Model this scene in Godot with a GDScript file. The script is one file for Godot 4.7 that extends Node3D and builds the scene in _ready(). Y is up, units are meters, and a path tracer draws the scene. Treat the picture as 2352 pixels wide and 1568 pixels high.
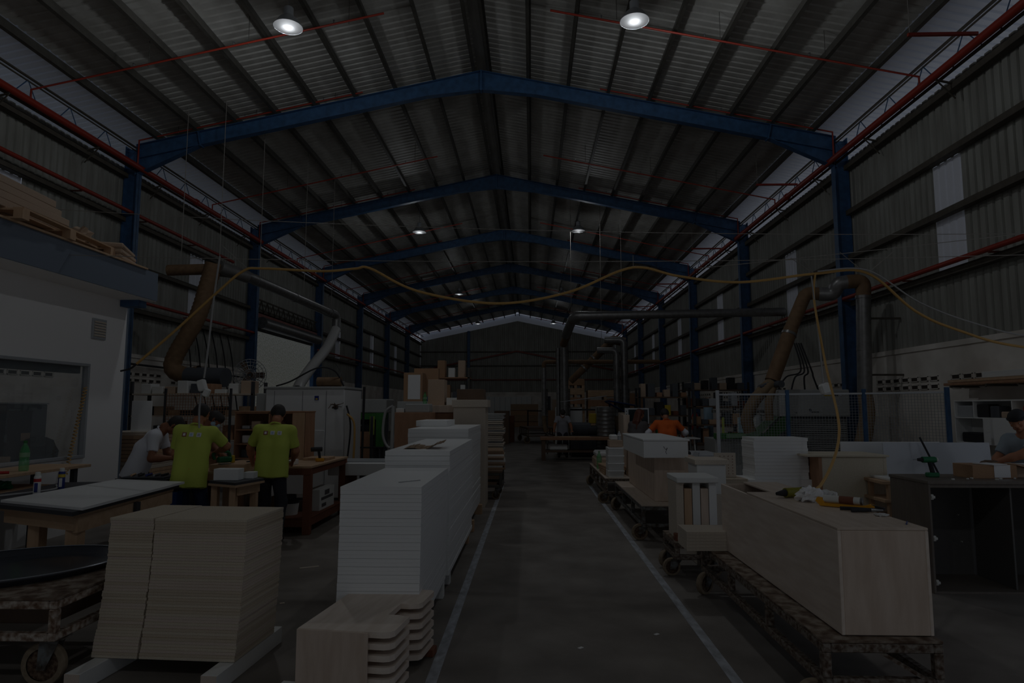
extends Node3D

# ---------------------------------------------------------------- mesh collector
class MB:
	var v := PackedVector3Array()
	var n := PackedVector3Array()
	var ix := PackedInt32Array()

	func tri(a: Vector3, b: Vector3, c: Vector3) -> void: # counter-clockwise seen from outside
		var nn := (b - a).cross(c - a).normalized()
		var i := v.size()
		v.append(a); v.append(b); v.append(c)
		n.append(nn); n.append(nn); n.append(nn)
		ix.append(i); ix.append(i + 2); ix.append(i + 1)

	func quad(a: Vector3, b: Vector3, c: Vector3, d: Vector3) -> void: # counter-clockwise seen from outside
		var nn := (c - a).cross(d - b).normalized()
		var i := v.size()
		v.append(a); v.append(b); v.append(c); v.append(d)
		n.append(nn); n.append(nn); n.append(nn); n.append(nn)
		ix.append(i); ix.append(i + 2); ix.append(i + 1)
		ix.append(i); ix.append(i + 3); ix.append(i + 2)

	func box(c: Vector3, s: Vector3, b := Basis.IDENTITY, bev := 0.0) -> MB:
		var h := s * 0.5
		var e: float = minf(bev, minf(h.x, minf(h.y, h.z)) * 0.6)
		if e <= 0.0:
			var p: Array[Vector3] = []
			for i in 8:
				p.append(c + b * Vector3(h.x if i & 1 else -h.x, h.y if i & 2 else -h.y, h.z if i & 4 else -h.z))
			quad(p[4], p[5], p[7], p[6]); quad(p[1], p[0], p[2], p[3])
			quad(p[5], p[1], p[3], p[7]); quad(p[0], p[4], p[6], p[2])
			quad(p[6], p[7], p[3], p[2]); quad(p[0], p[1], p[5], p[4])
			return self
		var ax := [Vector3.RIGHT, Vector3.UP, Vector3.BACK]
		var hv := [h.x, h.y, h.z]
		for i in 3:
			var j := (i + 1) % 3
			var k := (i + 2) % 3
			for s1 in [-1.0, 1.0]:
				var o: Vector3 = ax[i] * (s1 * hv[i])
				var u: Vector3 = ax[j] * (hv[j] - e)
				var w: Vector3 = ax[k] * (hv[k] - e) * s1
				quad(c + b * (o - u - w), c + b * (o + u - w), c + b * (o + u + w), c + b * (o - u + w))
				for s2 in [-1.0, 1.0]: # edge along k between faces i and j
					var f1: Vector3 = ax[i] * (s1 * hv[i]) + ax[j] * (s2 * (hv[j] - e))
					var f2: Vector3 = ax[i] * (s1 * (hv[i] - e)) + ax[j] * (s2 * hv[j])
					var l: Vector3 = ax[k] * (hv[k] - e) * (s1 * s2)
					quad(c + b * (f1 - l), c + b * (f2 - l), c + b * (f2 + l), c + b * (f1 + l))
		for sx in [-1.0, 1.0]:
			for sy in [-1.0, 1.0]:
				for sz in [-1.0, 1.0]:
					var p1 := c + b * Vector3(sx * h.x, sy * (h.y - e), sz * (h.z - e))
					var p2 := c + b * Vector3(sx * (h.x - e), sy * h.y, sz * (h.z - e))
					var p3 := c + b * Vector3(sx * (h.x - e), sy * (h.y - e), sz * h.z)
					if sx * sy * sz > 0.0: tri(p1, p2, p3)
					else: tri(p1, p3, p2)
		return self

	func bb(x0: float, x1: float, y0: float, y1: float, z0: float, z1: float, bev := 0.0) -> MB:
		return box(Vector3((x0 + x1) * 0.5, (y0 + y1) * 0.5, (z0 + z1) * 0.5), Vector3(absf(x1 - x0), absf(y1 - y0), absf(z1 - z0)), Basis.IDENTITY, bev)

	# square bar between two points
	func bar(a: Vector3, b: Vector3, w: float, h: float, up := Vector3.UP) -> MB:
		var d := (b - a).normalized()
		if absf(d.dot(up)) > 0.98: up = Vector3.RIGHT
		var sx := d.cross(up).normalized()
		return box((a + b) * 0.5, Vector3(w, h, a.distance_to(b)), Basis(sx, sx.cross(d).normalized(), -d).orthonormalized())

	func ring(c: Vector3, x: Vector3, y: Vector3, r: float, k: int, nd := Vector3.ZERO, nl := 0.0) -> void:
		for i in k:
			var t := TAU * i / k
			var d := x * cos(t) + y * sin(t)
			v.append(c + d * r)
			n.append((d + nd * nl).normalized())

	func stitch(i0: int, i1: int, k: int) -> void:
		for i in k:
			var j := (i + 1) % k
			ix.append(i0 + i); ix.append(i1 + j); ix.append(i0 + j)
			ix.append(i0 + i); ix.append(i1 + i); ix.append(i1 + j)

	func disc(c: Vector3, nn: Vector3, x: Vector3, r: float, k: int) -> void:
		var y := nn.cross(x)
		var i0 := v.size()
		v.append(c); n.append(nn)
		for i in k:
			var t := TAU * i / k
			v.append(c + (x * cos(t) + y * sin(t)) * r); n.append(nn)
		for i in k:
			ix.append(i0); ix.append(i0 + 1 + (i + 1) % k); ix.append(i0 + 1 + i)

	# round tube along a path
	func tube(p: PackedVector3Array, r: float, k := 8, caps := true, r2 := -1.0) -> MB:
		var m := p.size()
		var t0 := (p[1] - p[0]).normalized()
		var x := t0.cross(Vector3.UP if absf(t0.y) < 0.9 else Vector3.RIGHT).normalized()
		var prev := -1
		for i in m:
			var t: Vector3
			if i == 0: t = t0
			elif i == m - 1: t = (p[i] - p[i - 1]).normalized()
			else: t = ((p[i] - p[i - 1]).normalized() + (p[i + 1] - p[i]).normalized()).normalized()
			x = (x - t * x.dot(t)).normalized()
			var y := t.cross(x)
			var rr := r if r2 < 0.0 else lerpf(r, r2, float(i) / (m - 1))
			if caps and i == 0: disc(p[0], -t, x, rr, k)
			var at := v.size()
			ring(p[i], x, y, rr, k)
			if prev >= 0: stitch(prev, at, k)
			prev = at
			if caps and i == m - 1: disc(p[i], t, x, rr, k)
		return self

	func rod(a: Vector3, b: Vector3, r: float, k := 8, r2 := -1.0) -> MB:
		return tube(PackedVector3Array([a, b]), r, k, true, r2)

	# surface of revolution: profile points (radius, height) from bottom to top, round axis up through c
	func lathe(prof: PackedVector2Array, c: Vector3, k := 20, up := Vector3.UP) -> MB:
		var x := up.cross(Vector3.BACK if absf(up.z) < 0.9 else Vector3.RIGHT).normalized()
		var y := up.cross(x)
		for s in prof.size() - 1:
			var a := prof[s]
			var b := prof[s + 1]
			var e := (b - a)
			var nr := Vector2(e.y, -e.x).normalized()
			var i0 := v.size()
			for q in [a, b]:
				for i in k:
					var t := TAU * i / k
					var d := x * cos(t) + y * sin(t)
					v.append(c + d * q.x + up * q.y)
					n.append((d * nr.x + up * nr.y).normalized())
			for i in k:
				var j := (i + 1) % k
				ix.append(i0 + i); ix.append(i0 + k + j); ix.append(i0 + j)
				ix.append(i0 + i); ix.append(i0 + k + i); ix.append(i0 + k + j)
		return self

	func ball(c: Vector3, s: Vector3, k := 14) -> MB:
		var m: int = maxi(4, k / 2)
		var i0 := v.size()
		for j in m + 1:
			var f := PI * j / m
			for i in k + 1:
				var t := TAU * i / k
				var d := Vector3(sin(f) * cos(t), cos(f), sin(f) * sin(t))
				v.append(c + d * s)
				n.append((d / s).normalized())
		for j in m:
			for i in k:
				var a := i0 + j * (k + 1) + i
				var b := a + k + 1
				ix.append(a); ix.append(b); ix.append(b + 1)
				ix.append(a); ix.append(b + 1); ix.append(a + 1)
		return self

	func append_sheet(c: Vector3, s: float, k: int) -> void: # small folded scrap
		var a := c + Vector3(-s * 0.5, 0, -s * 0.4)
		var b := c + Vector3(s * 0.5, 0.03 * k - 0.02, -s * 0.3)
		var d := c + Vector3(s * 0.7, -0.05, s * 0.5)
		var e := c + Vector3(-s * 0.3, -0.03, s * 0.45)
		tri(a, e, d); tri(a, d, b)
		var dn := Vector3(0, -0.004, 0)
		tri(a + dn, d + dn, e + dn); tri(a + dn, b + dn, d + dn)

	# polygon (counter-clockwise in x,y) pushed from z=0 to z=d, then placed by xf
	func prism(poly: PackedVector2Array, d: float, xf := Transform3D.IDENTITY) -> MB:
		var pl := poly
		if Geometry2D.is_polygon_clockwise(pl):
			pl = pl.duplicate(); pl.reverse()
		var tr := Geometry2D.triangulate_polygon(pl)
		for i in range(0, tr.size(), 3):
			var a := pl[tr[i]]
			var b := pl[tr[i + 1]]
			var c := pl[tr[i + 2]]
			if (b - a).cross(c - a) < 0.0:
				var q := b; b = c; c = q
			tri(xf * Vector3(a.x, a.y, d), xf * Vector3(b.x, b.y, d), xf * Vector3(c.x, c.y, d))
			tri(xf * Vector3(a.x, a.y, 0), xf * Vector3(c.x, c.y, 0), xf * Vector3(b.x, b.y, 0))
		for i in pl.size():
			var a := pl[i]
			var b := pl[(i + 1) % pl.size()]
			quad(xf * Vector3(a.x, a.y, 0), xf * Vector3(b.x, b.y, 0), xf * Vector3(b.x, b.y, d), xf * Vector3(a.x, a.y, d))
		return self

	func mesh() -> ArrayMesh:
		var a := []
		a.resize(Mesh.ARRAY_MAX)
		a[Mesh.ARRAY_VERTEX] = v
		a[Mesh.ARRAY_NORMAL] = n
		a[Mesh.ARRAY_INDEX] = ix
		var m := ArrayMesh.new()
		m.add_surface_from_arrays(Mesh.PRIMITIVE_TRIANGLES, a)
		return m

# ---------------------------------------------------------------- naming and nodes
var used := {}
var M := {}
var rng := RandomNumberGenerator.new()

func numbered(parent: Node, called: String) -> String:
	var key := str(parent.get_instance_id()) + called
	var c: int = used.get(key, 0)
	used[key] = c + 1
	return called if c == 0 else "%s_%03d" % [called, c]

func meta(o: Node3D, label := "", category := "", group := "", kind := "") -> Node3D:
	if label: o.set_meta("label", label)
	if category: o.set_meta("category", category)
	if group: o.set_meta("group", group)
	if kind: o.set_meta("kind", kind)
	return o

func thing(called: String, label: String, category: String, at := Vector3.ZERO, turn := 0.0, group := "") -> Node3D:
	var o := Node3D.new()
	o.name = numbered(self, called)
	add_child(o, true)
	o.position = at
	o.rotation.y = turn
	meta(o, label, category, group)
	return o

func part(parent: Node3D, called: String, m, mt: String) -> MeshInstance3D:
	var o := MeshInstance3D.new()
	o.name = numbered(parent, called)
	o.mesh = m.mesh() if m is MB else m
	o.material_override = M[mt]
	o.cast_shadow = GeometryInstance3D.SHADOW_CASTING_SETTING_ON
	parent.add_child(o, true)
	return o

func solo(called: String, label: String, category: String, m, mt: String, group := "") -> MeshInstance3D:
	var o := part(self, called, m, mt)
	meta(o, label, category, group)
	return o

func struct(called: String, label := "") -> Node3D:
	var o := Node3D.new()
	o.name = numbered(self, called)
	add_child(o, true)
	meta(o, label, "", "", "structure")
	return o

func copy(o: Node3D, at: Vector3, turn: float, label := "", stem_ := "") -> Node3D:
	var c: Node3D = o.duplicate()
	c.name = numbered(self, stem_ if stem_ else str(o.name).rstrip("0123456789").trim_suffix("_"))
	add_child(c, true)
	c.position = at
	c.rotation.y = turn
	if label: c.set_meta("label", label)
	return c

func V(x: float, y: float, z: float) -> Vector3: return Vector3(x, y, z)

func path(pts: Array, per := 8) -> PackedVector3Array: # smooth path through points
	var c := PackedVector3Array()
	var m := pts.size()
	for i in m - 1:
		var p0: Vector3 = pts[maxi(i - 1, 0)]
		var p1: Vector3 = pts[i]
		var p2: Vector3 = pts[i + 1]
		var p3: Vector3 = pts[mini(i + 2, m - 1)]
		for j in per:
			c.append(p1.cubic_interpolate(p2, p0, p3, float(j) / per))
	c.append(pts[m - 1])
	return c

func bend(pts: Array, r: float, seg := 6) -> PackedVector3Array: # straight runs with rounded corners
	var c := PackedVector3Array()
	c.append(pts[0])
	for i in range(1, pts.size() - 1):
		var a: Vector3 = pts[i - 1]
		var b: Vector3 = pts[i]
		var d: Vector3 = pts[i + 1]
		var q: float = minf(r, minf(a.distance_to(b), b.distance_to(d)) * 0.49)
		var s := b + (a - b).normalized() * q
		var e := b + (d - b).normalized() * q
		for j in seg + 1:
			var t := float(j) / seg
			c.append(s.lerp(b, t).lerp(b.lerp(e, t), t))
	c.append(pts[pts.size() - 1])
	return c

func sag(a: Vector3, b: Vector3, drop: float, k := 14) -> PackedVector3Array:
	var c := PackedVector3Array()
	for i in k + 1:
		var t := float(i) / k
		c.append(a.lerp(b, t) + Vector3.DOWN * drop * 4.0 * t * (1.0 - t))
	return c

# ---------------------------------------------------------------- materials
func noise_tex(sd: int, freq: float, lo: Color, hi: Color, size := 512, oct := 4, kind := FastNoiseLite.TYPE_SIMPLEX_SMOOTH, mid := 0.5) -> NoiseTexture2D:
	var f := FastNoiseLite.new()
	f.seed = sd
	f.noise_type = kind
	f.frequency = freq
	f.fractal_octaves = oct
	var g := Gradient.new()
	g.set_color(0, lo); g.set_color(1, hi)
	g.set_offset(0, maxf(0.0, mid - 0.35)); g.set_offset(1, minf(1.0, mid + 0.35))
	var t := NoiseTexture2D.new()
	t.width = size; t.height = size
	t.seamless = true
	t.generate_mipmaps = false
	t.noise = f
	t.color_ramp = g
	return t

func mat(called: String, c: Color, rough := 0.7, metal := 0.0, tex: Texture2D = null, scale := Vector3.ONE, world := false) -> StandardMaterial3D:
	var m := StandardMaterial3D.new()
	m.resource_name = called
	m.albedo_color = c
	m.roughness = rough
	m.metallic = metal
	if tex:
		m.albedo_texture = tex
		m.uv1_triplanar = true
		m.uv1_world_triplanar = world
		m.uv1_scale = scale
	M[called] = m
	return m

func C(r: int, g: int, b: int) -> Color: return Color(r / 255.0, g / 255.0, b / 255.0)

const XL := -10.35
const XR := 7.85
const XC := -1.25
const HALF := 9.1
const ZF := 6.45      # open front end, behind the camera
const ZB := -60.6     # far gable
const BAY := 7.45
const SLOPE := 0.21
const SHEET := 10.47  # underside of the roof sheets at the ridge

func roof_y(d: float) -> float: return SHEET - SLOPE * d

func _ready() -> void:
	# ---- camera
	var cam := Camera3D.new()
	cam.name = "camera"
	cam.position = V(0, 1.72, 0)
	cam.rotation = V(deg_to_rad(5.7484), deg_to_rad(1.67175), 0)
	cam.fov = 2.0 * rad_to_deg(atan(784.0 / 1500.0))
	cam.near = 0.05
	cam.far = 400.0
	add_child(cam, true)
	cam.current = true
	# ---- sky, daylight and exposure
	var env := Environment.new()
	var sky := Sky.new()
	var sm := ProceduralSkyMaterial.new()
	sm.sky_top_color = Color(0.80, 0.86, 0.96)
	sm.sky_horizon_color = Color(0.93, 0.95, 1.0)
	sm.ground_bottom_color = Color(0.45, 0.44, 0.42)
	sm.ground_horizon_color = Color(0.6, 0.6, 0.6)
	sm.sky_energy_multiplier = SKY
	sm.ground_energy_multiplier = SKY * 0.5
	sky.sky_material = sm
	env.background_mode = Environment.BG_SKY
	env.sky = sky
	env.tonemap_mode = Environment.TONE_MAPPER_LINEAR
	env.tonemap_exposure = EXPOSURE
	env.sdfgi_enabled = true
	env.ssao_enabled = true
	env.ssil_enabled = true
	var we := WorldEnvironment.new()
	we.name = "world_environment"
	we.environment = env
	add_child(we, true)
	var sun := DirectionalLight3D.new()
	sun.name = "sun"
	sun.light_energy = SUN
	sun.light_color = Color(1.0, 0.98, 0.96)
	sun.light_angular_distance = 2.0
	sun.shadow_enabled = true
	sun.sky_mode = DirectionalLight3D.SKY_MODE_LIGHT_ONLY
	sun.basis = Basis.looking_at(-V(0.34, 0.93, 0.14).normalized()) # high over the loading yard: it falls on the apron outside the open doors
	add_child(sun, true)
	rng.seed = 77
	materials()
	setting()
	services()
	near_left()
	near_right()
	mid_left()
	mid_right()
	far_end()
	everyone()

const DOOR_A := -9.3
const DOOR_B := 5.0
const SKY := 1.75
const SUN := 3.0
const EXPOSURE := 0.042
const LAMP := 39.0

func materials() -> void:
	var mott := noise_tex(3, 0.012, Color(0.84, 0.83, 0.82), Color(1, 1, 1), 512, 5)
	var fine := noise_tex(5, 0.09, Color(0.955, 0.95, 0.945), Color(1, 1, 1), 512, 3)
	var grain := noise_tex(7, 0.012, Color(0.935, 0.92, 0.905), Color(1, 1, 1), 512, 5)
	var chip := noise_tex(9, 0.12, Color(0.82, 0.79, 0.75), Color(1, 1, 1), 512, 3)
	var rust := noise_tex(11, 0.02, Color(0.5, 0.38, 0.3), Color(1, 1, 1), 512, 5, FastNoiseLite.TYPE_SIMPLEX_SMOOTH, 0.42)
	var worn := noise_tex(13, 0.011, Color(0.80, 0.79, 0.785), Color(1, 1, 1), 1024, 7)
	var stain := noise_tex(17, 0.005, Color(0.90, 0.885, 0.87), Color(1, 1, 1), 512, 5)
	var soft := noise_tex(19, 0.007, Color(0.88, 0.87, 0.86), Color(1, 1, 1), 512, 5)
	mat("concrete", C(152, 146, 139), 0.62, 0.0, worn, V(0.11, 0.11, 0.11), true)
	var cm: StandardMaterial3D = M["concrete"]
	cm.detail_enabled = true
	cm.detail_albedo = stain
	cm.detail_blend_mode = BaseMaterial3D.BLEND_MODE_MUL
	cm.uv2_triplanar = true
	cm.uv2_world_triplanar = true
	cm.uv2_scale = V(0.07, 0.07, 0.05)
	cm.detail_uv_layer = BaseMaterial3D.DETAIL_UV_2
	mat("yard", C(222, 221, 217), 0.9)
	mat("line_paint", C(196, 201, 208), 0.7, 0.0, worn, V(1.1, 1.1, 0.5), true)
	mat("roof_sheet", C(208, 208, 203), 0.55, 0.0, mott, V(0.3, 0.3, 0.12), true)
	mat("purlin", C(92, 90, 84), 0.6, 0.0, mott, V(0.5, 0.5, 0.5))
	mat("cladding", C(166, 167, 160), 0.6, 0.0, mott, V(0.35, 0.08, 0.35), true)
	mat("girt", C(92, 86, 76), 0.7, 0.0, mott, V(0.5, 0.5, 0.5))
	mat("plaster", C(243, 238, 230), 0.9, 0.0, soft, V(0.2, 0.25, 0.2), true)
	mat("vent_hole", C(66, 58, 52), 0.9)
	mat("office_wall", C(246, 245, 244), 0.8)
	mat("fascia", C(112, 124, 140), 0.55)
	mat("navy", C(64, 104, 148), 0.5, 0.0, mott, V(0.6, 0.6, 0.6))
	mat("red_pipe", C(158, 52, 36), 0.45)
	mat("red_paint", C(140, 58, 40), 0.5, 0.0, mott, V(1, 1, 1))
	var tr := mat("translucent_sheet", C(205, 212, 226), 0.6)
	tr.backlight_enabled = true
	tr.backlight = Color(0.30, 0.305, 0.315)
	var tw := mat("translucent_panel", C(225, 228, 238), 0.6)
	tw.backlight_enabled = true
	tw.backlight = Color(0.36, 0.36, 0.362)
	mat("fence_wire", C(150, 154, 156), 0.5, 0.2)
	mat("galvanised", C(150, 150, 150), 0.38, 0.55, mott, V(0.8, 0.8, 0.8))
	mat("flex_hose", C(150, 128, 100), 0.8, 0.0, mott, V(1, 1, 1))
	mat("dusty_duct", C(140, 112, 84), 0.75, 0.15, mott, V(1, 1, 1))
	mat("particleboard", C(226, 216, 198), 0.85, 0.0, chip, V(2.2, 5.0, 2.2))
	mat("particleboard_dark", C(216, 203, 184), 0.85, 0.0, chip, V(2.2, 5.0, 2.2))
	mat("particleboard_pink", C(226, 212, 200), 0.85, 0.0, chip, V(2.2, 5.0, 2.2))
	mat("tan_veneer", C(222, 203, 186), 0.6, 0.0, grain, V(2.0, 0.35, 2.0))
	mat("tan_veneer_long", C(236, 222, 208), 0.6, 0.0, grain, V(2.0, 2.0, 0.3))
	mat("tan_top", C(220, 204, 188), 0.45, 0.0, grain, V(2.0, 2.0, 0.3))
	mat("ply_edge", C(200, 160, 126), 0.8, 0.0, grain, V(1.0, 8.0, 1.0))
	mat("beige_board", C(216, 206, 184), 0.6, 0.0, fine, V(1, 1, 1))
	mat("cream", C(212, 200, 184), 0.7, 0.0, fine, V(1, 1, 1))
	mat("timber", C(205, 172, 140), 0.8, 0.0, grain, V(1.6, 0.25, 1.6))
	mat("timber_flat", C(204, 172, 140), 0.8, 0.0, grain, V(0.4, 1.6, 1.6))
	mat("brown_wood", C(178, 136, 106), 0.7, 0.0, grain, V(1.6, 0.3, 1.6))
	mat("red_wood", C(128, 78, 56), 0.75, 0.0, grain, V(0.6, 0.6, 0.6))
	mat("dark_wood", C(112, 92, 76), 0.8, 0.0, grain, V(0.6, 0.6, 0.6))
	mat("white_board", C(240, 241, 240), 0.45, 0.0)
	mat("white_satin", C(226, 227, 224), 0.5)
	mat("white_gloss", C(205, 210, 216), 0.12)
	mat("grey_board", C(176, 180, 184), 0.3)
	mat("cardboard", C(176, 140, 108), 0.85, 0.0, fine, V(1, 1, 1))
	mat("card_pale", C(196, 172, 150), 0.85, 0.0, fine, V(1, 1, 1))
	mat("kraft", C(164, 138, 112), 0.9, 0.0, fine, V(3, 3, 3))
	mat("paper", C(236, 236, 236), 0.9)
	mat("black_veneer", C(118, 110, 102), 0.5, 0.0, grain, V(3.0, 0.4, 3.0))
	mat("black_inside", C(98, 96, 93), 0.6)
	mat("charcoal", C(66, 67, 71), 0.6)
	mat("black_rubber", C(48, 48, 51), 0.8)
	mat("rusty_steel", C(150, 142, 132), 0.7, 0.25, rust, V(2.2, 2.2, 2.2))
	mat("dusty_steel", C(196, 186, 174), 0.75, 0.1, rust, V(1.6, 1.6, 1.6))
	mat("worn_deck", C(150, 138, 124), 0.8, 0.0, rust, V(0.8, 0.8, 0.8))
	mat("grey_steel", C(128, 132, 132), 0.55, 0.3, rust, V(1.0, 1.0, 1.0))
	mat("steel", C(150, 152, 154), 0.35, 0.7)
	mat("caster_rubber", C(150, 134, 112), 0.8, 0.0, mott, V(3, 3, 3))
	mat("hub_brown", C(118, 98, 80), 0.8, 0.0, rust, V(3, 3, 3))
	mat("tray_black", C(60, 63, 70), 0.16, 0.0)
	mat("tray_rim", C(170, 176, 184), 0.25, 0.6)
	mat("hose_yellow", C(202, 160, 92), 0.6)
	mat("rope_grey", C(170, 170, 170), 0.7)
	mat("wire_thin", C(150, 146, 140), 0.6)
	mat("cable_black", C(44, 44, 48), 0.7)
	mat("machine_white", C(226, 227, 226), 0.4)
	mat("machine_grey", C(176, 178, 176), 0.5)
	mat("machine_dark", C(84, 88, 94), 0.6)
	mat("machine_green", C(66, 128, 62), 0.45)
	mat("pale_green", C(140, 178, 140), 0.45)
	mat("yellow_mark", C(206, 178, 50), 0.5)
	mat("lime", C(192, 206, 92), 0.9)
	mat("orange", C(222, 104, 42), 0.9)
	mat("tee_white", C(226, 228, 236), 0.9)
	mat("tee_grey", C(176, 180, 192), 0.9)
	mat("tee_light", C(196, 198, 208), 0.9)
	mat("tee_dark", C(92, 88, 90), 0.9)
	mat("shirt_man", C(150, 162, 172), 0.9)
	mat("denim", C(44, 58, 92), 0.9, 0.0, fine, V(4, 4, 4))
	mat("trouser_black", C(56, 58, 66), 0.9)
	mat("skin", C(176, 120, 90), 0.6)
	mat("skin_dark", C(142, 92, 66), 0.6)
	mat("hair", C(46, 42, 41), 0.65)
	mat("hair_brown", C(98, 56, 42), 0.6)
	mat("eye_white", C(225, 222, 216), 0.3)
	mat("eye_dark", C(30, 22, 18), 0.3)
	mat("lip", C(150, 90, 80), 0.6)
	mat("mask_blue", C(176, 206, 226), 0.9)
	mat("mask_white", C(224, 228, 232), 0.9)
	mat("shoe", C(40, 38, 38), 0.7)
	mat("tool_green", C(30, 116, 72), 0.45)
	mat("tool_red", C(178, 34, 38), 0.45)
	mat("olive_gun", C(140, 136, 36), 0.45)
	mat("yellow_gun", C(226, 160, 26), 0.45)
	mat("tube_white", C(214, 214, 208), 0.4)
	mat("blue_label", C(34, 54, 130), 0.4)
	mat("blue_sheet", C(26, 60, 120), 0.6)
	mat("green_paint", C(52, 116, 56), 0.5)
	mat("extinguisher", C(170, 32, 34), 0.4)
	mat("screen_frame", C(200, 204, 208), 0.4)
	mat("screen", C(40, 56, 60), 0.2)
	var gl := mat("window_glass", Color(0.75, 0.8, 0.82, 0.12), 0.02)
	gl.transparency = BaseMaterial3D.TRANSPARENCY_ALPHA
	var pb := mat("bottle_green", Color(0.35, 0.75, 0.45, 0.45), 0.05)
	pb.transparency = BaseMaterial3D.TRANSPARENCY_ALPHA
	var pc := mat("bottle_clear", Color(0.85, 0.9, 0.92, 0.35), 0.05)
	pc.transparency = BaseMaterial3D.TRANSPARENCY_ALPHA
	mat("leaf", C(104, 132, 74), 0.8)
	mat("plastic_wrap", C(214, 214, 212), 0.4)
	var le := mat("lamp_glow", C(12, 12, 12), 0.9)
	le.emission_enabled = true
	le.emission = Color(0.95, 0.97, 1.0)
	le.emission_energy_multiplier = 1.0
	var lf := mat("lamp_glow_dim", C(12, 12, 12), 0.9)
	lf.emission_enabled = true
	lf.emission = Color(0.95, 0.97, 1.0)
	lf.emission_energy_multiplier = 0.35
	mat("lamp_shade", C(190, 194, 198), 0.35, 0.4)
	for q in ["roof_sheet", "cladding", "translucent_sheet", "translucent_panel"]: M[q].cull_mode = BaseMaterial3D.CULL_DISABLED
	mat("outer_wall", C(186, 186, 180), 0.9, 0.0, noise_tex(21, 0.03, Color(0.72, 0.75, 0.66), Color(1, 1, 1), 512, 6, FastNoiseLite.TYPE_SIMPLEX_SMOOTH, 0.32), V(0.5, 0.5, 0.5))

# ribbed sheet: ribs run along dir b (length lb), repeat along dir a (length la); up = towards outside
func ribbed(o: Vector3, a: Vector3, la: float, b: Vector3, lb: float, up: Vector3, pitch: float, depth: float) -> MB:
	var m := MB.new()
	var k: int = maxi(1, roundi(la / pitch))
	var p := la / k
	var e := b * lb
	for i in k:
		var s := o + a * (p * i)
		var q := [s, s + a * (p * 0.62), s + a * (p * 0.70) + up * depth, s + a * (p * 0.92) + up * depth, s + a * p]
		for j in 4:
			m.quad(q[j], q[j] + e, q[j + 1] + e, q[j + 1])
	return m

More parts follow.
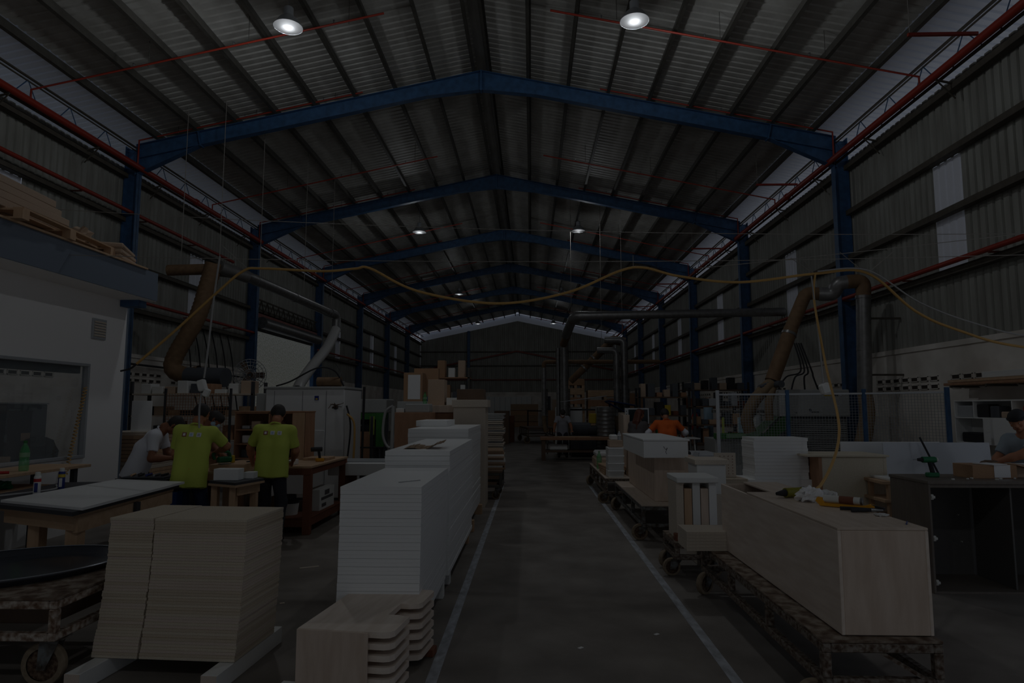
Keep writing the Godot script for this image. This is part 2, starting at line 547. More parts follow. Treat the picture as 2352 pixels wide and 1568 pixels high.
func setting() -> void:
	# ---- floor and its painted lane
	var fl := struct("floor")
	part(fl, "slab", MB.new().bb(XL - 0.2, XR + 0.2, -0.2, 0.0, ZB - 0.2, ZF + 0.1), "concrete")
	part(fl, "yard_apron", MB.new().bb(-40, 40, -0.25, -0.03, ZF + 0.1, 45), "yard")
	part(fl, "side_yard", MB.new().bb(-40, XL - 0.2, -0.25, -0.03, -75, ZF + 0.1), "yard")
	part(fl, "side_yard", MB.new().bb(XR + 0.2, 40, -0.25, -0.03, -75, ZF + 0.1), "yard")
	for x in [-0.635, 1.29]:
		var ln := struct("floor_marking")
		part(ln, "painted_line", MB.new().bb(x - 0.036, x + 0.036, 0.0, 0.002, -14.6, 1.0), "line_paint")
	# ---- roof
	var ce := struct("ceiling")
	for side in [-1.0, 1.0]:
		var dn := V(side, -SLOPE, 0).normalized()
		var up := V(side * SLOPE, 1, 0).normalized()
		var run := Vector2(1, SLOPE).length()
		for i in 9:
			var z1 := ZF - BAY * i
			var z0 := z1 - BAY
			var a := V(0, 0, 1)
			var o := V(XC + side * 0.12, roof_y(0.12), z0)
			var m: MB
			if side < 0: m = ribbed(o, a, BAY, dn, 8.13 * run, up, 0.207, 0.03)
			else: m = ribbed(o + a * BAY, -a, BAY, dn, 8.13 * run, up, 0.207, 0.03)
			part(ce, "roof_sheet", m, "roof_sheet")
			o = V(XC + side * 8.25, roof_y(8.25), z0)
			if side < 0: m = ribbed(o, a, BAY, dn, 2.4 * run, up, 0.207, 0.03)
			else: m = ribbed(o + a * BAY, -a, BAY, dn, 2.4 * run, up, 0.207, 0.03)
			part(ce, "translucent_roof_sheet", m, "translucent_sheet")
		for k in 9: # purlins
			var d := 0.17 + 1.01 * k
			var bs := Basis(Vector3(0, 0, 1), -side * atan(SLOPE))
			var c := V(XC + side * d, roof_y(d) - 0.11, (ZF + ZB) * 0.5)
			var pm := MB.new()
			pm.box(c, V(0.012, 0.2, ZF - ZB), bs)
			pm.box(c + bs * V(side * 0.035, 0.096, 0), V(0.07, 0.008, ZF - ZB), bs)
			pm.box(c + bs * V(side * 0.035, -0.096, 0), V(0.07, 0.008, ZF - ZB), bs)
			part(ce, "purlin", pm, "purlin")
	part(ce, "ridge_capping", MB.new().prism(PackedVector2Array([Vector2(-0.5, -0.03), Vector2(0, 0.075), Vector2(0.5, -0.03), Vector2(0, 0.085)]), ZF - ZB, Transform3D(Basis.IDENTITY, V(XC, SHEET + 0.02, ZB))), "roof_sheet")
	# ---- walls
	wall_side("wall_left", XL, -1.0)
	wall_side("wall_right", XR, 1.0)
	# far gable
	var wb := struct("wall_back")
	part(wb, "masonry", MB.new().bb(XL, XR, 0.0, 2.95, ZB - 0.15, ZB), "plaster")
	part(wb, "coping", MB.new().bb(XL, XR, 2.95, 3.1, ZB - 0.17, ZB + 0.03), "plaster")
	var gm := MB.new()
	var z := ZB - 0.03
	var n := 92
	for i in n:
		var x0 := XL + (XR - XL) * i / n
		var x1 := XL + (XR - XL) * (i + 1.0) / n
		var xa := lerpf(x0, x1, 0.6)
		var xb := lerpf(x0, x1, 0.92)
		var t := func(x: float) -> float: return 9.75 - SLOPE * absf(x - XC)
		gm.quad(V(x0, 3.1, z), V(xa, 3.1, z), V(xa, t.call(xa), z), V(x0, t.call(x0), z))
		gm.quad(V(xa, 3.1, z), V(xb, 3.1, z - 0.035), V(xb, t.call(xb), z - 0.035), V(xa, t.call(xa), z))
		gm.quad(V(xb, 3.1, z - 0.035), V(x1, 3.1, z), V(x1, t.call(x1), z), V(xb, t.call(xb), z - 0.035))
	part(wb, "cladding", gm, "cladding")
	var gp := MB.new().prism(PackedVector2Array([Vector2(XL, 7.78), Vector2(XC, 9.7), Vector2(XR, 7.78), Vector2(XR, roof_y(HALF)), Vector2(XC, SHEET), Vector2(XL, roof_y(HALF))]), 0.02, Transform3D(Basis.IDENTITY, V(0, 0, ZB - 0.3)))
	part(wb, "translucent_gable_strip", gp, "translucent_sheet")
	for y in [4.25, 5.55, 6.85]:
		part(wb, "girt", MB.new().bb(XL, XR, y - 0.05, y + 0.05, ZB, ZB + 0.08), "red_paint" if y < 5 else "girt")
	for x in [-5.8, 3.3]:
		part(wb, "gable_post", MB.new().bb(x - 0.12, x + 0.12, 0, 9.75 - SLOPE * absf(x - XC), ZB + 0.02, ZB + 0.25), "navy")
	var inv := MB.new()
	inv.bar(V(XL, 5.1, ZB + 0.12), V(-1.3, 6.9, ZB + 0.12), 0.08, 0.14)
	inv.bar(V(-1.3, 6.9, ZB + 0.12), V(XR, 5.1, ZB + 0.12), 0.08, 0.14)
	part(wb, "old_roof_flashing", inv, "red_paint")
	# front gable round the wide opening behind the camera
	var wf := struct("wall_front")
	part(wf, "pier", MB.new().bb(XL, XL + 1.2, 0, 8.2, ZF, ZF + 0.15), "cladding")
	part(wf, "pier", MB.new().bb(XR - 1.2, XR, 0, 8.2, ZF, ZF + 0.15), "cladding")
	part(wf, "gable_sheet", MB.new().prism(PackedVector2Array([Vector2(XL, 2.9), Vector2(XR, 2.9), Vector2(XR, roof_y(HALF)), Vector2(XC, SHEET), Vector2(XL, roof_y(HALF))]), 0.05, Transform3D(Basis.IDENTITY, V(0, 0, ZF))), "cladding")
	# ---- portal frames
	for i in 9:
		portal(ZF - BAY * i)

func wall_side(called: String, x: float, s: float) -> void:
	var w := struct(called)
	var th := 0.15
	# masonry, with a doorway on one side
	var left := s < 0
	var door0 := -23.6
	var door1 := -30.4
	if left:
		part(w, "masonry", MB.new().bb(x - th, x, 0, 3.1, door0, ZF), "plaster")
		part(w, "masonry", MB.new().bb(x - th, x, 0, 3.1, ZB, door1), "plaster")
	else:
		part(w, "masonry", MB.new().bb(x, x + th, 0, 2.95, ZB, DOOR_A), "plaster")
		part(w, "masonry", MB.new().bb(x, x + th, 0, 2.95, DOOR_B, ZF), "plaster")
	var y0 := 3.1 if left else 2.95
	part(w, "masonry_ledge", MB.new().bb(x - 0.05 if left else x - 0.03, x + 0.03 if left else x + 0.05, y0 - 0.1, y0, door0 if left else ZB, ZF if left else DOOR_A), "plaster")
	var up := V(s, 0, 0)
	for i in 9:
		var z1 := ZF - BAY * i
		var z0 := z1 - BAY
		var zc := (z0 + z1) * 0.5
		var has_win := not (left and i == 4)
		var wh := 0.42
		if not left and i < 2: # the loading door in the shelf side wall, beside the camera
			clad(w, x, s, maxf(z0, DOOR_A), minf(z1, DOOR_B), 5.2, 7.8)
			if z0 < DOOR_A: clad(w, x, s, z0, DOOR_A, y0, 7.8)
			if z1 > DOOR_B: clad(w, x, s, DOOR_B, z1, y0, 7.8)
		elif i == 8 or not has_win:
			clad(w, x, s, z0, z1, 5.0 if not has_win else y0, 7.8)
			if not has_win:
				clad(w, x, s, door0, z1, y0, 5.0)
				clad(w, x, s, z0, door1, y0, 5.0)
		else:
			clad(w, x, s, z0, zc - wh, y0, 7.8)
			clad(w, x, s, zc + wh, z1, y0, 7.8)
			clad(w, x, s, zc - wh, zc + wh, y0, 4.28)
			clad(w, x, s, zc - wh, zc + wh, 6.36, 7.8)
			var wn := struct("window")
			part(wn, "translucent_pane", ribbed(V(x + s * 0.01, 4.28, zc + wh if left else zc - wh), V(0, 0, -1) if left else V(0, 0, 1), wh * 2, V(0, 1, 0), 2.08, up, 0.21, 0.02), "translucent_panel")
			part(wn, "lower_flashing", MB.new().bb(x - 0.03, x + 0.03, 4.22, 4.28, zc - wh - 0.05, zc + wh + 0.05), "galvanised")
		for y in [4.2, 5.33, 6.42, 7.55]:
			if not has_win and y < 5: continue
			if not left and i < 2 and y < 6: continue
			var gm := MB.new()
			gm.bb(x - s * 0.02, x - s * 0.17, y + 0.05, y + 0.06, z0 + 0.15, z1 - 0.15)
			gm.bb(x - s * 0.02, x - s * 0.17, y - 0.06, y - 0.05, z0 + 0.15, z1 - 0.15)
			gm.bb(x - s * 0.16, x - s * 0.17, y - 0.06, y + 0.06, z0 + 0.15, z1 - 0.15)
			part(w, "girt", gm, "girt")

func clad(w: Node3D, x: float, s: float, z0: float, z1: float, ya: float, yb: float) -> void:
	if absf(z1 - z0) < 0.01: return
	var za := minf(z0, z1)
	var zb := maxf(z0, z1)
	var up := V(s, 0, 0)
	if s < 0: part(w, "cladding_sheet", ribbed(V(x, ya, zb), V(0, 0, -1), zb - za, V(0, 1, 0), yb - ya, up, 0.19, 0.035), "cladding")
	else: part(w, "cladding_sheet", ribbed(V(x, ya, za), V(0, 0, 1), zb - za, V(0, 1, 0), yb - ya, up, 0.19, 0.035), "cladding")

# one steel frame: two columns and two haunched rafters
func portal(z: float) -> void:
	for s in [-1.0, 1.0]:
		var x := XL if s < 0 else XR
		var cn := struct("steel_column")
		var xi: float = x - s * 0.36
		var xo: float = x - s * 0.02
		part(cn, "flange", MB.new().bb(xi, xi + s * 0.014, 0, 8.3, z - 0.1, z + 0.1), "navy")
		part(cn, "flange", MB.new().bb(xo, xo - s * 0.014, 0, 8.35, z - 0.1, z + 0.1), "navy")
		part(cn, "web", MB.new().bb(xi, xo, 0, 8.3, z - 0.006, z + 0.006), "navy")
		part(cn, "base_plate", MB.new().bb(xi - 0.06, xo + 0.02, 0, 0.025, z - 0.16, z + 0.16), "navy")
		var rn := struct("roof_beam")
		var top := func(d: float) -> float: return 10.25 - SLOPE * d
		var dp := func(d: float) -> float:
			if d < 1.4: return lerpf(0.5, 0.36, d / 1.4)
			if d > 7.2: return lerpf(0.36, 0.78, (d - 7.2) / 1.6)
			return 0.36
		var ds := [0.0, 1.4, 7.2, 8.8]
		var poly := PackedVector2Array()
		for d in ds: poly.append(Vector2(XC + s * d, top.call(d)))
		for k in 4:
			var d: float = ds[3 - k]
			poly.append(Vector2(XC + s * d, top.call(d) - dp.call(d)))
		part(rn, "web", MB.new().prism(poly, 0.012, Transform3D(Basis.IDENTITY, V(0, 0, z - 0.006))), "navy")
		var fl := MB.new()
		fl.bar(V(XC, top.call(0.0), z), V(XC + s * 8.8, top.call(8.8), z), 0.18, 0.014)
		part(rn, "top_flange", fl, "navy")
		for k in 3:
			var da: float = ds[k]
			var db: float = ds[k + 1]
			part(rn, "bottom_flange", MB.new().bar(V(XC + s * da, top.call(da) - dp.call(da), z), V(XC + s * db, top.call(db) - dp.call(db), z), 0.18, 0.014), "navy")
		if 1.4 < 7.2: # haunch: the straight flange goes on above the haunch flange
			part(rn, "haunch_rib", MB.new().bar(V(XC + s * 7.2, top.call(7.2) - 0.36, z), V(XC + s * 8.8, top.call(8.8) - 0.36, z), 0.16, 0.012), "navy")
			part(rn, "splice_plate", MB.new().box(V(XC + s * 7.2, top.call(7.2) - 0.18, z), V(0.03, 0.42, 0.19), Basis(Vector3.BACK, -s * atan(SLOPE))), "navy")
		part(rn, "end_plate", MB.new().bb(XC + s * 8.78, XC + s * 8.81, top.call(8.8) - 0.8, top.call(8.8), z - 0.1, z + 0.1), "navy")
		part(rn, "apex_plate", MB.new().bb(XC, XC + s * 0.02, 9.72, 10.26, z - 0.1, z + 0.1), "navy")

# ------------------------------------------------ lamps, pipes, lattices, ducts, hoses
func lathe_prof(a: Array) -> PackedVector2Array:
	var p := PackedVector2Array()
	for q in a: p.append(Vector2(q[0], q[1]))
	return p

func high_bay(x: float, y: float, z: float, on: float, label: String, bright: bool) -> void:
	var t := thing("high_bay_lamp", label, "ceiling lamp", V(x, y, z), 0, "high bay lamps under the roof")
	var top := roof_y(absf(x - XC)) - 0.2 - y
	part(t, "reflector", MB.new().lathe(lathe_prof([[0.255, 0.0], [0.25, 0.02], [0.16, 0.15], [0.09, 0.21], [0.0, 0.22]]), Vector3.ZERO, 28), "lamp_shade")
	part(t, "housing", MB.new().lathe(lathe_prof([[0.0, 0.2], [0.085, 0.2], [0.085, 0.36], [0.06, 0.38], [0.0, 0.38]]), Vector3.ZERO, 18), "lamp_shade")
	part(t, "lens", MB.new().lathe(lathe_prof([[0.0, -0.03], [0.12, -0.022], [0.21, -0.006], [0.256, 0.001]]), Vector3.ZERO, 28), "lamp_glow" if bright else "lamp_glow_dim")
	part(t, "hanger", MB.new().rod(V(0, 0.37, 0), V(0, top, 0), 0.008, 6), "steel")
	var l := OmniLight3D.new()
	l.name = "lamp_light"
	l.position = V(0, -0.075, 0)
	l.light_energy = on
	l.light_color = Color(0.96, 0.98, 1.0)
	l.light_size = 0.13
	l.omni_range = 90.0
	l.omni_attenuation = 2.0
	l.shadow_enabled = true
	t.add_child(l, true)

func services() -> void:
	var zs := [3.0, -11.0, -24.85, -38.95, -53.0]
	var near := ["one behind the first ridge bay", "lit", "smaller", "tiny", "last"]
	for i in zs.size():
		for s in [-1.0, 1.0]:
			var where := "on the office side of the ridge" if s < 0 else "on the wall shelf side of the ridge"
			high_bay(XC + s * 3.1, 8.52, zs[i], LAMP * [1.0, 1.0, 0.45, 0.3, 0.3][i], "round high bay lamp, row %s, hung %s" % [["one", "two", "three", "four", "five"][i], where], i < 2)
	# ---- sprinkler branches under the roof
	var idx := 0
	for i in 17:
		var z := ZF - BAY * 0.5 * (i + 1) - (0.0 if i % 2 == 0 else -0.16)
		var on_frame := i % 2 == 1
		for s in [-1.0, 1.0]:
			var d0 := 3.0 if on_frame else 1.65
			var drop := 0.17 if on_frame else 0.62
			var a := V(XC + s * d0, roof_y(d0) - drop, z)
			var b := V(XC + s * 8.7, roof_y(8.7) - drop, z)
			var t := thing("sprinkler_pipe", "thin red sprinkler branch pipe slung under the roof sheets", "pipe", Vector3.ZERO, 0, "red sprinkler branch pipes under the roof")
			part(t, "pipe", MB.new().tube(PackedVector3Array([a, b, V(b.x, 7.75, z)]), 0.022, 6), "red_pipe")
			for k in 3:
				var d := d0 + 1.0 + k * 2.0
				var p := V(XC + s * d, roof_y(d) - drop, z)
				part(t, "sprinkler_head", MB.new().rod(p, p + V(0, 0.07, 0), 0.012, 6).box(p + V(0, 0.08, 0), V(0.035, 0.012, 0.035)), "steel")
				part(t, "clip_hanger", MB.new().rod(p + V(0.3, 0, 0), V(p.x + 0.3, roof_y(absf(p.x + 0.3 - XC)) - 0.02, z), 0.006, 5), "purlin")
	# ---- red mains, lattice girders and conduits along the side walls
	for s in [-1.0, 1.0]:
		var xw := XL if s < 0 else XR
		var side := "above the office" if s < 0 else "above the vent slots"
		var t := thing("sprinkler_main", "thick red sprinkler main running under the eaves %s" % side, "pipe")
		var xm: float = xw - s * 0.452
		part(t, "pipe", MB.new().rod(V(xm, 7.72, ZF - 0.5), V(xm, 7.82, ZB + 0.3), 0.075, 12), "red_pipe")
		for i in 24:
			var z := 4.0 - i * 2.6
			part(t, "pipe_bracket", MB.new().bar(V(xm, 7.66, z), V(xw - s * 0.12, 7.58, z), 0.03, 0.03).bar(V(xm, 7.66, z), V(xw - s * 0.12, 7.3, z), 0.02, 0.02), "girt")
			if i % 4 == 1: part(t, "coupling", MB.new().rod(V(xm, 7.72 + (ZF - z) * 0.0015, z + 0.9), V(xm, 7.72 + (ZF - z) * 0.0015, z + 0.78), 0.095, 12), "red_pipe")
		var lt := thing("lattice_girder", "light steel lattice girder with zigzag bars under the eaves %s" % side, "girder")
		var xl: float = xw - s * 0.3
		part(lt, "top_chord", MB.new().bar(V(xl, 8.3, ZF - 0.5), V(xl, 8.3, ZB + 0.3), 0.05, 0.03).bar(V(xl, 8.22, ZF - 0.5), V(xl, 8.22, ZB + 0.3), 0.03, 0.02), "girt")
		part(lt, "bottom_chord", MB.new().bar(V(xl, 7.72, ZF - 0.5), V(xl, 7.72, ZB + 0.3), 0.05, 0.04), "girt")
		for i in 54:
			var z := 4.6 - i * 1.2
			var fm := MB.new()
			fm.rod(V(xl, 8.24, z), V(xl, 7.74, z - 0.35), 0.011, 5)
			fm.rod(V(xl, 8.24, z), V(xl, 7.74, z + 0.42), 0.011, 5)
			part(lt, "zigzag_bar", fm, "navy")
	# conduits
	var conduits := [[XL + 0.28, 4.42, "low on the wall over the office side masonry", 0.045, 2.0, -23.3], [XL + 0.28, 4.42, "past the bright doorway", 0.045, -30.5, -60.0], [XL + 0.26, 6.62, "along the window heads on the office side", 0.05, 2.0, -21.5], [XR - 0.3, 4.32, "along the window sills above the vent slots", 0.05, -7.3, -60.0]]
	for c in conduits:
		var t := thing("red_conduit", "red painted pipe run %s" % c[2], "pipe")
		var x: float = c[0]
		part(t, "pipe", MB.new().rod(V(x, c[1], c[4]), V(x, c[1], c[5]), c[3], 8), "red_pipe")
		var z: float = c[4] - 1.0
		var xw: float = XL if x < 0 else XR
		while z > c[5]:
			part(t, "pipe_bracket", MB.new().bar(V(x, c[1] - 0.05, z), V(xw, c[1] - 0.05, z), 0.03, 0.03), "red_paint")
			z -= 2.5
	# red angle that hangs by a wire under the lane side roof, one per bay
	for i in 6:
		var z := -10.6 - BAY * i
		var t := thing("hanging_bracket", "short red steel bar hung level by a wire near the lane side eaves", "bracket", V(XR - 0.35, 7.95, z), 0, "short red bars hung near the lane side eaves")
		part(t, "bar", MB.new().bar(V(0, 0, 0), V(-1.15, 0, 0), 0.05, 0.05), "red_pipe")
		part(t, "hanger_wire", MB.new().rod(V(-1.12, 0, 0), V(-1.12, roof_y(absf(XR - 0.35 - 1.12 - XC)) - 7.97, 0), 0.006, 5), "wire_thin")
	ducts()
	hoses()

func collar(t: Node3D, a: Vector3, b: Vector3, f: float, r: float, m := "galvanised") -> void:
	var d := (b - a).normalized()
	var p := a.lerp(b, f)
	part(t, "duct_collar", MB.new().rod(p - d * 0.03, p + d * 0.03, r, 20), m)

func flex(pts: Array, r: float, pitch := 0.06) -> MB: # ribbed flexible hose
	var p := path(pts, 10)
	var total := 0.0
	for i in p.size() - 1: total += p[i].distance_to(p[i + 1])
	var k := int(total / pitch) * 2
	var m := MB.new()
	var res := PackedVector3Array()
	var cur := Curve3D.new()
	for q in p: cur.add_point(q)
	for i in k + 1: res.append(cur.sample_baked(total * i / k))
	var t0 := (res[1] - res[0]).normalized()
	var x := t0.cross(Vector3.UP if absf(t0.y) < 0.9 else Vector3.RIGHT).normalized()
	var prev := -1
	for i in res.size():
		var t := (res[mini(i + 1, k)] - res[maxi(i - 1, 0)]).normalized()
		x = (x - t * x.dot(t)).normalized()
		var at := m.v.size()
		m.ring(res[i], x, t.cross(x), r * (1.0 if i % 2 == 0 else 0.93), 16)
		if prev >= 0: m.stitch(prev, at, 16)
		prev = at
	return m

func ducts() -> void:
	# lane side, in front of the meshed machine
	var t := thing("dust_duct", "galvanised dust duct standing by the vent slots with a swan neck top", "duct")
	var z := -14.0
	part(t, "riser", MB.new().rod(V(7.02, 1.95, z), V(7.1, 4.1, z), 0.145, 24), "galvanised")
	for yy in [2.4, 3.6]: part(t, "wall_strap", MB.new().bar(V(7.1, yy, z), V(XR, yy, z), 0.04, 0.04), "girt")
	part(t, "elbow", MB.new().tube(bend([V(7.1, 4.05, z), V(7.12, 4.42, z), V(6.78, 4.40, z - 0.05)], 0.3, 10), 0.15, 24), "dusty_duct")
	part(t, "swan_neck", MB.new().tube(bend([V(6.8, 4.40, z - 0.05), V(6.62, 4.38, z - 0.1), V(6.58, 4.16, z - 0.2), V(6.3, 4.18, z - 0.3)], 0.2, 10), 0.15, 24), "galvanised")
	part(t, "cross_run", MB.new().tube(bend([V(6.34, 4.18, z - 0.3), V(6.02, 4.22, z - 0.3), V(5.55, 3.25, z - 0.2)], 0.25, 10), 0.14, 24), "dusty_duct")
	part(t, "slanting_run", MB.new().rod(V(5.62, 3.4, z - 0.2), V(5.1, 2.27, z), 0.15, 24), "dusty_duct")
	collar(t, V(7.02, 1.95, z), V(7.1, 4.1, z), 0.98, 0.158)
	collar(t, V(7.02, 1.95, z), V(7.1, 4.1, z), 0.46, 0.152)
	collar(t, V(5.62, 3.4, z - 0.2), V(5.1, 2.27, z), 0.1, 0.16)
	part(t, "flexible_hose", flex([V(7.02, 2.0, z), V(6.9, 1.6, z + 0.3), V(6.5, 1.1, z + 0.9), V(6.3, 0.8, z + 1.1)], 0.15), "flex_hose")
	part(t, "branch_hose", flex([V(5.1, 2.25, z), V(4.75, 1.9, z), V(4.55, 1.5, z), V(4.6, 1.2, z)], 0.13), "flex_hose")
	part(t, "branch_hose", flex([V(5.12, 2.2, z), V(4.98, 1.8, z + 0.1), V(4.98, 1.45, z + 0.1)], 0.09), "flex_hose")
	part(t, "blast_gate", MB.new().box(V(5.0, 2.18, z), V(0.35, 0.16, 0.2), Basis(Vector3.BACK, 0.5), 0.02).rod(V(5.16, 2.2, z + 0.1), V(5.2, 2.2, z + 0.26), 0.075, 16), "machine_dark")
	# the long level duct across the lane side
	t = thing("dust_duct", "long level galvanised duct crossing from the lane side wall to the machine risers", "duct")
	z = -20.0
	part(t, "level_run", MB.new().rod(V(1.6, 4.52, z), V(7.75, 4.62, z), 0.13, 24), "galvanised")
	part(t, "elbow", MB.new().tube(bend([V(1.75, 4.52, z), V(1.33, 4.52, z), V(1.15, 4.1, z - 1.6)], 0.35, 10), 0.145, 24), "galvanised")
	part(t, "slanting_run", MB.new().rod(V(1.3, 4.45, z - 0.2), V(1.2, 4.02, z - 4.0), 0.135, 24), "dusty_duct")
	for f in [0.1, 0.35, 0.62, 0.9]: collar(t, V(1.6, 4.52, z), V(7.75, 4.62, z), f, 0.14)
	# risers over the far machines
	var risers := [[1.22, 4.1, 0.15, "thickest galvanised riser"], [1.0, 3.9, 0.075, "thin riser close behind the thickest riser"], [3.17, 3.5, 0.12, "short bent riser before the grey cyclone drum"], [3.47, 3.9, 0.13, "tall bent riser near the blue sheet"], [0.48, 3.2, 0.09, "thin outlying riser with a bent head"]]
	for i in risers.size():
		var r = risers[i]
		t = thing("duct_riser", "%s over the far machines" % r[3], "duct")
		var zz := -24.0 - i * 0.15
		var x: float = r[0]
		var rr: float = r[2]
		part(t, "riser", MB.new().rod(V(x, 1.4, zz), V(x, r[1], zz), rr, 18), "galvanised")
		part(t, "floor_post", MB.new().rod(V(x + rr + 0.03, 0, zz), V(x + rr + 0.03, 2.4, zz), 0.03, 6), "grey_steel")
		for f in [0.15, 0.5, 0.9]: collar(t, V(x, 1.4, zz), V(x, r[1], zz), f, rr + 0.012)
		part(t, "flexible_tail", flex([V(x, 1.42, zz), V(x + 0.02, 1.1, zz), V(x + 0.08, 0.8, zz)], rr * 0.95), "flex_hose")
		if i == 2 or i == 3:
			part(t, "bent_head", MB.new().tube(bend([V(x, r[1] - 0.05, zz), V(x, r[1] + 0.32, zz), V(x - 0.7, r[1] + 0.34, zz - 0.1)], 0.3, 8), rr, 16), "galvanised")
		if i == 4:
			part(t, "bent_head", MB.new().tube(bend([V(x, r[1] - 0.05, zz), V(x, r[1] + 0.22, zz), V(x + 4.4, r[1] + 0.24, zz - 0.3)], 0.25, 8), 0.08, 14), "dusty_duct")
	t = thing("dust_duct", "slanting ringed duct rising between the risers over the far machines", "duct")
	part(t, "slanting_run", MB.new().rod(V(1.5, 2.7, -25.0), V(3.0, 4.15, -25.0), 0.13, 18, 0.15), "dusty_duct")
	for f in [0.35, 0.6, 0.8]: collar(t, V(1.5, 2.7, -25.0), V(3.0, 4.15, -25.0), f, 0.17)
	for q in [V(1.55, 2.75, -25.0), V(2.7, 3.85, -25.0), V(3.5, 4.2, -25.0)]: part(t, "hanger_rod", MB.new().rod(q, V(q.x, roof_y(absf(q.x - XC)), q.z), 0.008, 5), "wire_thin")
	part(t, "outlet_head", MB.new().tube(bend([V(2.95, 4.1, -25.0), V(3.1, 4.3, -25.0), V(3.6, 4.2, -25.0)], 0.2, 8), 0.17, 18), "dusty_duct")
	# office side
	t = thing("dust_duct", "galvanised duct beside the office running over the bright doorway", "duct")
	part(t, "level_run", MB.new().tube(bend([V(-7.75, 5.0, -15.2), V(-7.1, 4.98, -15.6), V(-6.42, 4.72, -21.0)], 0.6, 10), 0.13, 22), "galvanised")
	part(t, "elbow", MB.new().tube(bend([V(-6.45, 4.75, -20.6), V(-6.38, 4.72, -21.1), V(-6.36, 4.2, -21.0)], 0.35, 10), 0.14, 22), "galvanised")
	for f in [0.12, 0.5, 0.9]: collar(t, V(-7.1, 4.98, -15.6), V(-6.42, 4.72, -21.0), f, 0.142)
	part(t, "flexible_tail", flex([V(-6.36, 4.25, -21.0), V(-6.45, 3.6, -20.4), V(-6.6, 3.0, -19.6), V(-6.75, 2.45, -19.0), V(-6.7, 2.2, -18.6)], 0.16, 0.09), "plastic_wrap")
	for f in [0.15, 0.6, 0.95]:
		var hp := V(-7.1, 4.98, -15.6).lerp(V(-6.42, 4.72, -21.0), f)
		part(t, "hanger_rod", MB.new().rod(hp, V(hp.x, roof_y(absf(hp.x - XC)), hp.z), 0.008, 5), "wire_thin")
	t = thing("dust_duct", "dusty brown hose duct dropping slantwise to the shelves beside the office", "duct")
	for q in [V(-8.3, 4.95, -15.0), V(-7.4, 5.0, -15.05)]: part(t, "hanger_rod", MB.new().rod(q, V(q.x, roof_y(absf(q.x - XC)), q.z), 0.008, 5), "wire_thin")
	part(t, "stub", MB.new().rod(V(-8.6, 4.95, -15.0), V(-7.35, 5.0, -15.1), 0.13, 20), "dusty_duct")
	part(t, "galvanised_stub", MB.new().rod(V(-7.35, 5.02, -15.0), V(-6.95, 4.9, -15.6), 0.15, 20), "galvanised")
	part(t, "drop_hose", flex([V(-7.5, 5.1, -15.0), V(-7.65, 4.5, -15.0), V(-7.85, 3.8, -15.0), V(-8.3, 2.95, -15.0), V(-8.35, 2.6, -15.0), V(-8.0, 2.45, -15.0), V(-7.7, 2.5, -15.0)], 0.2, 0.1), "dusty_duct")
	part(t, "muffled_end", MB.new().rod(V(-8.0, 2.45, -15.0), V(-7.0, 2.4, -14.8), 0.2, 16, 0.22), "machine_dark")

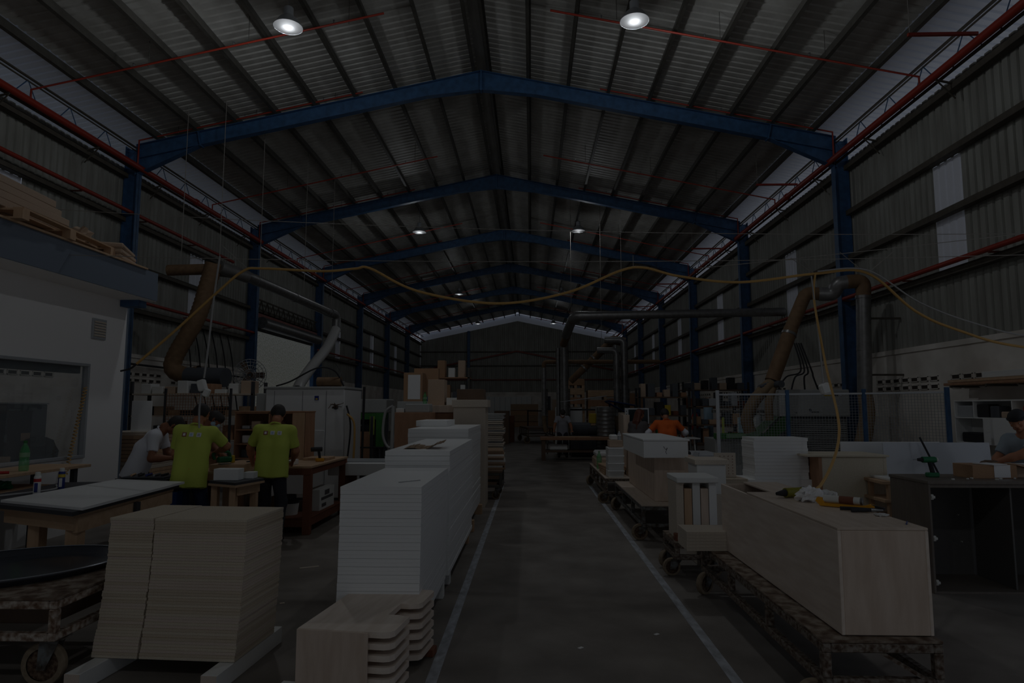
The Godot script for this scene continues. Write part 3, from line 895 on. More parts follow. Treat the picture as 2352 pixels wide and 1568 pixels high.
func hoses() -> void:
	var z := -8.0
	var wires := [
		[V(-10.2, 4.75, -8.6), V(XR, 3.85, z), 0.25, "upper thin wire strung over the lane at rafter foot height"],
		[V(-10.2, 3.85, z), V(XR, 3.62, z), 0.2, "lower thin wire strung over the lane that holds up the yellow hose"],
		[V(2.0, 3.42, z), V(XR, 4.05, z), 0.02, "short thin wire slanting up to the lane side wall"]]
	for w in wires:
		solo("strung_wire", w[3], "wire", MB.new().tube(sag(w[0], w[1], w[2], 20), 0.0045, 5), "wire_thin")
	var t := thing("air_hose", "yellow air hose looped on wires across the whole hall", "hose")
	part(t, "hose", MB.new().tube(path([V(-4.92, 2.26, z), V(-4.47, 2.66, z), V(-3.94, 3.16, z), V(-3.62, 3.43, z), V(-3.39, 3.46, z), V(-2.62, 3.42, z), V(-2.2, 3.45, z), V(-2.01, 3.45, z), V(-1.41, 3.16, z), V(-0.43, 3.0, z), V(0.44, 3.13, z), V(1.1, 3.40, z), V(1.4, 3.44, z), V(1.83, 3.33, z), V(2.57, 3.25, z), V(3.48, 3.35, z), V(4.11, 3.36, z), V(4.66, 2.89, z), V(5.16, 2.65, z), V(5.93, 2.44, z), V(7.7, 2.3, z)], 8), 0.016, 7), "hose_yellow")
	part(t, "black_tail", MB.new().tube(path([V(-4.92, 2.26, z), V(-5.0, 2.2, z), V(-5.12, 2.17, z)], 5), 0.012, 6), "cable_black")
	for q in [[V(-3.55, 3.44, z), V(-3.9, 3.75, z)], [V(1.27, 3.43, z), V(1.27, 3.6, z)], [V(3.48, 3.35, z), V(3.3, 3.6, z)], [V(3.48, 3.35, z), V(3.2, 3.55, z)], [V(4.1, 3.35, z), V(3.8, 3.62, z)], [V(4.12, 3.35, z), V(4.45, 3.62, z)]]:
		part(t, "tie_wire", MB.new().rod(q[0], q[1], 0.004, 5), "wire_thin")
	t = thing("air_hose", "yellow hose dropping from the wire to the tools on the long tan carcass", "hose")
	part(t, "hose", MB.new().tube(path([V(3.48, 3.34, -7.98), V(3.42, 3.0, -7.9), V(3.25, 2.2, -7.3), V(2.95, 1.5, -6.4), V(2.4, 1.1, -5.55), V(2.1, 1.05, -5.3)], 10), 0.013, 7), "hose_yellow")
	t = thing("air_hose", "second yellow hose running close beside the first down to the lane side wall", "hose")
	part(t, "hose", MB.new().tube(path([V(3.5, 3.37, z + 0.05), V(4.1, 3.38, z + 0.05), V(4.7, 2.98, z + 0.05), V(5.4, 2.72, z), V(6.1, 2.56, z), V(7.7, 2.45, z)], 8), 0.009, 6), "rope_grey")
	t = thing("hanging_socket", "grey cord hanging beside the office with a white plug box at its end", "socket")
	part(t, "cord", MB.new().tube(path([V(-3.93, 3.62, z), V(-3.98, 3.1, z), V(-4.03, 2.4, z), V(-4.06, 2.08, z)], 6), 0.012, 6), "rope_grey")
	part(t, "plug_box", MB.new().box(V(-4.08, 1.99, z), V(0.1, 0.14, 0.08), Basis(Vector3.BACK, 0.3), 0.015), "white_satin")
	part(t, "plug_box", MB.new().box(V(-4.02, 1.9, z), V(0.07, 0.1, 0.07), Basis(Vector3.BACK, -0.4), 0.012), "white_satin")
	part(t, "tail_cord", MB.new().tube(path([V(-4.08, 1.9, z), V(-4.1, 1.7, z), V(-4.09, 1.45, z)], 5), 0.012, 6), "rope_grey")
	t = thing("hanging_socket", "white hanging plug box over the meshed machine hood", "socket")
	part(t, "cord", MB.new().tube(path([V(3.4, 3.3, -7.9), V(3.45, 2.6, -7.9), V(3.48, 2.0, -7.9)], 6), 0.009, 6), "rope_grey")
	part(t, "plug_box", MB.new().box(V(3.5, 1.94, -7.9), V(0.12, 0.13, 0.09), Basis(Vector3.BACK, 0.3), 0.02), "white_satin")
	# slack wall cable beside the far office side column
	solo("slack_cable", "pale slack cable drooping along the wall past the white machine", "cable", MB.new().tube(path([V(-10.34, 4.1, -34), V(-9.7, 3.5, -33), V(-9.3, 3.0, -31), V(-8.6, 2.9, -30)], 8), 0.025, 6), "rope_grey")

# ------------------------------------------------ shared builders
func box_solo(called: String, label: String, cat: String, x0: float, x1: float, y0: float, y1: float, z0: float, z1: float, m: String, bev := 0.004, group := "") -> MeshInstance3D:
	var c := V((x0 + x1) / 2, y0, (z0 + z1) / 2)
	var o := solo(called, label, cat, MB.new().box(V(0, (y1 - y0) / 2, 0), V(absf(x1 - x0), y1 - y0, absf(z1 - z0)), Basis.IDENTITY, bev), m, group)
	o.position = c
	return o

# steel platform trolley: w across, l along, local origin at floor centre
func trolley(called: String, label: String, at: Vector3, turn: float, w: float, l: float, deck: float, low: float, wr: float, frame_m: String, deck_m: String, ends := true) -> Node3D:
	var t := thing(called, label, "trolley", at, turn)
	var hw := w / 2
	var hl := l / 2
	var s := 0.05
	part(t, "deck_board", MB.new().bb(-hw, hw, deck - 0.018, deck, -hl, hl, 0.003), deck_m)
	for y in [deck - 0.045, low]:
		for x in [-hw + s / 2, hw - s / 2]:
			part(t, "side_rail", MB.new().box(V(x, y, 0), V(s, s, l), Basis.IDENTITY, 0.006), frame_m)
		for z in [-hl + s / 2, hl - s / 2]:
			part(t, "cross_rail", MB.new().box(V(0, y, z), V(w - 2 * s, s, s), Basis.IDENTITY, 0.006), frame_m)
	var n: int = maxi(2, roundi(l / 0.85) + 1)
	for i in n:
		var z: float = lerpf(-hl + s / 2, hl - s / 2, float(i) / (n - 1))
		for x in [-hw + s / 2, hw - s / 2]:
			part(t, "post", MB.new().box(V(x, (deck - 0.07 + low + 0.025) / 2, z), V(s, deck - 0.095 - low, s), Basis.IDENTITY, 0.006), frame_m)
	for sx in [-1.0, 1.0]:
		for sz in [-1.0, 1.0]:
			var sw := Basis(Vector3.UP, -1.5 if sz > 0 else -0.9)
			var pv := V(sx * (hw - 0.05), wr, sz * (hl - 0.1))
			var c := pv + sw * V(0, 0, 0.07)
			var axle := sw * Vector3.RIGHT
			var wh := part(t, "wheel", MB.new().lathe(lathe_prof([[wr * 0.72, -0.024], [wr * 0.95, -0.024], [wr, -0.013], [wr, 0.013], [wr * 0.95, 0.024], [wr * 0.72, 0.024]]), c, 28, axle), "caster_rubber")
			part(wh, "hub", MB.new().lathe(lathe_prof([[0.0, -0.02], [0.03, -0.02], [0.035, -0.012], [wr * 0.74, -0.012], [wr * 0.74, 0.012], [0.035, 0.012], [0.03, 0.02], [0.0, 0.02]]), c, 24, axle), "hub_brown")
			var fm := MB.new()
			for q in [-1.0, 1.0]:
				fm.prism(PackedVector2Array([Vector2(-0.025, -wr * 0.2), Vector2(0.025, -wr * 0.2), Vector2(0.105, low - 0.03 - wr), Vector2(-0.015, low - 0.03 - wr)]), 0.005, Transform3D(sw * Basis(Vector3.UP, PI / 2), c + sw * V(q * 0.038 - 0.0025, 0, 0)))
			fm.box(pv + V(0, low - 0.028 - wr, 0), V(0.1, 0.008, 0.12), sw)
			fm.rod(c - axle * 0.046, c + axle * 0.046, 0.012, 8)
			part(t, "caster_fork", fm, "grey_steel")
	return t

# stack of single sheets: each sheet a thing of its own. origin: front corner on the lane side... given by centre
func sheet_stack(called: String, label: String, cat: String, group: String, c: Vector3, turn: float, w: float, l: float, th: float, n: int, mats: Array, jit: float, drift: Vector3 = Vector3.ZERO, gap := 0.0006) -> void:
	var protos := []
	for m in mats:
		var o := solo(called, label, cat, MB.new().box(V(0, th / 2, 0), V(w, th - gap, l), Basis.IDENTITY, minf(0.0012, th * 0.05)), m, group)
		protos.append(o)
	var first := true
	var usedp := {}
	for i in n:
		var k: int = rng.randi_range(0, mats.size() - 1) if i >= mats.size() else i
		var o: Node3D = protos[k]
		if usedp.has(k):
			o = copy(protos[k], Vector3.ZERO, 0.0)
		usedp[k] = true
		var f := 1.0 - float(i) / n
		o.position = c + V(rng.randf_range(-jit, jit), th * i - (0.0006 if i % 2 and gap > 0.0006 else 0.0), rng.randf_range(-jit, jit)) + drift * f * f
		o.rotation.y = turn + rng.randf_range(-jit, jit) * 0.4

func leg_box(t: Node3D, called: String, x: float, z: float, w: float, y0: float, y1: float, m: String) -> void:
	part(t, called, MB.new().box(V(x, (y0 + y1) / 2, z), V(w, y1 - y0, w), Basis.IDENTITY, 0.003), m)

# timber workbench in world axes
func bench(called: String, label: String, x0: float, x1: float, z0: float, z1: float, top: float, top_m: String, leg_m: String, shelf := -1.0, lw := 0.08) -> Node3D:
	var t := thing(called, label, "workbench", V((x0 + x1) / 2, 0, (z0 + z1) / 2))
	var hx := absf(x1 - x0) / 2
	var hz := absf(z1 - z0) / 2
	part(t, "top", MB.new().bb(-hx, hx, top - 0.03, top, -hz, hz, 0.003), top_m)
	for s in [-1.0, 1.0]:
		part(t, "apron", MB.new().bb(-hx + 0.02, hx - 0.02, top - 0.12, top - 0.03, s * (hz - 0.02) - 0.02, s * (hz - 0.02) + 0.02, 0.003), leg_m)
		part(t, "end_apron", MB.new().bb(s * (hx - 0.04) - 0.02, s * (hx - 0.04) + 0.02, top - 0.12, top - 0.03, -hz + 0.04, hz - 0.04, 0.003), leg_m)
		for q in [-1.0, 1.0]:
			leg_box(t, "leg", s * (hx - lw * 0.6), q * (hz - lw * 0.6), lw, 0, top - 0.03, leg_m)
	if shelf > 0.0:
		part(t, "shelf_board", MB.new().bb(-hx + 0.03, hx - 0.03, shelf - 0.02, shelf, -hz + 0.03, hz - 0.03, 0.003), leg_m)
		for s in [-1.0, 1.0]:
			part(t, "shelf_rail", MB.new().bb(-hx + 0.03, hx - 0.03, shelf - 0.12, shelf - 0.02, s * (hz - 0.055) - 0.02, s * (hz - 0.055) + 0.02, 0.003), leg_m)
			part(t, "shelf_end_rail", MB.new().bb(s * (hx - 0.055) - 0.02, s * (hx - 0.055) + 0.02, shelf - 0.12, shelf - 0.02, -hz + 0.05, hz - 0.05, 0.003), leg_m)
	return t

func poly_slab(pts: Array, y0: float, y1: float) -> MB: # horizontal slab from x,z corners
	var p := PackedVector2Array()
	for q in pts: p.append(Vector2(q[0], -q[1]))
	return MB.new().prism(p, y1 - y0, Transform3D(Basis(Vector3.RIGHT, -PI / 2), V(0, y0, 0)))

func bottle(called: String, label: String, at: Vector3, h: float, r: float, m: String, cap_m: String) -> void:
	var t := thing(called, label, "bottle", at)
	part(t, "body", MB.new().lathe(lathe_prof([[0.0, 0.0], [r * 0.9, 0.0], [r, h * 0.04], [r, h * 0.3], [r * 0.9, h * 0.4], [r, h * 0.5], [r, h * 0.62], [r * 0.75, h * 0.76], [r * 0.35, h * 0.88], [r * 0.33, h * 0.95]]), Vector3.ZERO, 18), m)
	part(t, "label_band", MB.new().lathe(lathe_prof([[r * 1.01, h * 0.46], [r * 1.01, h * 0.61]]), Vector3.ZERO, 18), "pale_green" if m == "bottle_green" else "paper")
	part(t, "cap", MB.new().lathe(lathe_prof([[r * 0.4, h * 0.92], [r * 0.4, h], [0.0, h]]), Vector3.ZERO, 14), cap_m)

func spray_can(label: String, at: Vector3, h: float, body_m: String, band_m: String, cap_m: String) -> void:
	var r := 0.033
	var t := thing("spray_can", label, "can", at)
	part(t, "body", MB.new().lathe(lathe_prof([[0.0, 0.0], [r, 0.0], [r, h * 0.78], [r * 0.75, h * 0.84]]), Vector3.ZERO, 18), body_m)
	part(t, "printed_band", MB.new().lathe(lathe_prof([[r * 1.012, h * 0.55], [r * 1.012, h * 0.7]]), Vector3.ZERO, 18), band_m)
	part(t, "side_stripe", MB.new().box(V(0.012, h * 0.3, r * 0.96), V(0.03, h * 0.42, 0.012), Basis(Vector3.UP, 0.3), 0.004), "white_satin" if body_m != "white_satin" else "blue_label")
	part(t, "cap", MB.new().lathe(lathe_prof([[r * 0.78, h * 0.83], [r * 0.74, h * 0.98], [r * 0.5, h], [0.0, h]]), Vector3.ZERO, 16), cap_m)

func crumple(c: Vector3, s: Vector3, sd: int, k := 16) -> MB: # crumpled cloth or paper
	var m := MB.new()
	m.ball(Vector3.ZERO, Vector3.ONE, k)
	var f := FastNoiseLite.new()
	f.seed = sd
	f.frequency = 0.9
	var out := MB.new()
	var v2 := PackedVector3Array()
	for p in m.v:
		var q := p * (0.72 + 0.55 * f.get_noise_3d(p.x * 2, p.y * 2, p.z * 2))
		q.y = maxf(q.y, -0.55)
		v2.append(c + V(q.x * s.x, (q.y + 0.55) * s.y, q.z * s.z))
	for i in range(0, m.ix.size(), 3):
		var a := v2[m.ix[i]]
		var b := v2[m.ix[i + 2]]
		var d := v2[m.ix[i + 1]]
		if (b - a).cross(d - a).length() > 1e-9: out.tri(a, b, d)
	return out

# ------------------------------------------------ the office side of the hall, near
func near_left() -> void:
	office()
	# big two-part stack of raw boards
	var pm := ["particleboard", "particleboard_dark", "particleboard_pink"]
	var tn := -0.06
	sheet_stack("particleboard_sheet", "raw particleboard sheet in the wide pile of the two-part chipboard stack", "board", "wide pile of the two-part chipboard stack", V(-2.185, 0.115, -4.66), tn, 0.64, 0.56, 0.018, 48, pm, 0.0035, V(0.0, 0, 0.10))
	sheet_stack("particleboard_strip", "raw particleboard strip in the narrow pile of the two-part chipboard stack", "board", "narrow pile of the two-part chipboard stack", V(-2.67, 0.115, -4.71), tn, 0.31, 0.58, 0.018, 48, pm, 0.004, V(0.0, 0, 0.12))
	for q in [[-1.92, "under the wide pile of the chipboard stack", 0.0], [-2.76, "under the narrow pile of the chipboard stack", 0.0]]:
		var t := thing("stack_bearer", "white laminated bearer block %s" % q[1], "bearer", V(q[0], 0, -4.5), tn)
		part(t, "block", MB.new().bb(-0.05, 0.05, 0, 0.112, -0.46, 0.44, 0.003), "white_satin")
		part(t, "sawn_end", MB.new().bb(-0.049, 0.049, 0.002, 0.11, 0.44, 0.443), "particleboard_pink")
	# comb-shaped boards in front
	var cb := V(-1.39, 0, -3.98)
	var cy := -0.14
	for k in 6:
		var poly := PackedVector2Array()
		var pts := [[0.0, 0.012], [0.40, 0.012], [0.445, 0.02], [0.53, 0.02], [0.565, 0.035], [0.585, 0.07], [0.585, 0.33], [0.50, 0.345], [0.44, 0.345], [0.44, 0.58], [0.50, 0.58], [0.56, 0.60], [0.575, 0.63], [0.575, 0.90], [0.55, 0.925], [0.44, 0.93], [0.0, 0.93]]
		for p in pts: poly.append(Vector2(p[0], p[1]))
		var o := solo("comb_board", "tan veneered board with two rounded tongues in the low spaced stack", "board", MB.new().prism(poly, 0.034, Transform3D(Basis(Vector3.RIGHT, -PI / 2), V(0, 0, 0))), "tan_veneer_long", "tongued boards in the low spaced stack")
		o.position = cb + V(0, 0.052 + k * 0.066, 0)
		o.rotation.y = cy
		if k < 5:
			var s := solo("spacer_strip", "thin tan spacer strip between two tongued boards", "spacer", MB.new().bb(0.02, 0.40, 0.034, 0.066, -0.9, -0.03), "ply_edge", "spacers in the low spaced stack")
			s.position = o.position
			s.rotation.y = cy
	var fp := solo("end_panel", "smooth tan panel closing the near end of the low tongued stack", "panel", MB.new().bb(0.0, 0.442, 0.05, 0.416, -0.01, 0.006, 0.002), "tan_veneer")
	fp.position = cb
	fp.rotation.y = cy
	var bw := solo("stack_bearer", "white bearer block under the low tongued stack", "bearer", MB.new().bb(-0.16, 0.42, 0.0, 0.05, -0.16, -0.06, 0.003), "white_satin")
	bw.position = cb
	bw.rotation.y = cy
	var rb := solo("stack_bearer", "reddish wooden block under the far tongues of the low stack", "bearer", MB.new().bb(0.30, 0.60, 0.0, 0.05, -0.90, -0.80, 0.003), "red_wood")
	rb.position = cb
	rb.rotation.y = cy
	# tall white stacks, one behind another
	sheet_stack("white_panel", "white laminate panel in the front stack beside the lane", "panel", "white panels of the front stack", V(-1.075, 0.155, -5.46), 0.0, 0.585, 1.48, 0.0278, 36, ["white_board"], 0.0012, V(-0.01, 0, 0.02), 0.0008)
	sheet_stack("white_panel", "long white panel in the taller second stack behind the front stack", "panel", "white panels of the second stack", V(-1.085, 0.155, -7.47), 0.0, 0.62, 2.4, 0.046, 25, ["white_board"], 0.003, Vector3.ZERO, 0.0012)
	sheet_stack("white_panel", "wide white panel in the third stack behind the second", "panel", "white panels of the third stack", V(-1.265, 0.155, -10.0), 0.0, 0.82, 2.2, 0.058, 22, ["white_board"], 0.004, Vector3.ZERO, 0.0012)
	box_solo("white_panel", "short white slab lying on top of the third white stack", "panel", -1.74, -1.27, 1.432, 1.52, -10.9, -9.9, "white_board", 0.003)
	for q in [[-4.95, "first"], [-6.12, "second"], [-6.6, "third"], [-8.5, "fourth"], [-9.3, "fifth"], [-10.8, "sixth"]]:
		box_solo("stack_bearer", "pale wooden bearer under the white stacks, %s from the open front" % q[0 + 1], "bearer", -1.36, -0.80, 0.0, 0.155, q[0] - 0.05, q[0] + 0.05, "white_satin" if q[0] > -7 else "timber", 0.003)
	var pp := MB.new()
	for i in 3:
		pp.append_sheet(V(-0.86 + i * 0.03, 0.10 + i * 0.02, -4.72 - i * 0.05), 0.12, i)
	solo("torn_wrapping", "torn scrap of pale wrapping film at the foot of the front white stack", "wrapping", pp, "plastic_wrap")
	solo("marking_blade", "thin steel blade lying on the front white stack", "blade", MB.new().box(V(-0.93, 1.1585, -5.05), V(0.012, 0.003, 0.2), Basis(Vector3.UP, -0.75)), "steel")
	# kraft paper on the second stack
	var kp := MB.new()
	for i in 7:
		for j in 2:
			var x0 := -1.28 + i * 0.055
			var h := func(x: float) -> float: return 1.309 + maxf(0.0, (x + 1.05)) * 0.32 + sin(x * 25.0) * 0.012
			var za := -6.55 - j * 0.2
			var zb := za - 0.2
			kp.quad(V(x0, h.call(x0), za), V(x0 + 0.055, h.call(x0 + 0.055), za), V(x0 + 0.055, h.call(x0 + 0.055) + 0.02, zb), V(x0, h.call(x0) + 0.01, zb))
			kp.quad(V(x0, h.call(x0) + 0.006, zb), V(x0 + 0.055, h.call(x0 + 0.055) + 0.016, zb), V(x0 + 0.055, h.call(x0 + 0.055) - 0.003, za), V(x0, h.call(x0) - 0.003, za))
	solo("kraft_paper", "curled sheet of brown kraft paper on the second white stack", "paper", kp, "kraft")
	# worktable with the white panel, and its clutter
	var t := thing("worktable", "timber worktable with a black board top beside the office window", "table")
	part(t, "black_top", poly_slab([[-5.5, -6.05], [-4.93, -6.02], [-3.93, -5.6], [-4.1, -7.62], [-5.02, -7.9], [-5.6, -7.8]], 0.79, 0.826), "charcoal")
	part(t, "timber_frame", poly_slab([[-5.0, -6.12], [-3.97, -5.68], [-3.99, -5.76], [-4.13, -7.55], [-5.0, -7.8]], 0.755, 0.79), "timber_flat")
	part(t, "side_rail", MB.new().bar(V(-4.0, 0.69, -5.75), V(-4.13, 0.69, -7.5), 0.04, 0.13), "timber_flat")
	part(t, "front_rail", MB.new().bar(V(-4.95, 0.70, -6.15), V(-4.0, 0.70, -5.75), 0.04, 0.11), "timber_flat")
	for q in [[-4.06, -5.84], [-4.17, -7.42], [-4.6, -6.1], [-4.75, -7.6]]:
		leg_box(t, "leg", q[0], q[1], 0.11, 0, 0.755, "timber")
	for q in [[-4.72, -6.3], [-4.05, -6.7], [-4.12, -7.1]]:
		leg_box(t, "dark_leg", q[0], q[1], 0.07, 0, 0.755, "charcoal")
	var wp := solo("white_panel", "wide white panel lying on the black topped worktable", "panel", poly_slab([[-5.0, -6.13], [-3.9, -5.68], [-4.07, -7.68], [-5.03, -7.93]], 0.828, 0.852), "white_board")
	bottle("water_bottle", "clear green plastic bottle on the plank shelf under the office window", V(-5.78, 1.0, -7.38), 0.34, 0.05, "bottle_green", "green_paint")
	spray_can("spray can with a plain white body and red band beside the white panel", V(-5.13, 0.826, -6.75), 0.225, "white_satin", "tool_red", "tube_white")
	spray_can("blue spray can with a yellow patch behind the white can", V(-5.2, 0.826, -7.2), 0.225, "blue_label", "yellow_mark", "tube_white")
	t = thing("plank_shelf", "timber plank shelf on dark posts along the office wall", "shelf")
	part(t, "upper_plank", MB.new().bb(-6.3, -5.62, 0.965, 1.0, -8.3, -4.6, 0.003), "timber_flat")
	part(t, "lower_plank", MB.new().bb(-6.3, -5.55, 0.78, 0.815, -7.7, -4.6, 0.003), "timber_flat")
	for z in [-5.0, -6.6, -8.1]:
		for x in [-6.2, -5.7]: leg_box(t, "post", x, z, 0.06, 0, 0.965, "charcoal")
	solo("work_glove", "crumpled sea green glove on the lower plank under the office window", "glove", crumple(V(-5.85, 0.815, -7.2), V(0.12, 0.07, 0.09), 5), "tool_green")
	solo("screwdriver", "red handled screwdriver on the upper plank near the green bottle", "screwdriver", MB.new().rod(V(-5.85, 1.015, -6.95), V(-5.68, 1.015, -7.05), 0.015, 8), "tool_red")
	solo("air_tube", "clear air tube lying over the black worktable by the cans", "tube", MB.new().tube(path([V(-5.5, 0.84, -6.2), V(-5.3, 0.84, -6.5), V(-5.15, 0.84, -7.0), V(-5.4, 0.84, -7.4)]), 0.012, 6), "rope_grey")
	# things under the worktable
	box_solo("stored_carton", "dark blue carton with pale lettering under the worktable", "carton", -4.55, -4.2, 0.5, 0.72, -7.9, -7.55, "blue_sheet")
	box_solo("floor_crate", "grey crate that carries the blue carton under the worktable", "crate", -4.75, -4.22, 0.0, 0.5, -8.0, -7.5, "grey_board")
	var lt := TextMesh.new()
	lt.text = "TEX"
	lt.font_size = 40
	lt.pixel_size = 0.003
	lt.depth = 0.004
	var lo := solo("carton_lettering", "pale lettering on the dark blue carton under the worktable", "lettering", lt, "paper")
	lo.position = V(-4.37, 0.62, -7.547)
	# big trolley with the oval tray
	trolley("platform_trolley", "rusty platform trolley carrying the black oval tray", V(-3.56, 0, -4.6), 0.0, 1.3, 1.08, 0.555, 0.32, 0.135, "dusty_steel", "worn_deck")
	t = thing("oval_tray", "large black oval glass tray with a pale rim on the rusty trolley", "tray", V(-3.72, 0.556, -4.7), deg_to_rad(40))
	var prof := [[0.0, 0.0], [0.9, 0.0], [0.985, 0.028], [1.0, 0.05]]
	var tm := MB.new()
	tm.lathe(lathe_prof([[0.0, 0.012], [0.9, 0.012], [0.975, 0.05]].map(func(q): return [q[0], q[1]])), Vector3.ZERO, 64)
	tm.lathe(lathe_prof([[0.0, 0.0], [0.91, 0.0], [0.99, 0.04], [0.99, 0.05]]), Vector3.ZERO, 64)
	var flip := MB.new()
	var o1 := part(t, "basin", tm, "tray_black")
	M["tray_black"].cull_mode = BaseMaterial3D.CULL_DISABLED
	o1.scale = V(0.72, 1, 0.56)
	var o2 := part(t, "rim", MB.new().lathe(lathe_prof([[0.972, 0.048], [0.99, 0.046], [1.0, 0.052], [0.99, 0.058], [0.972, 0.056]]), Vector3.ZERO, 64), "tray_rim")
	o2.scale = V(0.72, 1, 0.56)
	box_solo("trolley_junk", "brown offcut box on the lower rails of the rusty trolley", "offcut", -3.6, -3.1, 0.326, 0.44, -4.9, -4.3, "dark_wood")
	box_solo("plank_offcut", "pale rounded offcut board on the floor behind the oval tray", "offcut", -4.7, -4.15, 0.0, 0.04, -5.9, -5.6, "cream", 0.01)
	for q in [[V(-2.4, 0.002, -7.2), 0.2, "by the front white stack"], [V(-1.93, 0.002, -4.25), 0.05, "between the bearers of the chipboard stack"], [V(-2.2, 0.002, -5.9), 0.04, "behind the chipboard stack"]]:
		solo("wood_shaving", "pale wood shaving on the floor %s" % q[2], "shaving", MB.new().box(q[0], V(q[1], 0.004, 0.03), Basis(Vector3.UP, 0.5)), "cream")

func office() -> void:
	var o := struct("wall_office", "white office partition with a long window and a blue fascia above")
	var x := -6.35
	var th := 0.1
	part(o, "wall_panel", MB.new().bb(x - th, x, 2.34, 3.4, -10.0, 4.0), "office_wall")
	part(o, "wall_panel", MB.new().bb(x - th, x, 0.0, 1.01, -10.0, 4.0), "office_wall")
	part(o, "wall_panel", MB.new().bb(x - th, x, 1.01, 2.34, -10.0, -9.2), "office_wall")
	part(o, "wall_panel", MB.new().bb(x - th, x, 1.01, 2.34, -3.0, 4.0), "office_wall")
	part(o, "corner_post", MB.new().bb(x - th - 0.06, x - 0.01, 0.0, 3.4, -10.07, -10.0), "fascia")
	part(o, "roof_deck", MB.new().bb(-10.2, -6.0, 3.4, 3.5, -10.0, 4.0), "plaster")
	part(o, "upper_fascia", MB.new().bb(-6.02, -5.9, 3.66, 3.82, -10.02, 4.0), "fascia")
	part(o, "lower_fascia", MB.new().bb(-6.0, -5.88, 3.38, 3.655, -10.0, 4.0), "fascia")
	part(o, "soffit", MB.new().bb(-6.36, -5.9, 3.37, 3.4, -10.0, 4.0), "office_wall")
	part(o, "timber_edge", MB.new().bb(-6.1, -5.87, 3.82, 3.845, -9.7, 4.0), "timber_flat")
	part(o, "bracket", MB.new().bb(-6.34, -6.05, 3.27, 3.38, -10.0, -9.8), "navy")
	var w := struct("window", "long aluminium framed window in the office partition")
	for q in [[2.30, 2.34, -9.2, -3.0], [1.01, 1.05, -9.2, -3.0]]:
		part(w, "frame_rail", MB.new().bb(x - 0.07, x + 0.02, q[0], q[1], q[2], q[3], 0.003), "grey_board")
	for z in [-9.2, -6.0, -3.04]:
		part(w, "frame_stile", MB.new().bb(x - 0.07, x + 0.02, 1.05, 2.30, z, z + 0.04, 0.003), "grey_board")
	part(w, "pane", MB.new().bb(x - 0.045, x - 0.04, 1.05, 2.3, -9.16, -6.0), "window_glass")
	part(w, "pane", MB.new().bb(x - 0.045, x - 0.04, 1.05, 2.3, -5.96, -3.04), "window_glass")
	part(w, "blind_head", MB.new().bb(x - 0.2, x - 0.1, 2.2, 2.34, -9.16, -3.04), "charcoal")
	var v := thing("wall_vent", "small square vent grille high on the white office wall", "vent", V(x, 2.86, -9.34))
	part(v, "frame", MB.new().bb(0, 0.025, -0.15, 0.15, -0.15, 0.15, 0.004), "grey_board")
	for i in 6: part(v, "slat", MB.new().box(V(0.028, -0.1 + i * 0.04, 0), V(0.012, 0.025, 0.25), Basis(Vector3.BACK, 0.4)), "cream")
	solo("coiled_hose", "tan coiled air hose hanging down the office wall beside the window", "hose", coil(V(x + 0.05, 2.0, -9.08), V(x + 0.08, 0.82, -8.75), 0.03, 26, 0.007), "hose_yellow")
	# inside the office
	box_solo("desk", "pale desk behind the office window", "desk", -7.3, -6.5, 0.9, 0.98, -9.2, -5.5, "cream")
	box_solo("desk_pedestal", "pale pedestal that carries the desk in the office", "pedestal", -7.2, -6.6, 0.0, 0.9, -9.0, -8.5, "cream")
	box_solo("desk_pedestal", "second pale pedestal under the near end of the office desk", "pedestal", -7.2, -6.6, 0.0, 0.9, -6.4, -5.9, "cream")
	var c := thing("computer_case", "dark grey machine case with a pale label behind the office window", "computer", V(-6.95, 0.98, -8.6))
	part(c, "case", MB.new().bb(-0.22, 0.22, 0, 0.78, -0.35, 0.35, 0.01), "machine_dark")
	part(c, "sticker", MB.new().bb(0.221, 0.223, 0.3, 0.4, -0.06, 0.1), "card_pale")
	part(c, "light_lid", MB.new().bb(-0.22, 0.23, 0.78, 0.8, -0.36, 0.36), "grey_board")
	solo("jacket", "black jacket heaped on the office sill", "jacket", crumple(V(-6.65, 0.98, -8.75), V(0.2, 0.26, 0.36), 8), "black_rubber")
	solo("red_bag", "dark red bag on the office desk", "bag", crumple(V(-6.7, 0.98, -7.7), V(0.14, 0.12, 0.22), 12), "tool_red")
	box_solo("paper_box", "long pale box lying on the office desk before the machine case", "box", -6.9, -6.6, 0.98, 1.1, -8.2, -7.75, "card_pale")
	solo("looped_cable", "dark cable looping up inside the office window", "cable", MB.new().tube(path([V(-7.4, 0.98, -8.4), V(-7.45, 1.6, -8.3), V(-7.5, 1.95, -8.0), V(-7.5, 1.6, -7.7), V(-7.5, 0.98, -7.6)]), 0.012, 6), "cable_black")
	solo("propped_lath", "brown lath propped inside the office window", "lath", MB.new().bar(V(-7.0, 0.98, -7.45), V(-7.6, 2.3, -8.0), 0.04, 0.02), "brown_wood")
	# stored on the office roof
	var p := thing("timber_pallet", "pale timber pallet on the office roof", "pallet", V(-6.35, 3.845, -7.9), 0.1)
	for i in 5: part(p, "deck_board", MB.new().bb(-0.4 + i * 0.2, -0.28 + i * 0.2, 0.115, 0.135, -1.1, 0.9), "timber")
	for z in [-1.05, -0.1, 0.8]:
		for x2 in [-0.38, 0.05, 0.42]:
			part(p, "block", MB.new().bb(x2, x2 + 0.1, 0.02, 0.095, z, z + 0.12), "timber")
		part(p, "stringer", MB.new().bb(-0.4, 0.52, 0.095, 0.115, z, z + 0.12), "timber")
		part(p, "foot_board", MB.new().bb(-0.4, 0.52, 0.0, 0.02, z, z + 0.12), "timber")
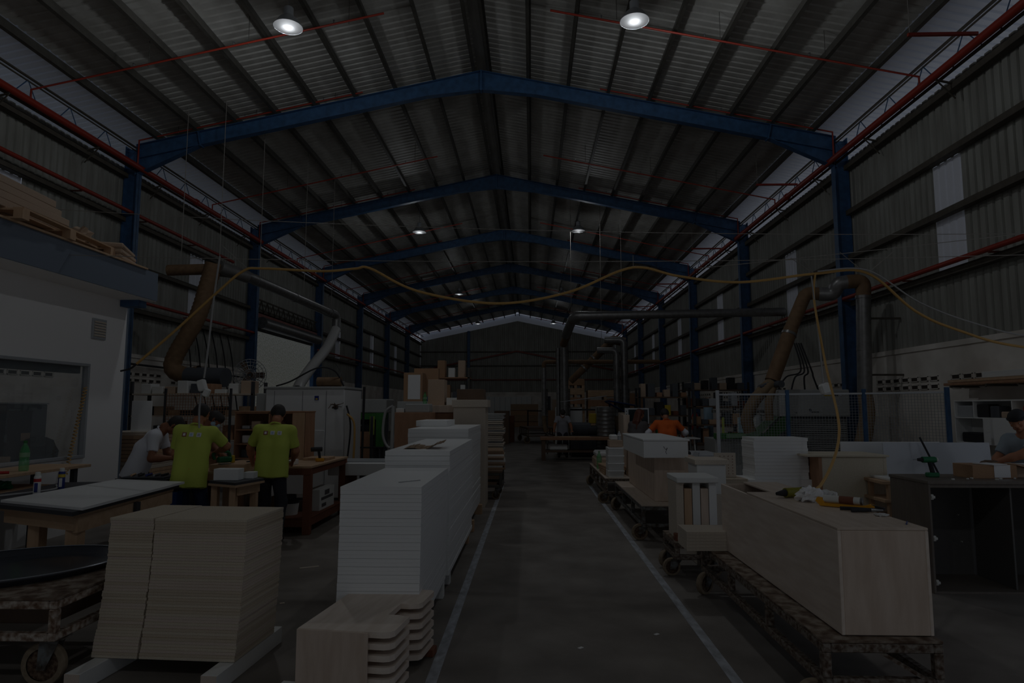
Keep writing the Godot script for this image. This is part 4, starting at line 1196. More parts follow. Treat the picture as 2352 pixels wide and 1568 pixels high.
	for k in 4:
		for j in 2:
			var bm := box_solo("timber_baulk", "pale timber baulk stacked on the office roof pallet", "timber", -6.75 + j * 0.4, -6.36 + j * 0.4, 3.98 + k * 0.09, 4.066 + k * 0.09, -8.3 + k * 0.12, -6.0, "card_pale", 0.006, "timber baulks on the office roof pallet")
			bm.rotation.y = 0.1 + rng.randf_range(-0.03, 0.03)
	for q in [[-6.2, -8.62, 0.2], [-6.35, -8.75, -0.15]]:
		var b := solo("cloth_bundle", "wrapped pale bundle at the end of the office roof pallet", "bundle", crumple(V(0, 0, 0), V(0.2, 0.16, 0.16), 31), "card_pale", "wrapped bundles on the office roof pallet")
		b.position = V(q[0], 3.98, q[1])
		b.rotation.y = q[2]
	for k in 3:
		var b := box_solo("paper_bundle", "pale bundle of packaged strips near the end of the office roof", "bundle", -6.45, -5.95, 3.845 + k * 0.075, 3.918 + k * 0.075, -9.65, -8.95 + k * 0.02, "card_pale", 0.02, "packaged strips on the office roof end")
		b.rotation.y = 0.25 + k * 0.05

func coil(a: Vector3, b: Vector3, r: float, turns: int, wire: float) -> MB:
	var p := PackedVector3Array()
	var n := turns * 8
	for i in n + 1:
		var t := float(i) / n
		var q := TAU * i / 8.0
		p.append(a.lerp(b, t) + V(cos(q) * r * 0.6, 0, sin(q) * r))
	return MB.new().tube(p, wire, 5)

# ------------------------------------------------ the lane's other side, near
func near_right() -> void:
	var t := trolley("platform_trolley", "long rusty steel trolley carrying the long tan carcass", V(1.935, 0, -5.12), 0.0, 0.66, 2.62, 0.44, 0.21, 0.1, "rusty_steel", "worn_deck", true)
	part(t, "brace", MB.new().bar(V(-0.02, 0.38, 1.28), V(0.25, 0.22, 1.28), 0.04, 0.02), "rusty_steel")
	# long carcass lying on its back
	var c := thing("cabinet_carcass", "long tan veneered cabinet carcass lying on the rusty trolley", "cabinet", V(2.0, 0.445, -5.02))
	var hx := 0.255
	var hl := 1.15
	part(c, "side_panel", MB.new().bb(-hx, -hx + 0.02, 0.0, 0.575, -hl, hl, 0.003), "tan_veneer_long")
	part(c, "side_panel", MB.new().bb(hx - 0.02, hx, 0.0, 0.575, -hl, hl, 0.003), "tan_veneer_long")
	part(c, "end_panel", MB.new().bb(-hx + 0.02, hx - 0.02, 0.0, 0.575, hl - 0.02, hl - 0.001, 0.003), "tan_veneer")
	part(c, "end_panel", MB.new().bb(-hx + 0.02, hx - 0.02, 0.0, 0.575, -hl, -hl + 0.02, 0.003), "tan_veneer")
	part(c, "back_panel", MB.new().bb(-hx + 0.02, hx - 0.02, 0.0, 0.018, -hl + 0.02, hl - 0.02), "white_gloss")
	part(c, "door", MB.new().bb(-hx, hx, 0.576, 0.592, -hl + 0.72, hl, 0.003), "tan_top")
	part(c, "half_door", MB.new().bb(-0.05, hx, 0.576, 0.592, -hl, -hl + 0.715, 0.003), "tan_top")
	part(c, "inner_shelf", MB.new().bb(-hx + 0.02, hx - 0.02, 0.02, 0.55, -hl + 0.9, -hl + 0.918), "white_gloss")
	# tools lying on it: top at y 1.037
	var y := 1.037
	var g := thing("caulking_gun", "olive and black caulking gun lying on the long tan carcass", "tool", V(1.98, y, -5.12), deg_to_rad(20))
	part(g, "barrel", MB.new().rod(V(-0.06, 0.038, 0), V(0.1, 0.038, 0.0), 0.036, 18), "olive_gun")
	part(g, "nozzle", MB.new().rod(V(-0.06, 0.038, 0), V(-0.14, 0.034, 0.0), 0.028, 14, 0.012), "black_rubber")
	part(g, "collar", MB.new().rod(V(0.1, 0.038, 0), V(0.115, 0.038, 0.0), 0.04, 16), "black_rubber")
	part(g, "handle", MB.new().tube(path([V(0.115, 0.04, 0), V(0.17, 0.05, 0), V(0.2, 0.055, 0.02), V(0.19, 0.04, 0.06), V(0.15, 0.025, 0.05)]), 0.016, 8), "olive_gun")
	solo("rag", "crumpled white rag in front of the olive caulking gun", "rag", crumple(V(2.03, y, -4.92), V(0.13, 0.075, 0.1), 41, 26), "paper")
	solo("plastic_bag", "crumpled clear plastic bag between the two guns", "bag", crumple(V(2.17, y, -4.95), V(0.11, 0.06, 0.09), 43, 22), "plastic_wrap")
	solo("bottle_cap", "small blue cap beside the white rag", "cap", MB.new().rod(V(2.10, y + 0.018, -4.82), V(2.13, y + 0.018, -4.83), 0.017, 12), "blue_label")
	g = thing("sealant_gun", "yellow open frame sealant gun with a tube in it on the long tan carcass", "tool", V(2.14, y, -4.62), deg_to_rad(-38))
	var cr := MB.new()
	cr.prism(PackedVector2Array([Vector2(-0.15, 0.0), Vector2(0.16, 0.0), Vector2(0.2, 0.022), Vector2(0.16, 0.034), Vector2(0.12, 0.02), Vector2(-0.12, 0.02), Vector2(-0.135, 0.05), Vector2(-0.17, 0.055), Vector2(-0.18, 0.03)]), 0.05, Transform3D(Basis.IDENTITY, V(0, 0.004, -0.025)))
	part(g, "cradle", cr, "yellow_gun")
	part(g, "tube", MB.new().rod(V(-0.13, 0.052, 0), V(0.1, 0.052, 0), 0.025, 18), "tube_white")
	part(g, "tube_label", MB.new().rod(V(-0.03, 0.052, 0), V(0.06, 0.052, 0), 0.0255, 18), "red_wood")
	part(g, "plunger", MB.new().rod(V(0.1, 0.052, 0), V(0.115, 0.052, 0), 0.024, 18), "grey_steel")
	part(g, "trigger", MB.new().bar(V(0.16, 0.03, 0), V(0.25, 0.02, 0.05), 0.015, 0.015), "black_rubber")
	g = thing("pliers", "black handled pliers lying in front of the yellow sealant gun", "tool", V(2.16, y + 0.004, -4.44), deg_to_rad(-20))
	part(g, "grip", MB.new().tube(path([V(-0.12, 0.01, -0.03), V(-0.04, 0.012, -0.02), V(0.06, 0.012, 0.0)]), 0.012, 8), "black_rubber")
	part(g, "grip", MB.new().tube(path([V(-0.06, 0.01, 0.05), V(0.0, 0.012, 0.03), V(0.06, 0.012, 0.0)]), 0.012, 8), "cable_black")
	part(g, "jaws", MB.new().rod(V(0.06, 0.012, 0), V(0.13, 0.012, -0.005), 0.014, 8, 0.006), "steel")
	solo("screw_sachet", "small clear sachet of screws near the pliers", "sachet", crumple(V(2.21, y, -4.28), V(0.06, 0.015, 0.05), 47, 14), "plastic_wrap")
	solo("pencil", "thin blue pencil near the corner of the long tan carcass", "pencil", MB.new().rod(V(2.19, y + 0.005, -3.97), V(2.24, y + 0.005, -4.05), 0.004, 6), "blue_label")
	# slab bundle, edge-banded bundle and small boxes on the trolley's far end
	sheet_stack("tan_board", "tan board in the small slab stack at the far end of the rusty trolley", "board", "tan boards at the far end of the rusty trolley", V(1.6, 0.442, -6.22), 0.0, 0.42, 0.36, 0.028, 6, ["cream"], 0.003)
	box_solo("wood_block", "reddish wood block on the small trolley behind the tan slab stack", "block", 1.47, 1.62, 0.361, 0.43, -6.98, -6.88, "red_wood")
	trolley("platform_trolley", "small steel trolley under the upright strip bundles", V(1.73, 0, -7.18), 0.0, 0.54, 0.62, 0.36, 0.2, 0.09, "rusty_steel", "worn_deck")
	for k in 5:
		var x0 := 1.5 + k * 0.085
		box_solo("edge_bundle", "upright bundle of pale edge-banded strips behind the tan slab stack", "bundle", x0, x0 + 0.078, 0.36, 0.94 - (k % 2) * 0.06, -7.35, -6.95, ["cream", "timber", "white_satin", "tan_veneer", "white_board"][k], 0.003, "upright strip bundles behind the tan slab stack")
	box_solo("white_tray", "white box lid lying on the upright strip bundles", "lid", 1.5, 1.93, 0.941, 1.0, -7.4, -6.9, "white_satin", 0.008)
	var b := thing("open_carton", "white carton with a tan rim behind the far end of the long carcass", "carton", V(2.02, 0.75, -7.7))
	part(b, "body", MB.new().bb(-0.16, 0.16, 0, 0.33, -0.22, 0.2, 0.004), "white_satin")
	part(b, "rim", MB.new().bb(-0.19, 0.19, 0.33, 0.385, -0.25, 0.23, 0.004), "cream")
	box_solo("support_crate", "pale crate that carries the white carton with the tan rim", "crate", 1.82, 2.22, 0.0, 0.75, -7.95, -7.45, "cream")
	# boards under the tall white stack
	box_solo("support_crate", "low tan crate under the short chipboard pile and the white panel stack", "crate", 2.16, 3.4, 0.0, 0.66, -8.75, -7.85, "tan_veneer")
	sheet_stack("chip_sheet", "chipboard sheet in the short pile beside the tall white panel stack", "board", "chipboard sheets beside the tall white panel stack", V(2.4, 0.66, -8.15), 0.05, 0.3, 0.45, 0.018, 12, ["particleboard_dark", "particleboard"], 0.004)
	b = thing("perforated_board", "pale perforated board standing on the short chipboard pile", "board", V(2.36, 0.876, -8.15))
	part(b, "panel", MB.new().bb(-0.13, 0.13, 0, 0.29, -0.01, 0.01, 0.002), "cream")
	var hm := MB.new()
	for i in 4:
		for j in 7: hm.rod(V(-0.06 + i * 0.05, 0.04 + j * 0.035, 0.009), V(-0.06 + i * 0.05, 0.04 + j * 0.035, 0.0112), 0.006, 6)
	var hp := part(b, "holes", hm, "red_wood")
	hp.set_meta("kind", "stuff")
	box_solo("white_slab", "broad white slab under the tall white panel stack", "panel", 2.66, 3.46, 0.66, 0.84, -8.72, -8.2, "white_board")
	sheet_stack("white_panel", "white panel in the tall stack before the meshed machine", "panel", "white panels of the stack before the meshed machine", V(3.07, 0.84, -8.45), 0.02, 0.66, 0.44, 0.042, 12, ["white_board"], 0.006)
	# beige carton wall and leaning panels
	b = thing("tall_carcass", "tall beige cabinet carcass standing behind the yellow sealant gun", "cabinet", V(3.82, 0, -8.3))
	part(b, "front", MB.new().bb(-0.36, 0.36, 0.02, 1.13, 0.29, 0.31, 0.004), "beige_board")
	part(b, "side_panel", MB.new().bb(-0.40, -0.36, 0.0, 1.13, -0.3, 0.31, 0.003), "brown_wood")
	part(b, "side_panel", MB.new().bb(0.36, 0.40, 0.0, 1.13, -0.3, 0.31, 0.003), "beige_board")
	part(b, "top", MB.new().bb(-0.55, 0.42, 1.132, 1.155, -0.32, 0.34, 0.003), "beige_board")
	part(b, "base", MB.new().bb(-0.36, 0.36, 0.0, 0.02, -0.3, 0.29), "beige_board")
	b = thing("tan_carcass", "narrow brown carcass just behind the tall white panel stack", "cabinet", V(3.25, 0, -9.2))
	part(b, "body", MB.new().bb(-0.16, 0.16, 0, 1.05, -0.25, 0.25, 0.004), "brown_wood")
	part(b, "top", MB.new().bb(-0.18, 0.18, 1.052, 1.07, -0.27, 0.27, 0.003), "tan_top")
	var p := solo("white_panel", "long white panel standing on edge behind the beige carcass", "panel", MB.new().box(V(0, 0.63, 0), V(1.3, 1.26, 0.02), Basis.IDENTITY, 0.003), "white_board")
	p.position = V(4.78, 0.002, -8.95)
	p = solo("glossy_panel", "large glossy grey panel leaning behind the drill", "panel", MB.new().box(V(0, 0.64, 0), V(1.35, 1.26, 0.018), Basis.IDENTITY, 0.003), "white_gloss")
	p.position = V(5.2, 0.004, -8.55)
	p.rotation.x = -0.08
	solo("black_rod", "thin black rod leaning against the glossy grey panel", "rod", MB.new().rod(V(4.93, 1.34, -8.52), V(5.25, 0.0, -8.0), 0.012, 8), "cable_black")
	# board cart between
	b = thing("board_cart", "timber cart loaded with offcut boards beside the black cabinet", "cart", V(4.2, 0, -7.75))
	for k in 4:
		part(b, "offcut_board", MB.new().box(V(rng.randf_range(-0.03, 0.03), 0.28 + k * 0.2, 0), V(0.5, 0.035, 0.5), Basis(Vector3.UP, rng.randf_range(-0.1, 0.1)), 0.003), "timber_flat")
	for q in [[-0.2, -0.2], [0.2, -0.2], [-0.2, 0.2], [0.2, 0.2]]:
		leg_box(b, "post", q[0], q[1], 0.05, 0, 0.9, "timber")
	part(b, "white_offcut", MB.new().bb(-0.2, 0.25, 0.9, 0.925, -0.2, 0.22, 0.003), "white_satin")
	# black cabinet
	b = thing("black_cabinet", "large black open fronted cabinet standing on the floor", "cabinet", V(3.73, 0, -6.36))
	var w := 1.6
	part(b, "side_panel", MB.new().bb(0, 0.022, 0.0, 1.0, -0.66, 0, 0.003), "black_veneer")
	part(b, "side_panel", MB.new().bb(w - 0.022, w, 0.0, 1.0, -0.66, 0, 0.003), "black_veneer")
	part(b, "top", MB.new().bb(-0.006, w + 0.006, 1.0, 1.03, -0.67, 0.005, 0.003), "black_veneer")
	part(b, "under_top_rail", MB.new().bb(0.022, w - 0.022, 0.965, 1.0, -0.62, -0.02, 0.002), "black_veneer")
	part(b, "bottom_panel", MB.new().bb(0.022, w - 0.022, 0.0, 0.022, -0.66, -0.002, 0.002), "black_veneer")
	part(b, "back_panel", MB.new().bb(0.022, w - 0.022, 0.022, 1.0, -0.66, -0.65), "black_inside")
	part(b, "divider", MB.new().bb(0.80, 0.818, 0.022, 0.965, -0.62, -0.08, 0.002), "black_inside")
	for yy in [0.1, 0.5, 0.88]:
		var hg := part(b, "hinge", MB.new().bb(0.022, 0.05, yy - 0.025, yy + 0.025, -0.03, -0.004, 0.004).bb(0.026, 0.06, yy - 0.012, yy + 0.012, -0.02, 0.004, 0.003), "tube_white")
	for q in [[0.32, 0.62], [0.33, 0.35], [0.66, 0.62], [0.68, 0.35], [0.1, 0.06]]:
		part(b, "shelf_pin", MB.new().rod(V(q[0], q[1], -0.65), V(q[0], q[1], -0.63), 0.006, 6), "tube_white")
	# on the black cabinet
	var d := thing("cordless_drill", "green and black cordless drill standing on the black cabinet", "drill", V(3.95, 1.03, -6.72), 0.0)
	part(d, "body", MB.new().rod(V(-0.05, 0.17, 0), V(0.07, 0.17, 0), 0.03, 16).rod(V(0.07, 0.17, 0), V(0.085, 0.17, 0), 0.026, 14), "tool_green")
	part(d, "chuck", MB.new().rod(V(-0.05, 0.17, 0), V(-0.095, 0.17, 0), 0.022, 14, 0.014), "black_rubber")
	part(d, "bit", MB.new().rod(V(-0.095, 0.17, 0), V(-0.14, 0.17, 0), 0.004, 6), "steel")
	part(d, "grip", MB.new().rod(V(0.02, 0.15, 0), V(0.045, 0.045, 0), 0.02, 12, 0.022), "black_rubber")
	part(d, "battery", MB.new().box(V(0.04, 0.022, 0), V(0.11, 0.044, 0.07), Basis.IDENTITY, 0.008), "tool_green")
	part(d, "motor_cap", MB.new().ball(V(0.085, 0.17, 0), V(0.02, 0.027, 0.027)), "tube_white")
	b = thing("parts_carton", "open brown carton with white paper on the black cabinet", "carton", V(4.5, 1.03, -6.72), 0.05)
	part(b, "body", MB.new().bb(-0.22, 0.22, 0, 0.13, -0.14, 0.14, 0.003), "cardboard")
	part(b, "flap", MB.new().box(V(0.3, 0.11, 0.02), V(0.2, 0.006, 0.26), Basis(Vector3.BACK, -0.25)), "cardboard")
	part(b, "paper", MB.new().box(V(0.02, 0.135, 0.05), V(0.2, 0.006, 0.2), Basis(Vector3.UP, 0.3)).box(V(0.07, 0.07, 0.143), V(0.16, 0.12, 0.004)), "paper")
	b = thing("parts_carton", "second brown carton tipped beside the one with paper", "carton", V(4.95, 1.03, -6.8), -0.2)
	part(b, "body", MB.new().bb(-0.18, 0.18, 0, 0.12, -0.13, 0.13, 0.003), "card_pale")
	part(b, "white_sheet", MB.new().box(V(0.1, 0.125, 0.03), V(0.3, 0.006, 0.2), Basis(Vector3.UP, 0.4)), "paper")
	for i in 7:
		var xx := 4.02 + i * 0.12 + (0.05 if i % 2 else 0.0)
		solo("hardware_piece", "tiny white fitting scattered along the black cabinet top edge", "fitting", MB.new().box(V(xx, 1.037, -6.45 - (i % 3) * 0.05), V(0.03, 0.014, 0.018), Basis(Vector3.UP, i * 0.8), 0.003), "tube_white", "white fittings on the black cabinet")
	for q in [[V(1.52, 0.002, -7.89), "beside the second trolley wheel"], [V(0.95, 0.002, -5.2), "in the lane near the rusty trolley"], [V(0.35, 0.002, -4.9), "in the middle of the lane"]]:
		solo("paper_scrap", "white scrap on the floor %s" % q[1], "scrap", MB.new().box(q[0], V(0.04, 0.003, 0.025), Basis(Vector3.UP, 0.7)), "paper")
	wall_shelves()

func wall_shelves() -> void:
	var x := XR
	# vent slots in the masonry, both long walls
	for s in [-1.0, 1.0]:
		var runs := [[-12.95, 7], [-10.65, 6], [-16.4, 6], [-20.5, 8], [-24.5, 8], [-29.0, 8], [-33.0, 8]] if s > 0 else [[-11.4, 8], [-15.2, 9], [-18.6, 8], [-33.0, 8], [-37.0, 8]]
		for r in runs:
			var t := struct("trim", "two rows of slotted vent blocks in the masonry of the %s, %d metres in" % ["office side wall" if s < 0 else "shelf side wall", int(-r[0])])
			var xw := XL if s < 0 else XR
			var yb := 2.12 if s > 0 else 2.42
			for row in 2:
				for i in r[1]:
					var z: float = r[0] - i * 0.33
					var yy := yb + row * 0.16
					var m := MB.new()
					for q in [[-0.13, -0.11, -0.05, 0.05], [0.11, 0.13, -0.05, 0.05], [-0.13, 0.13, 0.035, 0.05], [-0.13, 0.13, -0.05, -0.035]]:
						m.bb(xw - s * 0.018, xw, yy + q[2], yy + q[3], z + q[0], z + q[1])
					var vb := part(t, "vent_block", m, "plaster")
					part(vb, "slot", MB.new().bb(xw - s * 0.004, xw, yy - 0.035, yy + 0.035, z - 0.11, z + 0.11), "vent_hole")
	# timber bundle on wall brackets
	var wb := thing("wall_bracket", "steel wall brackets under the timber bundle by the vent slots", "bracket")
	for z in [-9.9, -10.8, -11.7]:
		part(wb, "arm", MB.new().bb(x - 0.5, x, 2.06, 2.1, z - 0.02, z + 0.02), "girt")
	for i in 7:
		var yy := 2.1 + (i / 4) * 0.05
		var xx := x - 0.46 + (i % 4) * 0.105
		var o := box_solo("timber_length", "long rough timber length in the bundle on the wall brackets", "timber", xx, xx + 0.09, yy, yy + 0.045, -11.95 + (i % 3) * 0.12, -9.7, ["brown_wood", "timber", "timber_flat"][i % 3], 0.004, "timber lengths on the wall brackets")
	box_solo("wrapped_carton", "long white wrapped carton lying on the bundle on the wall brackets", "carton", x - 0.42, x - 0.16, 2.2, 2.3, -11.0, -9.8, "white_satin", 0.006)
	# white wall cabinet
	var c := thing("wall_cabinet", "white open wall cabinet with two rows of compartments behind the man in the cap", "cabinet", V(x - 0.3, 1.1, -11.95))
	var l := 2.3
	part(c, "back", MB.new().bb(0.28, 0.3, 0, 0.74, 0, l), "white_satin")
	for yy in [0.0, 0.43, 0.72]:
		part(c, "shelf_board", MB.new().bb(0, 0.28, yy, yy + 0.02, 0, l, 0.002), "white_board")
	for q in [[0.0, 0.02, 0.0, 0.72], [0.5, 0.515, 0.45, 0.72], [0.72, 0.74, 0.02, 0.43], [l - 0.02, l, 0.0, 0.72], [1.4, 1.42, 0.45, 0.72]]:
		part(c, "divider", MB.new().bb(0, 0.28, q[2], q[3], q[0], q[1], 0.002), "white_board")
	part(c, "closed_door", MB.new().bb(-0.015, 0.0, 0.0, 0.43, 0.76, l, 0.003), "white_board")
	var x0 := x - 0.28
	box_solo("toolbox", "long black toolbox in the lower compartment of the white wall cabinet", "toolbox", x0 + 0.02, x0 + 0.22, 1.12, 1.29, -11.85, -11.27, "black_rubber", 0.02)
	var items := [["grey_board", 0.03, 0.42, 0.2, "pale grey box"], ["black_rubber", 0.53, 0.8, 0.22, "black case"], ["machine_dark", 0.85, 1.05, 0.19, "dark patterned bag"], ["card_pale", 1.1, 1.38, 0.1, "low pale packet"], ["yellow_mark", 1.45, 1.55, 0.07, "small yellow packet"], ["tool_red", 1.58, 1.64, 0.19, "red bottle"], ["white_satin", 1.68, 1.9, 0.2, "white tub"]]
	for it in items:
		box_solo("stored_item", "%s in the upper row of the white wall cabinet" % it[4], "item", x0 + 0.02, x0 + 0.22, 1.55, 1.55 + it[3], -11.95 + it[1], -11.95 + it[2], it[0], 0.015)

# ------------------------------------------------ middle of the hall, office side
func person_screen(t: Node3D, x: float, y: float, z: float, w: float, h: float) -> void:
	part(t, "screen_frame", MB.new().bb(x - w / 2, x + w / 2, y - h / 2, y + h / 2, z - 0.04, z, 0.006), "screen_frame")
	part(t, "screen", MB.new().bb(x - w / 2 + 0.03, x + w / 2 - 0.03, y - h / 2 + 0.03, y + h / 2 - 0.03, z, z + 0.004), "screen")

# square wire mesh between two floor points
func wire_mesh(a: Vector3, b: Vector3, y0: float, y1: float, pitch: float, r: float) -> MB:
	var m := MB.new()
	var l := V(a.x, 0, a.z).distance_to(V(b.x, 0, b.z))
	var n := int(l / pitch)
	for i in n + 1:
		var p := a.lerp(b, float(i) / n)
		m.bar(V(p.x, y0, p.z), V(p.x, y1, p.z), r, r)
	var k := int((y1 - y0) / pitch)
	for i in k + 1:
		var y := lerpf(y0, y1, float(i) / k)
		m.bar(V(a.x, y, a.z), V(b.x, y, b.z), r, r)
	return m

# open storage rack with loose goods: goods are things of their own
func rack(called: String, label: String, x0: float, x1: float, z0: float, z1: float, shelves: Array, post_m: String, shelf_m: String) -> Node3D:
	var t := thing(called, label, "rack", V((x0 + x1) / 2, 0, (z0 + z1) / 2))
	var hx := absf(x1 - x0) / 2
	var hz := absf(z1 - z0) / 2
	var top: float = shelves[shelves.size() - 1] + 0.25
	for sx in [-1.0, 1.0]:
		for sz in [-1.0, 1.0]: leg_box(t, "post", sx * (hx - 0.03), sz * (hz - 0.03), 0.06, 0, top, post_m)
	for y in shelves:
		part(t, "shelf_board", MB.new().bb(-hx, hx, y - 0.03, y, -hz, hz, 0.002), shelf_m)
	return t

func goods(where: String, x0: float, x1: float, z: float, y: float, room: float, n: int, pal: Array, deep := 0.35) -> void:
	var words := {"card_pale": "pale carton", "cardboard": "brown carton", "white_satin": "white box", "machine_dark": "dark machine part", "black_rubber": "black case", "grey_board": "grey tin", "timber": "pale wood block", "brown_wood": "brown wood block", "tool_red": "red box", "blue_sheet": "blue bin", "tool_green": "green tin", "red_wood": "reddish offcut", "yellow_mark": "yellow box"}
	var size_words := ["low", "squat", "medium", "tall"]
	var step := (x1 - x0) / n
	for i in n:
		var m: String = pal[i % pal.size()]
		var q := rng.randi_range(0, 3)
		var h: float = room * (0.3 + 0.2 * q)
		var w := step * rng.randf_range(0.6, 0.92)
		var d := deep * rng.randf_range(0.6, 1.0)
		var xc := x0 + step * (i + 0.5)
		var nm: String = ["storage_box", "parts_bin", "stored_block"][i % 3]
		var mb := MB.new()
		mb.box(V(0, h / 2, 0), V(w, h, d), Basis.IDENTITY, 0.008)
		var o := solo(nm, "%s %s, %s on %s" % [size_words[q], words[m], ["first", "second", "third", "fourth", "fifth", "sixth", "seventh", "eighth", "ninth"][i], where], "box", mb, m)
		o.position = V(xc, y + 0.001, z)
		o.rotation.y = rng.randf_range(-0.06, 0.06)

func mid_left() -> void:
	# bench with the dark top between the two lime shirts
	var t := thing("workbench", "timber workbench with a dark top between the two workers in lime shirts", "workbench")
	part(t, "top", poly_slab([[-3.84, -7.8], [-3.42, -7.58], [-3.3, -8.1], [-3.5, -8.25], [-3.86, -8.22]], 0.82, 0.85), "charcoal")
	part(t, "timber_edge", poly_slab([[-3.84, -7.78], [-3.41, -7.56], [-3.29, -8.1], [-3.5, -8.26], [-3.86, -8.23]], 0.795, 0.82), "timber_flat")
	part(t, "rail", MB.new().bar(V(-3.44, 0.74, -7.7), V(-3.36, 0.74, -8.1), 0.03, 0.1), "timber_flat")
	for q in [[-3.5, -7.72, "timber"], [-3.4, -8.06, "timber"], [-3.78, -7.85, "timber"], [-3.78, -8.15, "timber"]]:
		leg_box(t, "leg", q[0], q[1], 0.075, 0, 0.795, q[2])
	var b := box_solo("white_block", "white panel block standing on the dark topped workbench", "block", -3.80, -3.5, 0.851, 0.985, -7.98, -7.82, "white_board", 0.004)
	box_solo("white_carton", "smaller white carton beside the white panel block", "carton", -3.52, -3.40, 0.851, 0.93, -8.15, -8.02, "white_satin", 0.004)
	# the table where the masked worker saws
	bench("saw_table", "timber saw table in front of the masked worker in grey", -4.55, -3.7, -8.93, -8.4, 0.90, "timber_flat", "brown_wood")
	sheet_stack("work_board", "tan board lying on the timber saw table", "board", "tan boards on the saw table", V(-3.98, 0.901, -8.7), 0.05, 0.46, 0.36, 0.025, 3, ["timber_flat"], 0.01)
	t = thing("jigsaw", "green jigsaw held in the masked worker's hand", "tool", V(-4.05, 0.977, -8.56), 0.9)
	part(t, "shoe_plate", MB.new().bb(-0.03, 0.1, 0, 0.008, -0.05, 0.05), "steel")
	part(t, "body", MB.new().box(V(0.03, 0.06, 0), V(0.2, 0.08, 0.07), Basis.IDENTITY, 0.02), "tool_green")
	part(t, "handle", MB.new().tube(path([V(-0.1, 0.07, 0), V(-0.12, 0.14, 0), V(-0.02, 0.17, 0), V(0.08, 0.15, 0), V(0.11, 0.08, 0)]), 0.02, 8), "tool_green")
	part(t, "nose", MB.new().box(V(0.14, 0.06, 0), V(0.05, 0.1, 0.05), Basis.IDENTITY, 0.01), "yellow_mark")
	# big two-level bench behind the second lime shirt
	bench("workbench", "reddish two-level timber workbench on casters by the white machine", -4.45, -3.0, -10.75, -8.95, 0.92, "timber_flat", "red_wood", 0.22, 0.1)
	for q in [[-3.1, -9.0], [-3.1, -10.7], [-4.35, -9.0]]:
		solo("bench_caster", "small caster under the reddish workbench", "caster", MB.new().rod(V(q[0] - 0.015, 0.02, q[1]), V(q[0] + 0.015, 0.02, q[1]), 0.02, 12), "grey_steel", "casters under the reddish workbench")
	var tc := thing("tool_cabinet", "open fronted brown tool cabinet standing on the reddish workbench", "cabinet", V(-4.05, 0.921, -10.3))
	part(tc, "back", MB.new().bb(-0.55, 0.55, 0, 0.72, -0.25, -0.235), "brown_wood")
	for x in [-0.55, -0.02, 0.35, 0.53]: part(tc, "side", MB.new().bb(x, x + 0.02, 0.0, 0.72, -0.235, 0.22, 0.002), "brown_wood")
	for y in [0.0, 0.22, 0.44, 0.70]: part(tc, "shelf_board", MB.new().bb(-0.53, 0.35, y, y + 0.02, -0.235, 0.22, 0.002), "brown_wood")
	part(tc, "pale_panel", MB.new().bb(0.36, 0.55, 0.0, 0.72, 0.2, 0.225, 0.002), "timber")
	part(tc, "top_edge", MB.new().bb(-0.56, 0.56, 0.72, 0.74, -0.26, 0.24, 0.002), "brown_wood")
	for r in 3:
		goods("shelf %s of the brown tool cabinet" % ["one", "two", "three"][r], -4.56, -3.75, -10.3, 0.942 + r * 0.22, 0.17, 5, [["machine_dark", "tool_red", "grey_board", "white_satin", "brown_wood"], ["white_satin", "cardboard", "machine_dark", "blue_sheet", "grey_board"], ["grey_board", "card_pale", "black_rubber", "timber", "tool_red"]][r], 0.25)
	t = thing("red_tool", "red power tool lying on the reddish workbench edge", "tool", V(-3.78, 0.921, -9.1), 0.2)
	part(t, "body", MB.new().box(V(0, 0.07, 0), V(0.2, 0.12, 0.1), Basis.IDENTITY, 0.03), "tool_red")
	part(t, "handle", MB.new().rod(V(-0.06, 0.04, 0), V(-0.16, 0.03, 0.04), 0.03, 10), "black_rubber")
	t = thing("cordless_drill", "black and yellow drill standing by the brown tool cabinet", "drill", V(-3.18, 0.921, -9.7), 0.5)
	part(t, "body", MB.new().rod(V(-0.08, 0.18, 0), V(0.08, 0.18, 0), 0.033, 12), "black_rubber")
	part(t, "grip", MB.new().rod(V(0.03, 0.17, 0), V(0.05, 0.05, 0), 0.02, 10), "black_rubber")
	part(t, "battery", MB.new().box(V(0.05, 0.025, 0), V(0.12, 0.05, 0.08), Basis.IDENTITY, 0.01), "yellow_gun")
	for q in [[-3.45, -3.08, 0.921, 0.96, -10.3, -9.9, "timber", "pale wood offcut on the reddish workbench corner"], [-3.55, -3.3, 0.921, 0.99, -9.3, -9.0, "white_satin", "white box on the reddish workbench front edge"]]:
		box_solo("bench_offcut", q[7], "offcut", q[0], q[1], q[2], q[3], q[4], q[5], q[6], 0.004)
	t = thing("paint_tub", "white tub with a dark lid on the reddish bench's lower shelf", "tub", V(-3.42, 0.221, -9.3))
	part(t, "tub", MB.new().lathe(lathe_prof([[0.0, 0.0], [0.12, 0.0], [0.14, 0.16], [0.0, 0.16]]), Vector3.ZERO, 20), "white_satin")
	part(t, "lid", MB.new().lathe(lathe_prof([[0.0, 0.16], [0.145, 0.16], [0.145, 0.2], [0.1, 0.21], [0.1, 0.27], [0.0, 0.27]]), Vector3.ZERO, 20), "black_rubber")
	t = thing("printed_carton", "white carton printed in purple on the reddish bench's lower shelf", "carton", V(-3.18, 0.221, -9.95))
	part(t, "body", MB.new().bb(-0.1, 0.1, 0, 0.3, -0.35, 0.35, 0.003), "white_satin")
	part(t, "print", MB.new().bb(0.1, 0.103, 0.14, 0.18, -0.28, 0.28).bb(0.1, 0.103, 0.2, 0.27, -0.1, 0.12).bb(0.1, 0.103, 0.04, 0.09, 0.05, 0.25), "tee_dark")
	goods("the lower shelf of the reddish bench", -4.3, -3.6, -9.6, 0.22, 0.4, 3, ["card_pale", "machine_dark", "cardboard"], 0.5)
